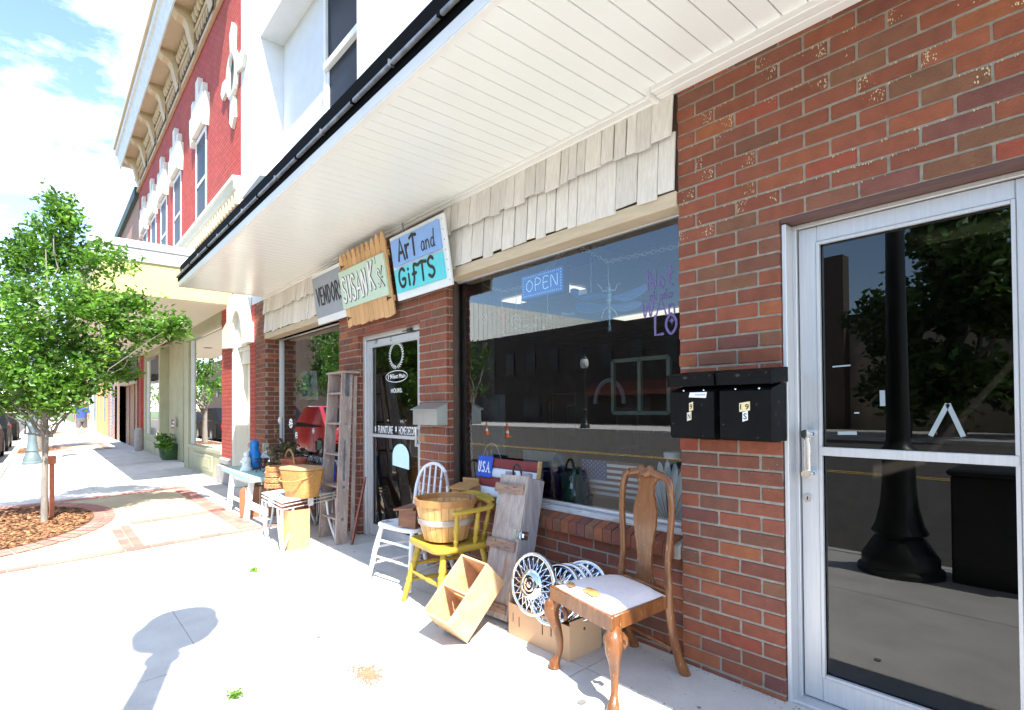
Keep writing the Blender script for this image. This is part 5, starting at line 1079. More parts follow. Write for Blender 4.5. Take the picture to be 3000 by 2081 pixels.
m_cr = mat('crate_pine', (.68, .44, .25), (.52, .31, .16), rough=.7, scale=4, stretch=(3, 3, 3), bump=.15, c3=(.42, .21, .09), s3=6, t3=.70, w3=.05)
b = MB(); b.box((0, .001, 0), (th, D_, H_), .001, M); b.build('side_board', m_cr, cr_); b = MB(); b.box((W_-th, .001, 0), (W_, D_, H_), .001, M); b.build('side_board', m_cr, cr_)
b = MB(); b.box((th+.0005, .0, 0), (W_-th-.0005, D_, th), .001, M); b.build('end_board', m_cr, cr_); b = MB(); b.box((th+.0005, .0, H_-th), (W_-th-.0005, D_, H_), .001, M); b.build('end_board', m_cr, cr_)
b = MB(); b.box((th+.0005, D_-.008, th+.0005), (W_-th-.0005, D_, H_-th-.0005), 0, M); b.build('bottom_board', m_cr, cr_)
zc = H_*.47; b = MB(); b.box((th+.0005, .012, zc), (W_-th-.0005, .06, zc+.010), .001, M); b.box((th+.0005, .085, zc), (W_-th-.0005, D_-.0085, zc+.010), .001, M); b.box((th+.0005, .0605, zc), (.05, .0845, zc+.010), 0, M); b.box((W_-.05, .0605, zc), (W_-th-.0005, .0845, zc+.010), 0, M); b.build('divider', m_cr, cr_)
for p in ((.02, D_+.004, .02), (W_-.03, D_+.004, .02)): b = MB(); b.lathe([(0, -.012), (.018, -.012), (.018, .012), (0, .012)], M @ Vector(p), 12, axis=(0, 1, 0)); b.build('caster', m_ink, cr_, 40)
# ---- cardboard box of hubcaps
BX = Vector((-2.371, -.399, -.012)); bw_, bd_, bh_ = .471, .243, .205
bo = thing('cardboard_box', 'open cardboard box with slots holding wire wheel covers', 'box', BX)
def wall_slots(mb, o, u, n_, L, H, th, slots, wob=0):   # wall made of panels around slots
    xs = [0]; 
    for (a, c_, z0, z1) in slots: xs += [a, c_]
    xs.append(L); o, u, n_ = Vector(o), Vector(u), Vector(n_)
    def pan(x0, x1, z0, z1):
        P = [o+u*x0+Z*z0, o+u*x1+Z*z0, o+u*x1+Z*z1, o+u*x0+Z*z1]; mb.add(P+[p+n_*th for p in P], [(0, 1, 2, 3), (7, 6, 5, 4), (0, 4, 5, 1), (1, 5, 6, 2), (2, 6, 7, 3), (3, 7, 4, 0)])
    for i in range(0, len(xs), 2): pan(xs[i], xs[i+1], 0, H)
    for (a, c_, z0, z1) in slots: pan(a, c_, 0, z0); pan(a, c_, z1, H)
b = MB(); wall_slots(b, BX, X, Y, bw_, bh_-.03, .004, [(.035, .042, .075, .125), (.085, .093, .06, .115), (.27, .279, .075, .13), (.335, .344, .085, .14)]); b.build('front_wall', m_card, bo)
b = MB(); wall_slots(b, BX+Vector((bw_-.004, .0045, 0)), Y, X, bd_-.009, bh_-.01, .004, [(.10, .115, .13, .145)]); b.build('side_wall', m_card, bo)
b = MB(); wall_slots(b, BX+Vector((0, .0045, 0)), Y, X, bd_-.009, bh_+.02, .004, []); b.build('side_wall', m_card, bo)
b = MB(); wall_slots(b, BX+Vector((0, bd_-.004, 0)), X, Y, bw_, bh_+.02, .004, []); b.build('back_wall', m_card, bo)
b = MB(); b.box(BX+Vector((.005, .005, .002)), BX+Vector((bw_-.005, bd_-.005, .006))); b.build('box_bottom', m_card, bo)
def hubcap(label, c, nrm, r_, detail=True):
    c = Vector(c); nrm = Vector(nrm).normalized(); q = Z.rotation_difference(nrm); P_ = lambda x, y, z: c+(q @ Vector((x, y, z)))
    t = thing('wheel_cover', label, 'hubcap', c, 0, 'wire wheel covers in the cardboard box')
    b = MB(); b.lathe([(r_, -.012), (r_+.002, .0), (r_-.004, .010), (r_-.014, .012), (r_-.020, .006), (r_-.022, -.004), (r_-.016, -.012), (r_, -.012)], c, 48, axis=nrm); b.build('rim', m_chrome, t, 60)
    b = MB(); b.lathe([(.082, -.004), (.080, .016), (.066, .032), (.050, .036), (.046, .026), (.040, .026), (.037, .032), (.030, .033), (.027, .027), (.018, .027), (.016, .032), (0, .033)], c, 32, axis=nrm); hb = b.build('center_cap', m_chrome, t, 35)
    b = MB(); b.lathe([(.0465, .0275), (.0395, .0275)], c, 32, axis=nrm); b.lathe([(.0275, .0285), (.0175, .0285)], c, 32, axis=nrm); b.build('dark_ring', m_ink, hb)
    b = MB(); n = 22
    for i in range(n):
        A = 2*math.pi*i/n
        for (sg, zi, zo) in ((1, .020, -.004), (-1, .006, .002)):
            B_ = A+sg*.30; b.tube([P_(.072*math.cos(A), .072*math.sin(A), zi), P_((r_-.018)*math.cos(B_), (r_-.018)*math.sin(B_), zo)], .0028, 5, caps=False)
    b.build('wire_spokes', m_chrome, t, 60)
    b = MB(); b.lathe([(.0, -.016), (r_-.03, -.016), (r_-.02, -.012)], c, 32, axis=nrm); b.build('back_plate', mat('dark_steel', (.10, .10, .12), (.04, .04, .05), rough=.3, metal=.8) if 'dark_steel' not in bpy.data.materials else bpy.data.materials['dark_steel'], t)
HC = at(1561, 1712, -.375)
hubcap('large wire wheel cover leaning upright in front of the box opening', HC, (.03, -1, .16), .168)
hubcap('wire wheel cover second from the front in the cardboard box', at(1626, 1742, -.33), (.05, -1, .55), .162)
hubcap('wire wheel cover third from the front in the cardboard box', at(1648, 1738, -.30), (.12, -1, .6), .162)
hubcap('wire wheel cover fourth in the box, by the brick bulkhead', at(1668, 1734, -.26), (.15, -1, .62), .160)
hubcap('rearmost wire wheel cover showing only its rim behind the box', at(1702, 1730, -.235), (.2, -1, .55), .160)
# ---- Queen Anne dining chair
qa = thing('dining_chair', 'brown wooden dining chair with vase splat, cabriole legs and torn pale seat cushion', 'chair', (-1.66, -.285, -.012), R(-12))
def cabriole(x, y, sx, zt=.335):
    P = [(x, y, zt), (x+sx*.022, y-.022, zt-.035), (x+sx*.024, y-.026, zt-.08), (x+sx*.006, y-.008, zt-.15), (x-sx*.004, y+.002, zt-.22), (x+sx*.0, y-.004, .06), (x+sx*.012, y-.018, .022), (x+sx*.014, y-.022, .0)]
    rr = [.030, .040, .036, .024, .0175, .015, .026, .030]; P = smooth_line(P, 4); r2 = []
    for i in range(len(P)):
        t = i/4; k = int(min(t, len(rr)-2)); r2.append(rr[k]+(rr[k+1]-rr[k])*(t-k))
    return P, r2
for sx in (-1, 1):
    b = MB(); P, r2 = cabriole(sx*.212+.018, -.235, sx); b.tube(P, r2, 14); lg = b.build('front_leg', m_maple, qa, 60, True)
    for (dx, dy) in ((-sx*.038, 0), (0, .04)):
        b = MB(); o_ = Vector((sx*.212+.018+dx, -.235+dy, .30)); u_ = Vector((-sx, 0, 0)) if dy == 0 else Vector((0, 1, 0))
        b.tube([o_, o_+u_*.02-Z*.02, o_+u_*.024-Z*.045, o_+u_*.012-Z*.055, o_+u_*.008-Z*.042], [.014, .012, .009, .008, .006], 8); b.build('carved_scroll', m_maple, lg, 60, True)
fr_ = MB(); Q = [(-.215, -.275), (.260, -.275), (.170, .125), (-.180, .125)]
for i in range(4):
    a, c_ = Vector((*Q[i], .365)), Vector((*Q[(i+1) % 4], .365)); d_ = (c_-a).normalized(); nrm = Vector((d_.y, -d_.x, 0)); o1 = -nrm*.012
    fr_.bar(a+o1+d_*(.0 if i % 2 == 0 else .025), c_+o1-d_*(.0 if i % 2 == 0 else .025), .024, .066, .003)
fr_.build('seat_frame', m_maple, qa, 40, True)
s = MB(); n_ = 9; vs = []; N_ = n_
for j in range(N_+1):
    for i in range(N_+1):
        u, v_ = i/N_, j/N_; hw = .222-.050*v_; x = (u*2-1)*hw+.020*(1-v_); y = -.262+.380*v_; e = min(1, min(u, 1-u)*6)*min(1, min(v_, 1-v_)*6)
        vs.append((x, y, .394+.034*e**.5+.016*math.sin(math.pi*u)*math.sin(math.pi*v_)))
fs = [(j*(N_+1)+i, j*(N_+1)+i+1, (j+1)*(N_+1)+i+1, (j+1)*(N_+1)+i) for j in range(N_) for i in range(N_)]; s.add(vs, fs); s.build('seat_cushion', m_linen, qa, 60, True); cu_ = qa.children[-1]
for (x, y, rx, ry, sd) in ((.045, -.215, .058, .019, 1), (-.105, -.225, .032, .014, 2)):
    b = MB(); rnd = random.Random(sd); P = []
    for i in range(18):
        A = 2*math.pi*i/18; k = rnd.uniform(.8, 1.15); P.append((x+rx*k*math.cos(A), y+ry*k*math.sin(A)))
    uu = lambda a, c_: min(.97, max(.03, ((a-.02*(1-vv(c_)))/(.222-.05*vv(c_))+1)/2))
    vv = lambda c_: min(1, max(.001, (c_+.262)/.380))
    zz = lambda a, c_: .394+.034*(min(1, min(uu(a, c_), 1-uu(a, c_))*6)*min(1, min(vv(c_), 1-vv(c_))*6))**.5+.016*math.sin(math.pi*uu(a, c_))*math.sin(math.pi*vv(c_))+.004
    b.add([(a, c_, zz(a, c_)) for a, c_ in P]+[(x, y, zz(x, y))], [(i, (i+1) % 18, 18) for i in range(18)]); b.build('torn_patch', mat('yellow_foam', (.58, .34, .11), (.42, .21, .06), rough=1, scale=20, bump=.5) if 'yellow_foam' not in bpy.data.materials else bpy.data.materials['yellow_foam'], cu_, 60, True)
for sx in (-1, 1):
    post = [(sx*.178, .235, 0), (sx*.172, .190, .10), (sx*.172, .152, .24), (sx*.170, .138, .36), (sx*.165, .140, .46), (sx*.158, .144, .54), (sx*.166, .149, .64), (sx*.176, .153, .76), (sx*.170, .156, .86), (sx*.142, .158, .925), (sx*.110, .158, .945)]
    P = smooth_line(post, 4); b = MB(); k = len(P); b.tube(P, [.024 if i < 4 else .021 if i < 16 else .0165 for i in range(k)], 10); b.build('back_post', m_maple, qa, 60, True)
def profile_board(xw, y_of, th, name):    # board whose half width varies with height
    vs = []; n = len(xw)
    for (z, h_) in xw:
        y = y_of(z); vs += [(-h_, y, z), (h_, y, z), (h_, y+th, z), (-h_, y+th, z)]
    fs = [(0, 1, 2, 3), (4*n-1, 4*n-2, 4*n-3, 4*n-4)]
    for i in range(n-1):
        for k in range(4): fs.append((4*i+k, 4*i+(k+1) % 4, 4*i+4+(k+1) % 4, 4*i+4+k))
    b = MB(); b.add(vs, fs); return b.build(name, m_maple, qa, 30, True)
xw0 = [(.405, .075), (.42, .073), (.435, .058), (.47, .050), (.52, .049), (.58, .054), (.64, .066), (.70, .078), (.76, .080), (.81, .068), (.85, .054), (.88, .052), (.905, .062), (.925, .09)]
xw = []
for i in range(len(xw0)-1):
    for t in (0, .25, .5, .75): xw.append((xw0[i][0]+(xw0[i+1][0]-xw0[i][0])*t, xw0[i][1]+(xw0[i+1][1]-xw0[i][1])*(t*t*(3-2*t))))
xw.append(xw0[-1]); profile_board(xw, lambda z: .142+.02*(z-.4)/.53-.010*math.sin((z-.4)*6), .012, 'splat')
P = smooth_line([(a_, .159, z_) for a_, z_ in ((-.172, .872), (-.16, .925), (-.10, .940), (-.055, .950), (-.035, .962), (0, .942), (.035, .962), (.055, .950), (.10, .940), (.16, .925), (.172, .872))], 4)
b = MB(); b.tube(P, [.014]*6+[.02]*10+[.026]*9+[.02]*10+[.014]*6, 10, squash=(Y, .62)); b.build('crest_rail', m_maple, qa, 60, True)
b = MB(); b.box((-.155, .126, .35), (.155, .165, .412), .004); b.build('shoe_rail', m_maple, qa, None, True)
b = MB(); b.tube([(-.17, .18, .13), (.17, .18, .13)], .010, 8); b.build('rear_stretcher', m_maple, qa, 60, True)
# ---- mailboxes
m_mb = mat('black_mailbox_enamel', (.004, .004, .0042), (.006, .006, .0065), rough=.6, spec=.12, scale=9, c3=(.045, .045, .047), s3=34, t3=.66, w3=.03)
def black_mailbox(label, x0, x1, nums, sticker=False):
    t = thing('mailbox', label, 'mailbox', ((x0+x1)/2, 0, 1.11), 0); y0 = -.150
    b = MB(); b.prism([(-.003, 1.112), (y0+.02, 1.112), (y0, 1.122), (y0, 1.325), (y0+.015, 1.335), (-.05, 1.355), (-.003, 1.36)], (x0, 0, 0), Y, Z, X, x1-x0); b.build('box_body', m_mb, t)
    b = MB(); ov = .008; b.prism([(-.003, 1.3645), (-.05, 1.3645), (y0-.008, 1.352), (y0-.015, 1.400), (y0+.03, 1.409), (-.003, 1.422)], (x0-ov+.0045, 0, 0), Y, Z, X, x1-x0+2*ov-.009); b.prism([(-.003, 1.362), (-.05, 1.364), (y0-.010, 1.350), (y0-.018, 1.405), (y0+.03, 1.412), (-.003, 1.425)], (x0-ov, 0, 0), Y, Z, X, .004); b.prism([(-.003, 1.362), (-.05, 1.364), (y0-.010, 1.350), (y0-.018, 1.405), (y0+.03, 1.412), (-.003, 1.425)], (x1+ov-.004, 0, 0), Y, Z, X, .004)
    b.prism([(y0-.018, 1.401), (y0+.03, 1.410), (-.003, 1.423), (-.003, 1.427), (y0+.03, 1.414), (y0-.020, 1.405)], (x0-ov+.004, 0, 0), Y, Z, X, x1-x0+2*ov-.008)
    b.build('lid', m_mb, t)
    for k in (.32, .78): b = MB(); b.lathe([(.005, 0), (.004, .003), (0, .004)], (x0+(x1-x0)*k, y0+.002, 1.334), 10, axis=(0, -1, .6)); b.build('rivet', m_chrome, t, 50)
    for (tx, cx_, z_, w_, h_, m_) in nums:
        b = MB(); sk_ = .006; b.prism([(cx_-w_/2-.004, z_-.004-sk_), (cx_+w_/2+.004, z_-.004+sk_*.2), (cx_+w_/2+.004, z_+h_+.005+sk_), (cx_-w_/2-.004, z_+h_+.005-sk_*.2)], (0, y0-.0004, 0), X, Z, Y, -.0009); pl_ = b.build('number_plate', m_, t)
        type_text('number', tx, (cx_-w_/2, y0-.0018, z_), X, Z, h_, w_, m_ink, pl_)
    if sticker: b = MB(); b.prism([(x0+.098, 1.302), (x0+.183, 1.298), (x0+.188, 1.324), (x0+.104, 1.324)], (0, y0-.0004, 0), X, Z, Y, -.0008); st_ = b.build('address_sticker', m_decal, t); type_text('barcode', '|||||||||||||', (x0+.13, y0-.0016, 1.309), X, Z, .007, .05, m_rod, st_)
m_gold = mat('brass_sticker', (.80, .68, .38), (.74, .62, .34), rough=.4)
black_mailbox('black metal mailbox with 9 N stickers and a torn white label on the brick pier', -1.470, -1.250, [('9', -1.361, 1.247, .012, .024, m_gold), ('N', -1.371, 1.203, .014, .024, mat('cream_sticker', (.80, .74, .56), None, rough=.5))], True)
black_mailbox('black metal mailbox with 19 S stickers nearest the right door', -1.222, -1.000, [('1 9', -1.110, 1.245, .038, .024, m_gold), ('S', -1.108, 1.204, .015, .026, m_decal)])
gm = thing('mailbox', 'galvanized grey metal mailbox on the brick pier right of the left door', 'mailbox', (-3.74, 0, 1.12)); m_galv = mat('galvanized_steel', (.52, .53, .50), (.42, .43, .41), rough=.38, metal=.7, scale=5)
b = MB(); b.prism([(-.002, 1.128), (-.098, 1.128), (-.098, 1.250), (-.002, 1.300)], (-3.925, 0, 0), Y, Z, X, .36); b.build('box_body', m_galv, gm); b = MB(); b.prism([(-.002, 1.304), (-.118, 1.2525), (-.120, 1.247), (-.116, 1.247), (-.002, 1.3005)], (-3.935, 0, 0), Y, Z, X, .38); b.build('lid', m_galv, gm)
# ---- hanging signs
def sign(label, x0, x1, z0, z1, ytop, ybot, m_bg, th=.018):
    u = Vector((0, ytop-ybot, z1-z0)); Hh = u.length; u.normalize(); nrm = Vector((0, -u.z, u.y)); o = Vector((x0, ybot, z0))
    if nrm.y > 0: nrm = -nrm
    t = thing('hanging_sign', label, 'sign', ((x0+x1)/2, (ytop+ybot)/2, z0)); return t, o, u, nrm, Hh, x1-x0
def board(t, o, u, n_, x0, x1, h0, h1, d0, d1, m_, name, ch=.0015, parent=None):
    M = Matrix((X, u, n_)).transposed().to_4x4(); M.translation = o; b = MB(); b.box((x0, h0, d0), (x1, h1, d1), ch, M); return b.build(name, m_, parent or t)
m_sw = mat('sign_white', (.80, .82, .84), (.76, .78, .80), rough=.5)
# art and gifts
t, o, u, n_, Hh, Ww = sign('white framed board reading Art and Gifts on blue and turquoise panels', -4.205, -3.385, 2.19, 2.715, -.135, -.055, None)
board(t, o, u, n_, 0, Ww, 0, Hh, 0, .020, m_sw, 'board')
p1 = board(t, o, u, n_, .035, Ww-.055, Hh*.53, Hh-.035, .0205, .040, mat('periwinkle_blue', (.24, .42, .80), (.22, .39, .76), rough=.5), 'upper_panel'); p2 = board(t, o, u, n_, .035, Ww-.055, .06, Hh*.48, .0205, .040, mat('turquoise', (.13, .66, .74), (.11, .6, .7), rough=.5), 'lower_panel')
b = MB(); letters(b, 'ArT', o+X*.14+u*(Hh*.59)+n_*.0405, X, u, n_, .165, .30, .0135); b.build('lettering', m_ink, p1); b = MB(); letters(b, 'and', o+X*.50+u*(Hh*.60)+n_*.0405, X, u, n_, .12, .20, .0068); b.build('lettering', m_ink, p1)
b = MB(); letters(b, 'GifTS', o+X*.10+u*(.095)+n_*.0405, X, u, n_, .150, .56, .0140, jit=.05); b.build('lettering', m_ink, p2)
for k in range(7): b = MB(); b.lathe([(.004, 0), (.0035, .002)], o+X*(Ww-.022)+u*(.04+k*(Hh-.08)/6)+n_*.0205, 8, axis=n_); b.build('screw', m_ink, t)
# vendors
t, o, u, n_, Hh, Ww = sign('grey banner reading VENDORS half hidden behind the picket sign', -6.03, -5.10, 2.20, 2.74, -.125, -.05, None)
board(t, o, u, n_, 0, Ww, 0, Hh, 0, .014, m_sw, 'board'); p1 = board(t, o, u, n_, .0, Ww, Hh*.13, Hh*.93, .0145, .019, mat('banner_grey', (.33, .36, .41), (.30, .33, .38), rough=.6), 'grey_banner')
b = MB(); letters(b, 'VENDORS', o+X*.075+u*(Hh*.36)+n_*.0195, X, u, n_, Hh*.34, .68, .0135, sharp=True); b.build('lettering', m_ink, p1)
b = MB()
for k in range(14): b.tube([o+X*(.74)+u*(Hh*.16+k*.03)+n_*.02, o+X*(.77)+u*(Hh*.165+k*.03)+n_*.02], .004, 5)
b.build('edge_marks', m_ink, p1)
# susan k's
t, o, u, n_, Hh, Ww = sign("picket fence sign with pale green panel reading SUSAN K's above the left door", -5.235, -4.270, 2.085, 2.79, -.165, -.055, None)
rnd = random.Random(8); np_ = 10; pw = (Ww-.0)/np_
for k in range(np_):
    x0, x1 = k*pw+.003, (k+1)*pw-.003; top = Hh+rnd.uniform(-.012, .012); xm = (x0+x1)/2; g = rnd.uniform(.85, 1.12)
    b = MB(); b.prism([(x0, rnd.uniform(-.012, .012)), (x1, rnd.uniform(-.01, .01)), (x1, top-.09), (xm+.012, top), (xm-.012, top), (x0, top-.09)], o, X, u, n_, .014, c=(g, g, g)); b.build('picket', m_pine2, t)
board(t, o, u, n_, .0, Ww, .12, .17, -.018, -.0005, m_pine, 'rail'); board(t, o, u, n_, .0, Ww, Hh-.2, Hh-.15, -.018, -.0005, m_pine, 'rail')
p1 = board(t, o, u, n_, -.005, Ww-.035, Hh*.25, Hh*.76, .0145, .034, mat('mint_green', (.56, .70, .58), (.52, .66, .54), rough=.5), 'name_panel', .002)
for (r_, m_, lf, nm) in ((.0225, m_ink, .0, 'letter_outline'), (.0140, m_decal, .0042, 'lettering')):
    b = MB(); b_o = o+u*(Hh*.34)+n_*.0345
    letters(b, 'SUSAN', b_o+X*.045, X, u, n_, .225, .52, r_, lf, sq=.16); letters(b, 'K', b_o+X*.625+u*.03, X, u, n_, .235, .10, r_, lf, sq=.16); b.build(nm, m_, p1)
for (r_, m_, lf, nm) in ((.0145, m_ink, .0, 'letter_outline'), (.0075, m_decal, .003, 'lettering')):
    b = MB(); b_o = o+u*(Hh*.34)+n_*.0345; letters(b, "s", b_o+X*.775+u*.03, X, u, n_, .24, .065, r_, lf, sq=.16); letters(b, "'", b_o+X*.765+u*.05, X, u, n_, .225, .02, r_*.8, lf, sq=.16); b.build(nm, m_, p1)
b = MB(); b_o = o+u*(Hh*.34)+n_*.0345
for (dx, dz, ex, ez) in ((.850, .08, .895, .02), (.850, .12, .885, .19), (.853, .10, .875, .10)): b.tube([b_o+X*dx+u*dz, b_o+X*ex+u*ez], .0045, 6); b.lathe([(.008, -.002), (.008, .003)], b_o+X*ex+u*ez, 8, axis=n_)
b.build('pin_emblem', m_ink, p1)
for (x_, h_) in ((.02, .06), (.03, Hh*.79), (Ww-.1, .13)): b = MB(); b.prism([(0, 0), (0, .045), (.035, .03), (.08, .026), (.08, .02), (.035, .014)], o+X*x_+u*h_+n_*.0145, X, u, n_, .003); b.build('hinge', m_ink, t)
def chain(mb, a, b_, sag=.0, link=.03, r_=.0018, wr=.35):
    a, b_ = Vector(a), Vector(b_); L = (b_-a).length; n = max(2, int(L/link*1.15))
    for i in range(n):
        t0, t1 = i/n, (i+1)/n; p = a.lerp(b_, t0)-Z*sag*4*t0*(1-t0); q = a.lerp(b_, t1)-Z*sag*4*t1*(1-t1); d = (q-p); l = d.length; d.normalize(); s_ = d.cross(Y if i % 2 else Vector((.3, .2, 1))).normalized()*l*wr
        mb.tube([p-d*l*.12, p+d*l*.25+s_, p+d*l*.75+s_, q+d*l*.12, p+d*l*.75-s_, p+d*l*.25-s_], r_, 4, closed=True)
for (pa, pb, lab) in (((1178, 650), (1186, 696), 'short steel chain holding the Art and Gifts board'), ((996, 738), (990, 786), 'short steel chain holding the grey VENDORS banner')):
    b = MB(); A = at(*pa, -.045); B_ = at(*pb, -.115); chain(b, A, B_, 0, .03, .0022); tag(b.build('sign_chain', m_rod), lab, 'chain')
# ---- stepladder
ld = thing('step_ladder', 'weathered paint-spattered wooden stepladder leaning against the pier left of the door', 'ladder', (-5.1, -.25, 0))
m_lad = mat('old_ladder_wood', (.40, .31, .27), (.27, .20, .17), rough=.9, scale=4, stretch=(6, 6, 1), bump=.5, c3=(.66, .62, .58), s3=16, t3=.66, w3=.02)
BL_, BR_ = Vector((-5.35, -.275, -.009)), Vector((-4.955, -.275, -.009)); TL_, TR_ = Vector((-5.455, -.125, 1.61)), Vector((-5.135, -.125, 1.61))
wd_ = (BR_-BL_).normalized(); fwd = Vector((wd_.y, -wd_.x, 0))
for (a, c_) in ((BL_, TL_), (BR_, TR_)): b = MB(); b.bar(a, c_, .028, .112, .003, upv=fwd); b.build('side_rail', m_lad, ld)
for k in range(5):
    t_ = (k+.75)/5.4; a, c_ = BL_.lerp(TL_, t_), BR_.lerp(TR_, t_); b = MB(); d_ = (c_-a).normalized(); b.bar(a+d_*.012, c_-d_*.012, .095, .018, .002); b.build('step', m_lad, ld)
b = MB(); a, c_ = TL_+Z*.012-wd_*.045, TR_+Z*.012+wd_*.075; b.bar(a-fwd*.02, c_-fwd*.02, .17, .02, .003); b.build('top_cap', m_lad, ld)
for (bt, tp_) in ((Vector((-5.33, -.14, 0)), TL_-fwd*.085), (Vector((-5.0, -.14, 0)), TR_-fwd*.085)): b = MB(); b.bar(bt, tp_-Z*.02, .018, .035, .002, upv=fwd); b.build('rear_strut', m_lad, ld)
b = MB(); p0 = BR_.lerp(TR_, .60)+wd_*.016+fwd*.01; p1 = BR_.lerp(TR_, .36)+wd_*.016+fwd*.0; b.bar(p0, p1, .004, .022, .001, upv=fwd); b.build('spreader_bar', m_rod, ld)
b = MB(); p0 = BR_.lerp(TR_, .86)+wd_*.0148; b.bar(p0, TR_+wd_*.0148, .003, .045, .001, upv=fwd); b.build('top_bracket', m_rod, ld)
for k in range(4): b = MB(); p0 = BR_.lerp(TR_, (k+.75)/5.4)+wd_*.0135; b.lathe([(.015, 0), (.013, .003), (.006, .0035), (.005, .007), (0, .008)], p0, 12, axis=wd_); b.build('bolt', m_rod, ld, 40)
# ---- wooden name board leaning by the door
b = MB(); A, B_ = Vector((-4.86, -.215, -.005)), Vector((-4.97, -.02, .60)); d_ = (B_-A).normalized(); s_ = Vector((.78, -.62, 0)); s_ = (s_-d_*s_.dot(d_)).normalized(); nn = d_.cross(s_)
L_ = (B_-A).length; b.prism([(-.032, 0), (.032, 0), (.036, L_*.55), (.022, L_*.88), (0, L_), (-.022, L_*.88), (-.036, L_*.55)], A, s_, d_, nn, .014)
nb = thing('name_board', 'narrow dark red plank with gold lettering leaning beside the ladder foot', 'sign', (-4.9, -.1, 0)); b.build('plank', m_rust, nb)
b = MB(); sgn_ = -1 if nn.y > 0 else 1
off_ = nn*(.0146 if sgn_ == 1 else -.0004); b.prism([(-.024, .02), (.024, .02), (.024, L_*.62), (0.012, L_*.84), (-.012, L_*.84), (-.024, L_*.62)], A+off_, s_, d_, nn, .0006*sgn_); gp = b.build('gold_face', mat('ochre_gilt', (.62, .44, .16), (.5, .34, .12), rough=.6), nb)
b = MB(); letters(b, 'WOODARDS', A+off_+nn*sgn_*.001+d_*.04+s_*.016, d_, -s_, nn*sgn_, .030, L_*.66, .0032); b.build('lettering', m_rust, gp)
# ---- white metal nesting table
TZ_ = .43; tcn = [Vector((-5.90, -.735, TZ_)), Vector((-5.06, -.79, TZ_)), Vector((-5.20, -.20, TZ_)), Vector((-5.93, -.16, TZ_))]
tcn[0] = gz(766, 1443, TZ_); tcn[1] = gz(824, 1472, TZ_); tcn[2] = gz(987, 1440, TZ_); tcn[3] = gz(930, 1417, TZ_)
wt = thing('metal_table', 'white painted metal side table with bent wire legs carrying the picnic basket', 'table', (-5.45, -.45, 0))
b = MB(); b.add(tcn+[p-Z*.012 for p in tcn], [(0, 1, 2, 3), (7, 6, 5, 4), (0, 4, 5, 1), (1, 5, 6, 2), (2, 6, 7, 3), (3, 7, 4, 0)]); b.build('tabletop', mat('grey_white_laminate', (.70, .69, .66), (.62, .61, .58), rough=.5, scale=3), wt)
ctr = sum(tcn, Vector())/4
for k in range(2): b = MB(); P = [ctr+(p-ctr)*.985-Z*(.036+.034*k) for p in tcn]; b.tube(P+[P[0]], .008, 6); b.build('frame_rail', m_wmetal, wt)
b = MB(); m_ = (tcn[1]+tcn[2])/2
for (pa, pb) in ((0, 1), (1, 2), (2, 3), (3, 0)):
    q_ = tcn[pa].lerp(tcn[pb], .5); q_ = ctr+(q_-ctr)*.985; b.box(q_+Vector((-.02, -.02, -.085)), q_+Vector((.02, .02, -.0125)))
b.build('frame_spacer', m_wmetal, wt)
feet = [Vector((-5.50, -.79, gnd(-.8))), Vector((-5.08, -.765, gnd(-.77))), Vector((-5.06, -.285, gnd(-.29))), Vector((-5.50, -.30, gnd(-.3)))]
feet[0] = Vector((tcn[0].x+.06, tcn[0].y+.06, gnd(-.75)))
for i in range(4):
    c0 = ctr+(tcn[i]-ctr)*.97; f0 = Vector((c0.x, c0.y, gnd(c0.y)))+(ctr-c0)*.10; f0.z = gnd(f0.y)
    if i == 1: f0 = feet[1]
    if i == 2: f0 = Vector((-5.04, -.275, gnd(-.28)))
    for j, tgt in enumerate((ctr+(tcn[(i+1) % 4]-ctr)*.97, ctr+(tcn[(i-1) % 4]-ctr)*.97, None)):
        top = c0 if tgt is None else c0.lerp(tgt, .19); top = Vector((top.x, top.y, TZ_-.08))
        mid = top.lerp(f0, .5)+Vector(((top-f0).x, (top-f0).y, 0))*.22; P = smooth_line([top, mid, f0], 7); b = MB(); b.tube(P, .0115, 8); b.build('leg', m_wmetal, wt, 60)
# pine box under it
c0 = Vector((-5.02, -.74, 0)); cb_ = thing('pine_box', 'upright slatted pine box beneath the white metal table', 'box', (-5.1, -.6, 0))
PB = [Gp for Gp in (gz(817, 1608, -.025), gz(848, 1615, -.025), gz(908, 1605, -.02))]; hz_ = .36
for (a, c_, nm) in ((PB[1], PB[2], 'front_board'), (PB[1], PB[0], 'side_board')):
    for k in range(3 if nm == 'front_board' else 2):
        n_k = 3 if nm == 'front_board' else 2; p, q_ = a.lerp(c_, k/n_k+.004), a.lerp(c_, (k+1)/n_k-.004); d_ = (q_-p).normalized(); n_v = Vector((-d_.y, d_.x, 0)); n_v = n_v if n_v.y > 0 else -n_v
        b = MB(); b.add([p, q_, q_+Z*hz_, p+Z*hz_, p+n_v*.012, q_+n_v*.012, q_+n_v*.012+Z*hz_, p+n_v*.012+Z*hz_], [(0, 1, 2, 3), (7, 6, 5, 4), (0, 4, 5, 1), (1, 5, 6, 2), (2, 6, 7, 3), (3, 7, 4, 0)]); b.build(nm, m_pine, cb_)
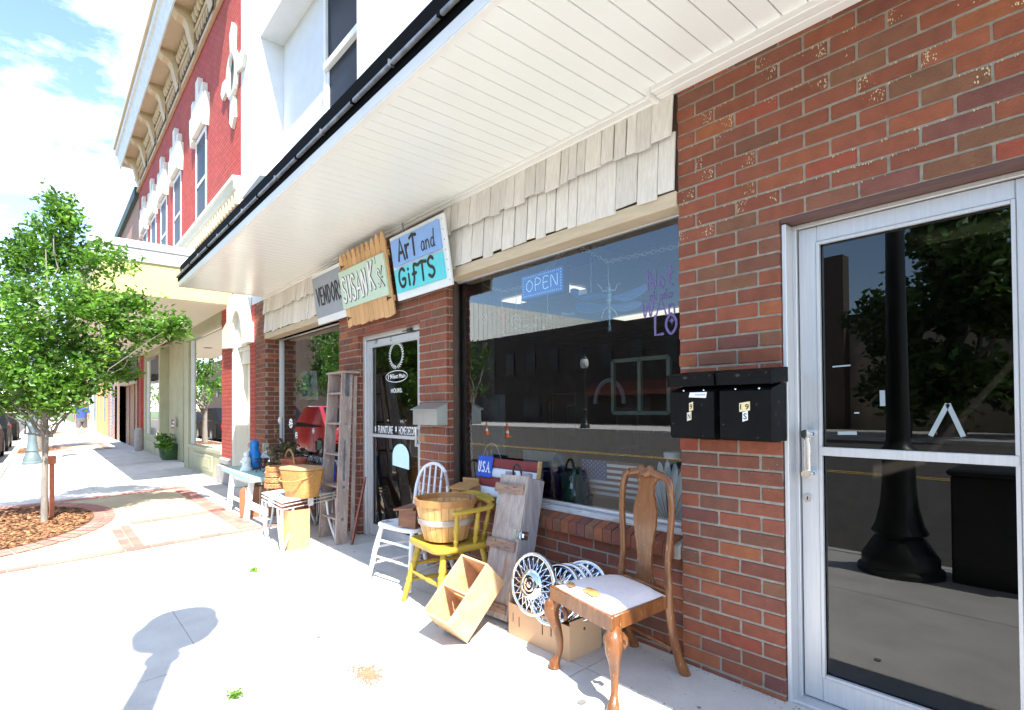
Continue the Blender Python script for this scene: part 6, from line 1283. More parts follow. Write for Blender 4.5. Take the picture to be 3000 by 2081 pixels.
# ---- picnic basket
pc = gz(897, 1442, TZ_); pc = Vector((-5.42, -.50, TZ_)); pcx = at(885, 1400, -.52); pc.x = pcx.x; pc.y = -.52
pk = thing('picnic_basket', 'golden woven picnic basket with flat lid and swing handle on the white metal table', 'basket', pc)
def rounded(mb, c, prof, hx, hy, rr, n=6, rz=0):   # rounded rectangle lofted through (scale,z)
    P = []
    for (sx, sy, a0) in ((1, -1, -90), (1, 1, 0), (-1, 1, 90), (-1, -1, 180)):
        for i in range(n+1): A = R(a0+90*i/n); P.append((sx*(hx-rr)+rr*math.cos(A), sy*(hy-rr)+rr*math.sin(A)))
    m_ = len(P); vs = []; cr, sr = math.cos(rz), math.sin(rz)
    for (s_, z_) in prof: vs += [c+Vector(((a*cr-d*sr)*s_, (a*sr+d*cr)*s_, z_)) for a, d in P]
    fs = [tuple(range(m_-1, -1, -1)), tuple(range((len(prof)-1)*m_, len(prof)*m_))]
    for j in range(len(prof)-1):
        for i in range(m_): fs.append((j*m_+i, j*m_+(i+1) % m_, (j+1)*m_+(i+1) % m_, (j+1)*m_+i))
    mb.add(vs, fs)
prof = []
for i in range(26):
    z_ = i*.0098; k = .74+.26*(z_/.245)**.8; prof += [(k, z_), (k+.012, z_+.0035), (k+.012, z_+.0065)]
b = MB(); rounded(b, pc, prof, .195, .135, .075, rz=R(18)); m_wk2 = mat('golden_wicker', (.62, .34, .11), (.46, .22, .06), rough=.5, scale=45, stretch=(1, 1, 2), bump=.7, bscale=90); b.build('basket_body', m_wk2, pk, 50)
b = MB(); rounded(b, pc, [(1.0, .256), (1.04, .262), (1.04, .276), (1.0, .284), (.5, .287)], .195, .135, .075, rz=R(18)); b.build('lid', mat('basket_lid', (.52, .31, .15), (.46, .27, .12), rough=.55, scale=4, stretch=(1, 8, 8)), pk, 40)
b = MB(); wv = Vector((math.cos(R(18)), math.sin(R(18)), 0)); pv_ = Vector((math.sin(R(18)), -math.cos(R(18)), 0))
P = smooth_line([pc-wv*.205+Z*.262, pc-wv*.20+pv_*.06+Z*.20, pc-wv*.13+pv_*.155+Z*.165, pc+pv_*.165+Z*.155, pc+wv*.13+pv_*.155+Z*.17, pc+wv*.20+pv_*.06+Z*.21, pc+wv*.205+Z*.262], 5); b.tube(P, .0075, 8); b.build('swing_handle', m_wk2, pk, 60)
# stacked woven trays behind it
sc_ = Vector((at(805, 1400, -.52).x, -.50, TZ_))
for k in range(4):
    zz_ = .058*k; b = MB(); n = 30; rr = .115-.004*k
    for j in range(5): b.tube([(sc_.x+(rr+.004*math.sin(A_*.5*n+j*math.pi))*math.cos(A_), sc_.y+(rr+.004*math.sin(A_*.5*n+j*math.pi))*math.sin(A_), sc_.z+zz_+.006+j*.0095) for A_ in [2*math.pi*i/60 for i in range(60)]], .0062, 5, closed=True)
    b.lathe([(0, zz_+.002), (rr-.004, zz_+.003)], sc_, 20)
    tag(b.build('woven_basket', m_wicker2, None, 60), ('lowest', 'second', 'third', 'topmost')[k]+' reddish woven basket in the stack beside the picnic basket', 'basket', 'stack of small woven baskets')
# blue board standing behind the basket
b = MB(); A = at(958, 1400, -.20); h0 = at(958, 1325, -.2).z; zb = TZ_+.0
bl_ = [(-.095, 0), (.095, 0), (.10, .22), (.085, .285), (.055, .315), (0, .325), (-.055, .315), (-.085, .285), (-.10, .22)]
A.z = TZ_; b.prism(bl_, A, Vector((.92, .38, 0)), Vector((-.05, .12, .99)), Vector((.36, -.93, .1)), .014); tag(b.build('blue_board', mat('chalky_blue', (.035, .12, .55), (.03, .1, .48), rough=.6, scale=9, c3=(.4, .5, .75), s3=12, t3=.66)), 'rounded blue plastic board propped up beside the ladder behind the picnic basket', 'board')
# ---- teal trestle table
tt = thing('trestle_table', 'pale teal topped table on white splayed legs at the far end of the goods', 'table', (-7.4, -.4, 0)); HT = .48
cn = [gz(648, 1368, HT), gz(732, 1402, HT), None, None]; cn[2] = Vector((cn[1].x+.02, -.14, HT)); cn[3] = Vector((cn[0].x+.02, -.14, HT))
b = MB(); b.add(cn+[p-Z*.05 for p in cn], [(0, 1, 2, 3), (7, 6, 5, 4), (0, 4, 5, 1), (1, 5, 6, 2), (2, 6, 7, 3), (3, 7, 4, 0)]); b.build('tabletop', mat('pale_teal_paint', (.40, .60, .57), (.34, .54, .51), rough=.6, scale=3), tt)
lx = [(-6.78, -.56), (-7.62, -.56), (-6.80, -.20), (-7.62, -.20)]
for i, (x_, y_) in enumerate(lx): b = MB(); f_x = x_+(.0 if i % 2 == 0 else .06); f_y = y_-.06 if y_ < -.4 else y_+.04; b.bar((x_, y_, HT-.052), (f_x, f_y, gnd(f_y)+.005), .045, .06, .004, upv=(0, 1, 0)); b.build('leg', m_wmetal, tt)
b = MB(); b.box((-7.6, -.55, HT-.10), (-6.8, -.53, HT-.0515)); b.build('apron', m_wmetal, tt); b = MB(); b.box((-6.81, -.6, .12), (-6.15, -.565, .20), .003); b.build('lower_brace', m_wmetal, tt); b = MB(); b.box((-7.6, -.58, .13), (-6.83, -.56, .17)); b.build('cross_brace', m_wmetal, tt)
# suitcases under the table
m_case = mat('brown_suitcase', (.30, .13, .06), (.24, .10, .045), rough=.55, scale=8)
def suitcase(label, x, y, rz, w_, h_, d_):
    t = thing('suitcase', label, 'suitcase', (x, y, gnd(y)), rz); b = MB(); rounded(b, Vector((0, 0, 0)), [(1, 0)]*1+[(1, d_)], w_/2, h_/2, .06)
    v2 = [(a, c_-d_/2, q_+h_/2) for (a, q_, c_) in b.v]; b.v = v2; b.build('shell', m_case, t, 40, True)
    for sx in (-.25, .25): b = MB(); b.box((w_*sx-.012, -d_/2-.003, .0), (w_*sx+.012, -d_/2-.0005, h_), .001); b.build('strap', m_tan, t, None, True)
    b = MB(); b.tube([(-.05, 0, h_), (-.04, 0, h_+.025), (.04, 0, h_+.025), (.05, 0, h_)], .006, 6); b.build('handle', m_brown, t, None, True)
suitcase('brown rounded suitcase with pale strap under the teal table, nearer the street', -6.98, -.48, R(70), .30, .36, .13); suitcase('brown suitcase under the teal table, nearer the wall', -6.86, -.28, R(70), .30, .34, .12)
# statuettes
def stand_x(px, py, y): p = at(px, py, y); return p.x
bxs = stand_x(745, 1360, -.30)
bs_ = thing('hooded_statuette', 'small painted statuette of a woman in a bright blue hooded cloak on the teal table', 'statuette', (bxs, -.30, HT)); c0 = Vector((bxs, -.30, HT)); m_blu = mat('bright_blue_glaze', (.015, .22, .62), (.012, .18, .55), rough=.3, scale=4)
b = MB(); b.lathe([(.0, 0), (.075, 0), (.07, .03), (0, .03)], c0, 18); b.build('base', m_brown, bs_, 40)
b = MB(); b.lathe([(.072, .031), (.082, .08), (.086, .14), (.080, .19), (.062, .23), (.046, .255), (.050, .28), (.056, .31), (.052, .345), (.034, .372), (0, .382)], c0, 22, sx=.95, sy=1.1); b.build('cloak', m_blu, bs_, 60)
b = MB(); b.lathe([(0, -.038), (.022, -.032), (.034, -.008), (.035, .012), (.024, .034), (0, .042)], c0+Vector((-.022, -.042, .312)), 14); b.build('face', mat('painted_skin', (.6, .36, .26), None), bs_, 60)
b = MB(); b.lathe([(0, -.05), (.03, -.03), (.035, .0), (.02, .05), (0, .06)], c0+Vector((-.045, -.062, .15)), 12); b.build('hands', bpy.data.materials['painted_skin'], bs_, 60)
c1 = Vector((stand_x(722, 1372, -.42), -.42, HT)); ws_ = thing('white_statuette', 'small plain white figurine in front of the blue hooded statuette', 'statuette', c1)
b = MB(); b.lathe([(.07, 0), (.075, .02), (.055, .05), (.05, .10), (.058, .14), (.04, .17), (.032, .18)], c1, 16); b.build('robe', m_decal, ws_, 60); b = MB(); b.lathe([(.0, .0), (.03, .01), (.036, .035), (.03, .06), (0, .072)], c1+Z*.175, 14); b.build('head', m_decal, ws_, 60)
for sg in (-1, 1): b = MB(); b.tube([c1+Vector((sg*.045, 0, .15)), c1+Vector((sg*.055, -.04, .11)), c1+Vector((sg*.01, -.065, .12))], [.018, .015, .012], 8); b.build('arm', m_decal, ws_, 60)
# iron plant stands, mushroom lamp, pots, wire flowers
def plant_stand(label, px, y, h, seed):
    x = stand_x(px, 1340, y); t = thing('plant_stand', label, 'plant stand', (x, y, HT)); c = Vector((x, y, HT)); rnd = random.Random(seed)
    for k in range(3): A = 2*math.pi*k/3+seed; b = MB(); d_ = Vector((math.cos(A), math.sin(A), 0)); b.tube(smooth_line([c+d_*.10, c+d_*.07+Z*.03, c+d_*.04+Z*h*.5, c+d_*.08+Z*h], 4), .005, 6); b.build('leg', m_iron, t)
    for (z_, r_) in ((h*.35, .055), (h*.99, .085), (h*.75, .07)): b = MB(); b.tube([c+Vector((r_*math.cos(2*math.pi*i/20), r_*math.sin(2*math.pi*i/20), z_)) for i in range(20)], .004, 5, closed=True); b.build('ring', m_iron, t)
    return t
plant_stand('low black iron plant stand on the teal table', 768, -.30, .16, 1); plant_stand('tall black iron plant stand at the wall end of the teal table', 800, -.2, .30, 2)
xx = stand_x(790, 1345, -.24); c = Vector((xx, -.24, HT)); ml = thing('mushroom_lamp', 'small grey glass lamp with mushroom shade on the teal table', 'lamp', c)
m_gg = mat('smoky_glass', (.34, .34, .36), (.26, .26, .28), rough=.15, coat=.6)
b = MB(); b.lathe([(.09, 0), (.07, .012), (.03, .03), (.02, .06), (.03, .10), (.022, .15), (.02, .18)], c, 16); b.build('lamp_base', m_chrome, ml, 50); b = MB(); b.lathe([(.10, .181), (.105, .19), (.085, .235), (.045, .265), (0, .272)], c, 20); b.build('lamp_shade', m_gg, ml, 60)
xx = stand_x(778, 1330, -.14); c = Vector((xx, -.14, HT)); gb = thing('torch_lantern', 'cream square torch lantern with dark red stem standing behind the plant stands', 'lantern', c)
b = MB(); b.lathe([(.05, 0), (.04, .02), (.018, .04), (.018, .2)], c, 12); b.build('stem', m_fr, gb, 50); b = MB(); b.prism([(-.02, .201), (.02, .201), (.045, .33), (-.045, .33)], c-Y*.03, X, Z, Y, .06); b.build('shade', mat('old_cream', (.55, .52, .40), None), gb)
tx_ = stand_x(862, 1355, -.30); c = Vector((tx_, -.30, .0)); tp_ = thing('terracotta_pot', 'large red terracotta jar with wicker hoop handle behind the picnic basket', 'pot', c)
b = MB(); b.lathe([(.10, .0), (.15, .10), (.19, .28), (.20, .45), (.185, .56), (.15, .64), (.125, .67), (.14, .70), (.15, .715), (.13, .725), (.11, .68), (0, .66)], c, 28); b.build('jar', m_terra, tp_, 50)
b = MB(); P = [c+Vector((.17*math.cos(A), -.05, .58+.24*math.sin(A))) for A in [math.pi*i/16 for i in range(17)]]
b.tube(P, .010, 8); b.tube([p+Vector((0, .007*math.sin(i*1.5), .007*math.cos(i*1.5))) for i, p in enumerate(P)], .007, 6); b.build('wicker_handle', m_wick, tp_, 60)
dx_ = stand_x(838, 1320, -.16); c = Vector((dx_, -.16, HT)); dp = thing('dark_planter', 'dark bowl planter of dry brown leaves on the wall end of the teal table', 'planter', c)
b = MB(); b.lathe([(.06, 0), (.12, .05), (.15, .11), (.14, .115), (.0, .10)], c, 18); b.build('bowl', m_iron, dp, 40); b = MB(); leafcloud(b, [(c+Z*.22, .15, 1, .8), (c+Vector((.2, 0, .18)), .12, 1, .7)], 520, .085, 6, 10, .14); b.build('dry_leaves', mat('olive_leaves', (.14, .115, .045), (.07, .055, .025), rough=.8, attr=True, scale=5), dp)
def wire_flower(label, px, py, y, zb, m_petal, r_=.045, pet=8):
    p = at(px, py, y); t = thing('metal_flower', label, 'garden ornament', (p.x, y, zb), 0, None); b = MB(); b.tube(smooth_line([(p.x+.03, y, zb), (p.x+.035, y-.01, (zb+p.z)/2), (p.x, y, p.z)], 5), .0028, 6); b.build('stem', m_iron, t, 60)
    b = MB(); b.lathe([(r_*.32, 0), (r_*.2, .008), (0, .012)], p, 10, axis=(.3, -1, .1)); b.build('flower_center', m_petal, t, 60)
    for k in range(pet): A = 2*math.pi*k/pet; b = MB(); b.lathe([(0, -.004), (r_*.24, 0), (0, .006)], p+Vector((r_*.85*math.cos(A), 0, r_*.85*math.sin(A))), 8, axis=(.3, -1, .1)); b.build('petal', m_petal, t, 60)
m_mus = mat('mustard_paint', (.45, .26, .02), None, rough=.5)
wire_flower('largest white dotted metal flower before the left window frame', 852, 1241, -.12, HT, m_decal, .055, 9)
wire_flower('small white metal flower low beside the left window frame', 868, 1276, -.14, HT, m_decal, .04, 7)
wire_flower('white metal flower by the brick return of the left window', 818, 1232, -.10, HT, m_decal, .04, 7)
wire_flower('mustard metal flower highest against the window frame', 827, 1227, -.11, HT, m_mus, .03, 5)
wire_flower('mustard metal flower lower, in front of the brick return', 807, 1264, -.12, HT, m_mus, .035, 5)
wire_flower('white metal flower near the ladder side of the left window', 918, 1263, -.06, .60, m_decal, .03, 6)
# iron basket tangle in front of left window sill
b = MB(); rnd = random.Random(14)
for k in range(9):
    c = Vector((stand_x(905+k*7, 1330, -.16), -.16+rnd.uniform(-.05, .05), .62+rnd.uniform(0, .1))); r_ = rnd.uniform(.05, .12); b.tube([c+Vector((r_*math.cos(2*math.pi*i/14), .02*math.sin(i), r_*math.sin(2*math.pi*i/14))) for i in range(14)], .0035, 5, closed=True)
    b.tube([c+Vector((0, 0, -r_)), Vector((c.x, c.y, .02))], .0035, 5)
tag(b.build('iron_trellis', m_iron), 'black wrought iron scroll trellis standing before the left window sill', 'trellis')
# ---- ground details
b = MB(); c0 = Gp = gz(1080, 1980, gnd(-1.35)); rnd = random.Random(12)
for _ in range(1700):
    A = rnd.uniform(0, 6.28); r_ = abs(rnd.gauss(0, .42)); x = c0.x+.15*r_*math.cos(A)*1.3; y = c0.y+.11*r_*math.sin(A); s_ = rnd.uniform(.0015, .0045)
    b.add([(x+s_*math.cos(k*1.26+A), y+s_*math.sin(k*1.26+A)*1.0, gnd(y)+.0045) for k in range(5)], [(0, 1, 2, 3, 4)])
stuff(b.build('gravel_stain', mat('rusty_grit', (.42, .22, .13), (.30, .15, .09), rough=1, scale=30)), 'speckled rusty gravel stain on the sunlit sidewalk', 'gravel')
b = MB(); c0 = gz(688, 2045, gnd(-1.72)); leafcloud(b, [(Vector((c0.x, c0.y, gnd(c0.y)+.015)), .03, 1.0, .25)], 100, .02, 77, 8, .02); leafcloud(b, [(Vector((gz(748, 1675, -.04).x, gz(748, 1675, -.04).y, -.03)), .05, .5, .2)], 90, .025, 78, 8, .03); stuff(b.build('weeds', mat('weed_green', (.2, .38, .06), (.13, .28, .04), rough=.8, attr=True, trans=.3)), 'small green weeds growing out of the sidewalk joints', 'weeds')
b = MB(); rnd = random.Random(91)
for _ in range(1500):
    x = rnd.uniform(-8.6, .3); y = -abs(rnd.gauss(0, .03))-.004 if rnd.random() < .55 else (-.385+rnd.gauss(0, .012) if rnd.random() < .7 else rnd.uniform(-.6, -.02)); s_ = rnd.uniform(.0012, .0038); A = rnd.uniform(0, 6)
    b.add([(x+s_*math.cos(k*1.57+A)*rnd.uniform(.6, 2.2), y+s_*math.sin(k*1.57+A), gnd(y)+.0045) for k in range(4)], [(0, 1, 2, 3)])
stuff(b.build('grit', mat('brown_grit', (.24, .17, .11), (.12, .09, .06), rough=1, scale=30)), 'fine brown grit gathered along the wall foot and sidewalk joints', 'grit')
b = MB()
for (x, y, r_) in ((-1.62, -.62, .020), (-2.15, -.24, .012), (-1.1, -.2, .016), (-3.1, -1.2, .015), (-4.2, -.22, .014), (-.9, -.55, .018), (-4.6, -.3, .010), (-1.25, -.30, .009)):
    b.add([(x+r_*math.cos(k*.63)*rnd.uniform(.8, 1.2), y+r_*math.sin(k*.63)*rnd.uniform(.8, 1.2), gnd(y)+.0042) for k in range(10)], [tuple(range(10))])
stuff(b.build('stain_spots', mat('gum_grey', (.20, .19, .18), None, rough=.9)), 'small grey gum spots and stains on the shaded sidewalk', 'stains')
# ================================================================ inside the display windows
IY = .35
def P3(px, py, y=IY): return at(px, py, y)
s3 = lambda x, y: (1300+x*.326, 600+y*.326)
v3 = lambda x, y: (1300+x*.376, 1000+y*.376)
os_ = thing('open_sign', 'blue dotted OPEN sign hanging on chains inside the big window', 'sign', P3(*s3(880, 700)))
a, c_, d_, e_ = P3(*s3(705, 850)), P3(*s3(1070, 775)), P3(*s3(1065, 560)), P3(*s3(697, 650))
x0, x1, z0, z1 = a.x, c_.x, (a.z+c_.z)/2, (d_.z+e_.z)/2
b = MB(); b.box((x0-.01, IY, z0-.01), (x1+.01, IY+.06, z1+.01), .003); b.build('case', mat('sign_case', (.04, .12, .34), None, rough=.5), os_)
m_led = mat('lit_led', (.55, .85, 1), (.5, .8, 1), emis=.22); b = MB(); b.box((x0, IY-.003, z0), (x1, IY-.0005, z1)); b.build('face', mat('blue_face', (.02, .12, .40), None, emis=.30), os_)
b = MB(); letters(b, 'OPEN', (x0+.05, IY-.004, z0+.045), X, Z, -Y, z1-z0-.085, x1-x0-.09, .0032); b.build('lettering', m_led, os_)
b = MB(); n = 20
for i in range(n+1):
    for zz in (z0+.016, z1-.016): p = Vector((x0+.016+(x1-x0-.032)*i/n, IY-.004, zz)); b.lathe([(.004, 0), (0, .003)], p, 6, axis=(0, -1, 0))
for i in range(1, 7):
    for xx in (x0+.016, x1-.016): p = Vector((xx, IY-.004, z0+.016+(z1-z0-.032)*i/7)); b.lathe([(.004, 0), (0, .003)], p, 6, axis=(0, -1, 0))
b.build('border_lights', m_led, os_)
b = MB(); chain(b, P3(*s3(770, 600)), P3(*s3(735, 440)), 0, .035); chain(b, P3(*s3(1040, 540)), P3(*s3(1060, 350)), 0, .035); b.build('hanging_chain', m_rod, os_)
b = MB(); p, q_ = P3(*s3(1095, 330), .5), P3(*s3(1250, 495), .5); b.box((p.x, .5, q_.z), (q_.x, .62, p.z), .01); sp_ = thing('speaker', 'small black wall speaker hanging above the OPEN sign inside the window', 'speaker', (p.x, .5, p.z)); b.build('cabinet', m_ink, sp_)
b = MB(); b.lathe([(.03, 0), (.02, .004)], ((p.x+q_.x)/2, .4995, (p.z+q_.z)/2), 16, axis=(0, -1, 0)); b.build('driver', m_alud, sp_)
for (pts, lab) in (([(1155, 340), (1470, 515), (2060, 385), (2300, 330)], 'white chain swagged across the right of the big window'), ([(270, 630), (390, 740), (540, 778), (690, 745), (960, 560), (1140, 345)], 'white chain swagged across the left of the big window')):
    b = MB(); P = [P3(*s3(*p)) for p in pts]
    for i in range(len(P)-1): chain(b, P[i], P[i+1], .0, .034, .0034)
    tag(b.build('display_chain', m_decal), lab, 'chain')
b = MB(); P = [P3(1364, 945, .18), P3(1372, 1120, .18), P3(1383, 1350, .18)]; chain(b, P[0], P[1], 0, .03, .0032); chain(b, P[1], P[2], 0, .03, .0032); tag(b.build('display_chain', m_decal), 'chain hanging straight down the left edge of the big window', 'chain')
wires = [((1325, 460), (1325, 790)), ((1480, 520), (1482, 715)), ((523, 790), (523, 925)), ((650, 780), (652, 940)), ((935, 815), (938, 985)), ((360, 760), (365, 960)), ((320, 700), (318, 990)), ((702, 850), (700, 910))]
for i, (p, q_) in enumerate(wires):
    b = MB(); A, B_ = P3(*s3(*p)), P3(*s3(*q_)); b.tube([A+X*.006, A+Z*.01, A-X*.004, A.lerp(B_, .45), A.lerp(B_, .5)+X*.006, A.lerp(B_, .55)-X*.004, B_+Z*.01, B_, B_+X*.006+Z*.004], .0024, 5); tag(b.build('wire_hook', m_decal), ('longest white wire hook, right of the OPEN sign', 'white wire hook above the silver dragonfly body', 'white wire hook above the red ornament', 'white wire hook left of the OPEN sign corner', 'white wire hook below the OPEN sign', 'white wire hook above the tear-drop wire ornament', 'leftmost white wire hook in the big window', 'short bent wire hook under the left corner of the OPEN sign')[i], 'hook')
# dragonfly ornament
df = thing('dragonfly_ornament', 'large blue glass dragonfly with silver beaded body hanging in the big window', 'ornament', P3(*s3(1485, 850))); m_dgl = solid_glass('iridescent_wing', (.02, .12, .36), .85)
b = MB(); pts = [(1485, 715), (1485, 740), (1487, 770), (1488, 800), (1488, 850), (1488, 900), (1490, 960), (1490, 1020), (1491, 1080), (1492, 1105), (1493, 1140)]; rr = [.008, .026, .018, .024, .026, .013, .012, .011, .010, .016, .018]
P = smooth_line([P3(*s3(*p)) for p in pts], 4); b.tube(P, [max(.006, rr[min(i//4, 10)]*(1+.2*math.sin(i*1.6))) for i in range(len(P))], 10, squash=(Y, .5)); b.build('body', mat('silver_bead', (.5, .62, .62), (.3, .42, .45), rough=.25, metal=.6, scale=20), df, 60)
for pl_ in ([(1480, 830), (1380, 840), (1250, 850), (1150, 800), (1145, 760), (1200, 760), (1300, 810), (1400, 800)], [(1495, 830), (1600, 800), (1720, 760), (1830, 710), (1830, 760), (1740, 830), (1620, 870)], [(1500, 900), (1600, 890), (1700, 870), (1780, 880), (1740, 930), (1640, 960), (1550, 950)], [(1478, 900), (1400, 900), (1260, 880), (1190, 900), (1220, 960), (1330, 970), (1420, 950)]):
    b = MB(); P = [P3(*s3(*p)) for p in pl_]; P = smooth_line(P+[P[0]], 3)[:-1]; n = len(P); b.add(P+[p+Y*.006 for p in P], [tuple(range(n)), tuple(range(2*n-1, n-1, -1))]+[(i, (i+1) % n, n+(i+1) % n, n+i) for i in range(n)]); w_ = b.build('wing', m_dgl, df)
    b = MB(); b.tube(P, .0025, 5, closed=True); c_ = sum(P, Vector())/n; b.tube([p*.55+c_*.45 for p in P], .0018, 4, closed=True); b.build('wing_outline', mat('wing_wire', (.10, .32, .52), None, rough=.3, metal=.4) if 'wing_wire' not in bpy.data.materials else bpy.data.materials['wing_wire'], w_)
for pl_ in ([(1470, 770), (1430, 780), (1410, 740), (1385, 715)], [(1505, 770), (1540, 770), (1560, 720), (1585, 703)], [(1480, 920), (1440, 950), (1420, 1020)], [(1498, 920), (1540, 960), (1568, 1010)]):
    b = MB(); b.tube([P3(*s3(*p)) for p in pl_], [.005, .0045, .004, .004][:len(pl_)], 6); b.build('leg', m_decal, df)
b = MB(); p, q_ = P3(*s3(1220, 775)), P3(*s3(1295, 800)); b.box((p.x, IY-.01, q_.z), (q_.x, IY-.008, p.z)); tag(b.build('price_tag', m_decal), 'white price tag on the blue dragonfly wing', 'tag')
# small hanging things
b = MB(); P = [P3(*s3(*p)) for p in ((520, 925), (500, 960), (492, 1000), (515, 1040), (515, 1160), (540, 1165), (540, 1040), (545, 990), (535, 950))]; n = len(P); b.add(P+[p+Y*.012 for p in P], [tuple(range(n)), tuple(range(2*n-1, n-1, -1))]+[(i, (i+1) % n, n+(i+1) % n, n+i) for i in range(n)]); tag(b.build('red_ornament', mat('red_glass', (.62, .03, .03), None, rough=.2)), 'red glass ornament hanging at the left of the big window', 'ornament')
b = MB(); P = [P3(*s3(*p)) for p in ((255, 1240), (395, 1240), (325, 1372))]; b.add(P+[p+Y*.01 for p in P], [(0, 1, 2), (5, 4, 3), (0, 3, 4, 1), (1, 4, 5, 2), (2, 5, 3, 0)]); tag(b.build('kite_ornament', mat('amber_board', (.80, .60, .28), None)), 'amber kite-shaped ornament hanging by the left edge of the big window', 'ornament')
for (cx_, cy_, rx_, ry_, lab) in ((365, 1010, 26, 48, 'tear-drop wire ornament beside the kite ornament'), (650, 1050, 38, 60, 'round wire ring ornament left of the OPEN sign')):
    b = MB(); P = [P3(*s3(cx_+rx_*math.cos(2*math.pi*i/18), cy_+ry_*math.sin(2*math.pi*i/18))) for i in range(18)]; b.tube(P, .002, 5, closed=True); c0 = P3(*s3(cx_, cy_)); b.tube([p*.5+c0*.5 for p in P], .002, 5, closed=True); tag(b.build('wire_ornament', m_decal), lab, 'ornament')
b = MB(); rnd = random.Random(44)
for (x_, y_) in ((740, 1100), (820, 1090), (900, 1095), (830, 1020), (950, 1015)):
    for k in range(7): A = rnd.uniform(0, 6.28); p = P3(*s3(x_, y_)); d_ = Vector((math.cos(A), 0, math.sin(A))); b.tube([p, p+d_*.028], [.005, .001], 5)
for k in range(22): A = rnd.uniform(-.4, 3.5); p = P3(*s3(1110+rnd.uniform(-60, 60), 990)); d_ = Vector((math.cos(A), 0, math.sin(A)*.5)); b.tube([p, p+d_*.05], [.004, .001], 5)
tag(b.build('glass_star_garland', solid_glass('pale_blue_glass', (.45, .72, .82), .6)), 'garland of pale blue glass stars hanging below the OPEN sign', 'garland')
# lettering on the glass
m_pur = mat('lavender_decal', (.15, .12, .30), (.13, .10, .27), rough=.6); gy = .1145
b = MB()
def glass_letters(text, xa, xb, yt, yb, r_, sharp=False):
    a = at(*s3(xa, (yt+yb)/2), gy); c_ = at(*s3(xb, (yt+yb)/2), gy); zt, zb = at(*s3((xa+xb)/2, yt), gy).z, at(*s3((xa+xb)/2, yb), gy).z
    letters(b, text, (a.x, gy, zb), X, Z, -Y, zt-zb, c_.x-a.x, r_, .0004, sharp)
glass_letters('Not', 1828, 2066, 572, 750, .0058); glass_letters('all who', 1850, 2062, 762, 850, .0028); glass_letters('WAn', 1785, 2085, 835, 1000, .0055); glass_letters('LO', 1890, 2100, 985, 1165, .0075)
c0 = at(*s3(2050, 1040), gy)
for k in range(4): A = k*math.pi/4; d_ = Vector((math.cos(A), 0, math.sin(A)))*.016*(1 if k % 2 else 1.6); b.tube([c0-d_, c0, c0+d_], [.0005, .004, .0005], 6, squash=(Y, .25))
b.build('window_lettering', m_pur, bigwin)
# goods on the shelf
def vase(label, px, pyb, pyt, y, prof, m_, n=24):
    p, q_ = at(px, pyb, y), at(px, pyt, y); h = q_.z-.586; c = Vector((p.x, y, .586)); b = MB(); b.lathe([(r_, z_*h) for r_, z_ in prof], c, n); o_ = b.build('vase', m_, None, 60); return tag(o_, label, 'vase', None)
vase('dark cobalt blue glass vase on the display shelf behind the trunk', 1617, 1464, 1372, .30, [(.05, 0), (.072, .12), (.076, .35), (.066, .6), (.058, .82), (.066, 1), (.062, 1), (.054, .8)], solid_glass('cobalt_glass', (.006, .012, .16), .93))
g_ = vase('dark green glass vase with a white price tag on the display shelf', 1688, 1478, 1366, .24, [(.045, 0), (.078, .10), (.092, .30), (.082, .52), (.05, .75), (.034, .86), (.036, .93), (.046, 1), (.04, 1)], solid_glass('bottle_green_glass', (.004, .075, .045), .9))
b = MB(); p = at(1674, 1420, .13); b.prism([(-.010, -.026), (.010, -.026), (.010, .006), (0, .014), (-.010, .006)], p, X, Z, Y, .001); b.tube(smooth_line([p+Z*.012, p+Vector((-.014, 0, .035)), p+Vector((.004, 0, .055)), p+Vector((.01, 0, .03)), p+Z*.012], 4), .001, 4); tag(b.build('price_tag', m_decal), 'white paper price tag tied to the green glass vase', 'tag')
p = at(1650, 1444, .42); b = MB(); c = Vector((p.x, .42, .586)); b.lathe([(.05, 0), (.07, .05), (.06, .17), (.03, .21), (.028, .24)], c, 18); b.tube(smooth_line([c+Z*.24, c+Z*.29, c+Vector((-.03, 0, .325)), c+Vector((-.065, 0, .30)), c+Vector((-.07, 0, .27))], 4), [.026]*14+[.02]*3, 10); tag(b.build('vase', solid_glass('teal_glass', (.05, .20, .26), .75), None, 60), 'pale teal glass vase with curled neck between the cobalt and green vases', 'vase')
# framed flag
fl_ = thing('flag_print', 'small framed American flag print on the display shelf', 'flag', (-2.2, .34, .60)); A, B_ = at(1704, 1344, .34), at(1879, 1476, .34); x0, x1, z1, z0 = A.x, B_.x, A.z, B_.z; st_h = (z1-z0)/13
for k in range(13): b = MB(); b.box((x0, .34, z0+k*st_h), (x1, .343, z0+(k+1)*st_h)); b.build('stripe', mat('faded_red', (.26, .10, .08), None) if k == 0 else (m_decal if k % 2 else bpy.data.materials['faded_red']), fl_)
b = MB(); xc, zc_ = x0+(x1-x0)*.45, z0+st_h*6; b.box((x0, .3365, zc_), (xc, .3395, z1)); ca_ = b.build('canton', mat('faded_navy', (.10, .14, .30), None), fl_); b = MB()
for r_ in range(9):
    for k in range(6 if r_ % 2 == 0 else 5):
        p = Vector((x0+(xc-x0)*((k+.5+(.5 if r_ % 2 else 0))/6), .336, zc_+(z1-zc_)*(r_+.7)/9.4)); b.add([p+Vector(((.0055 if j % 2 == 0 else .0022)*math.sin(j*math.pi/5), 0, (.0055 if j % 2 == 0 else .0022)*math.cos(j*math.pi/5))) for j in range(10)], [tuple(range(10))])
b.build('stars', m_decal, ca_)
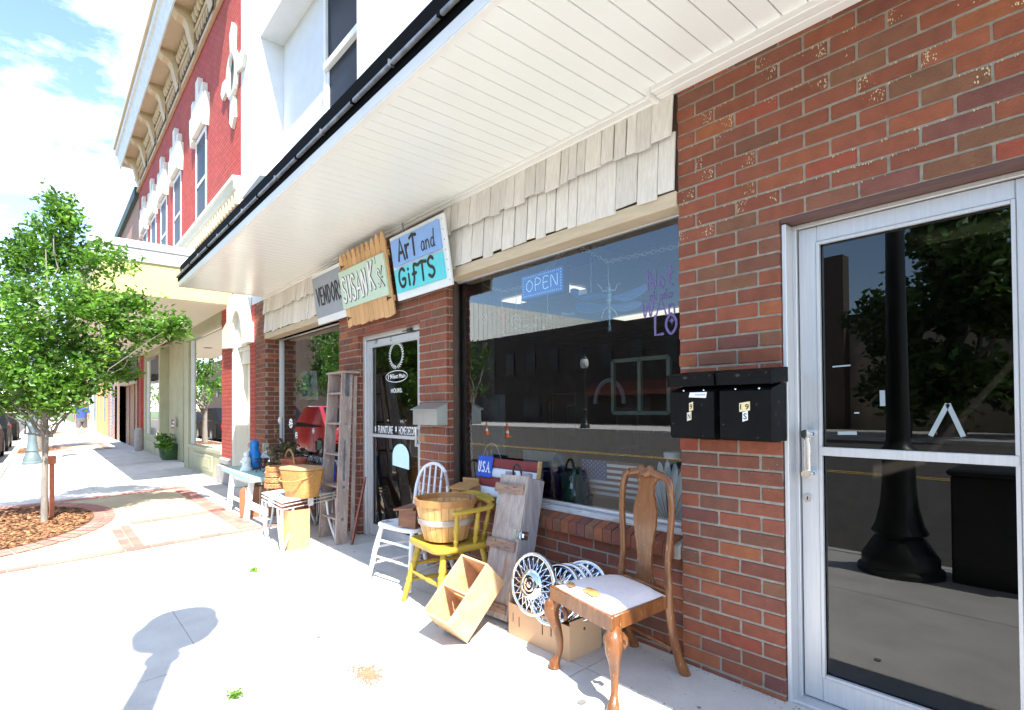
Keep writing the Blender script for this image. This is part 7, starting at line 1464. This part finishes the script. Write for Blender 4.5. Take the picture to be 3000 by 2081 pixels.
# scalloped white glass dish
sh = thing('scalloped_glass_dish', 'large white scalloped glass dish standing at the right end of the shelf', 'dish', (-1.8, .3, .6)); A, B_ = at(1904, 1526, .30), at(2000, 1340, .30); cx_ = (A.x+B_.x)/2+.02; cz_ = .60; b = MB(); n = 11
for k in range(n):
    a0, a1 = math.pi*(k/n), math.pi*((k+1)/n); am = (a0+a1)/2; P = [(.03*math.cos(am), 0, .0), (.16*math.cos(a0), -.01, .26*math.sin(a0)+.03), (.185*math.cos(a0+.06), -.012, .31*math.sin(a0+.06)+.03), (.195*math.cos(am), -.014, .33*math.sin(am)+.03), (.185*math.cos(a1-.06), -.012, .31*math.sin(a1-.06)+.03), (.16*math.cos(a1), -.01, .26*math.sin(a1)+.03)]
    P = [Vector(p)+Vector((cx_, .30, cz_)) for p in P]; m_i = sum(P, Vector())/6+Y*.03; b.add(P+[m_i], [(i, (i+1) % 6, 6) for i in range(6)])
b.build('dish', solid_glass('milky_glass', (.80, .86, .86), .85), sh, 30)
b = MB(); p = at(1970, 1332, .30); b.lathe([(.045, 0), (.05, .03), (.046, .034)], p-Z*.02, 18); tag(b.build('cream_bowl', m_decal, None, 40), 'small cream bowl behind the top of the scalloped dish', 'bowl'); 
b = MB(); b.box((p.x-.06, .33, .588), (p.x+.06, .45, p.z-.024)); tag(b.build('display_stand', m_ink), 'black stand under the cream bowl', 'stand')
b = MB(); A = at(1533, 1370, .5); B_ = at(1632, 1326, .5); b.box((A.x, .5, .588), (B_.x, .504, B_.z)); tag(b.build('paper_sheet', mat('kraft_paper', (.42, .40, .32), None)), 'beige paper sheet standing on the display shelf', 'paper')
b = MB(); A, B_ = at(1385, 1244, .45), at(1479, 1156, .45); b.box((A.x, .45, .60), (B_.x, .456, B_.z)); tag(b.build('clear_plate', solid_glass('clear_plate', (.25, .28, .28), .35)), 'upright clear glass panel at the left end of the shelf', 'glass panel')
b = MB(); A, B_ = at(1441, 1286, .30), at(1469, 1226, .30); rx_, rz_ = .12, .19; c = Vector((A.x, .30, .79)); P = [c+Vector((rx_*math.cos(2*math.pi*i/30), 0, rz_*math.sin(2*math.pi*i/30))) for i in range(30)]; b.tube(P, .004, 6, closed=True); og = thing('oval_plate', 'oval etched glass panel with frosted leaves at the left of the shelf', 'glass panel', (c.x, .3, .6)); b.build('rim', m_decal, og)
b = MB(); rnd = random.Random(3)
for k in range(14):
    A_ = rnd.uniform(0, 6.28); p = c+Vector((rx_*.5*rnd.uniform(-1, 1), 0, rz_*.75*rnd.uniform(-1, 1))); P = [p+Vector((.028*math.cos(A_+j)*(.5+.5*math.cos(j*1.0)), 0, .028*math.sin(A_+j))) for j in (0, .8, 1.6, 2.6, 3.6, 4.8)]; b.add(P, [tuple(range(6))])
b.build('etched_leaves', mat('frosted_etch', (.35, .42, .42), None, rough=.8), og)
# deeper in the room
wf = thing('old_window_frame', 'old pale green window frame hanging inside the shop', 'window frame', at(1880, 1120, 1.2)); A, B_ = at(1798, 1210, 1.2), at(1960, 1045, 1.2); m_pg = mat('pale_green_frame', (.20, .24, .17), None)
for (p0, p1) in (((A.x, A.z), (A.x, B_.z)), ((B_.x, A.z), (B_.x, B_.z)), ((A.x, A.z), (B_.x, A.z)), ((A.x, B_.z), (B_.x, B_.z)), (((A.x+B_.x)/2, A.z), ((A.x+B_.x)/2, B_.z))): b = MB(); b.bar((p0[0], 1.2, p0[1]), (p1[0], 1.2, p1[1]), .03, .03, upv=(0, 1, 0)); b.build('frame_bar', m_pg, wf)
b = MB(); A = at(1785, 1150, 1.4); rr = .16; P = [A+Vector((rr*math.cos(math.pi*i/14), 0, -.1+rr*1.3*math.sin(math.pi*i/14))) for i in range(15)]; b.tube(P, .02, 6); tag(b.build('arched_frame', mat('grey_arch', (.22, .24, .27), None)), 'small pale arched mirror frame inside the shop', 'frame')
rnd = random.Random(19)
for k in range(16):
    x = -7.8+k*.42+rnd.uniform(-.08, .08); y = rnd.uniform(2.2, 4.0); h = rnd.uniform(.6, 1.5); w_ = rnd.uniform(.12, .2); t = thing('shop_shelf', ('low', 'dark', 'narrow', 'broad')[k % 4]+' goods shelf number '+str(k+1)+' from the left inside the dim shop', 'shelf', (x, y, 0), 0, 'dim shelves inside the shop')
    t['label'] = 'dim goods shelf standing deep inside the dark shop'
    for j in range(3): b = MB(); z_ = h*(j+1)/3; b.box((x-w_, y-.12, z_), (x+w_, y+.12, z_+.02)); b.build('shelf_board', m_brown, t)
    b = MB(); b.box((x-w_-.02, y-.12, .01), (x-w_-.001, y+.12, h+.02)); b.build('upright', m_brown, t); b = MB(); b.box((x+w_+.001, y-.12, .01), (x+w_+.02, y+.12, h+.02)); b.build('upright', m_brown, t)
# left window goods
sx_ = lambda x, y: (600+x*.3133, 800+y*.3133)
b = MB(); P = [at(*sx_(*p), .5) for p in ((860, 920), (1045, 915), (1060, 1190), (985, 1190), (850, 1180))]; b.add(P, [tuple(range(5))]); tag(b.build('white_poster', m_decal), 'white paper poster behind the green shirt in the left window', 'poster')
b = MB(); P = [at(*sx_(*p), .46) for p in ((850, 935), (930, 925), (985, 960), (965, 1000), (975, 1060), (995, 1120), (1015, 1140), (950, 1165), (880, 1190), (860, 1100), (870, 1000), (848, 985))]; n = len(P); b.add(P+[p+Y*.01 for p in P], [tuple(range(n)), tuple(range(2*n-1, n-1, -1))]+[(i, (i+1) % n, n+(i+1) % n, n+i) for i in range(n)]); tag(b.build('green_shirt', mat('mint_shirt', (.22, .58, .40), (.15, .48, .32), scale=9, c3=(.5, .75, .6), s3=14, t3=.6)), 'mint green printed shirt hanging in the left window', 'shirt')
A, B_ = at(*sx_(850, 805), .6), at(*sx_(1000, 725), .6); hs = thing('wooden_plaque', 'grey wooden plaque reading HOME SWEET HOME in the left window', 'plaque', A); b = MB(); b.box((A.x, .6, A.z), (B_.x, .61, B_.z)); b.build('panel', mat('grey_plaque', (.22, .22, .19), None), hs)
for k, tx in enumerate(('HOME', 'SWEET', 'HOME')): hh = (B_.z-A.z)/3; type_text('lettering', tx, (A.x+(B_.x-A.x)*.3, .599, B_.z-(k+.85)*hh), X, Z, hh*.6, (B_.x-A.x)*.4, m_decal, hs)
b = MB(); A, B_ = at(838, 1275, .30), at(838, 1160, .30); b.tube([Vector((A.x, .30, .60)), Vector((A.x, .30, B_.z))], .022, 10); b.tube([Vector((A.x, .30, B_.z)), Vector((A.x, .30, B_.z+.15))], .003, 6); tag(b.build('green_wind_chime', mat('sage_tube', (.20, .28, .22), None), None, 40), 'tall sage green tube standing just inside the left window', 'ornament')
for k in range(8):
    px = 868+k*17; p = at(px, 1200, .42); hgt = (.10, .08, .13, .07, .09, .08, .10, .07)[k]; b = MB(); b.lathe([(.03, 0), (.035, .3*hgt), (.02, .6*hgt), (.026, .8*hgt), (0, hgt)], (p.x, .42, .586), 12)
    tag(b.build('figurine', mat('figurine_%s' % ('white', 'lilac', 'moss', 'pink', 'grey', 'cream', 'blue', 'rose')[k], ((.7, .7, .7), (.4, .28, .5), (.2, .3, .18), (.6, .35, .38), (.4, .45, .45), (.6, .55, .4), (.25, .35, .5), (.55, .25, .3))[k], None), None, 50), 'small %s figurine on the shelf in the left window' % ('white rabbit', 'lilac', 'moss green', 'pink', 'grey', 'cream', 'blue', 'rose')[k], 'figurine', 'figurines along the left window shelf')
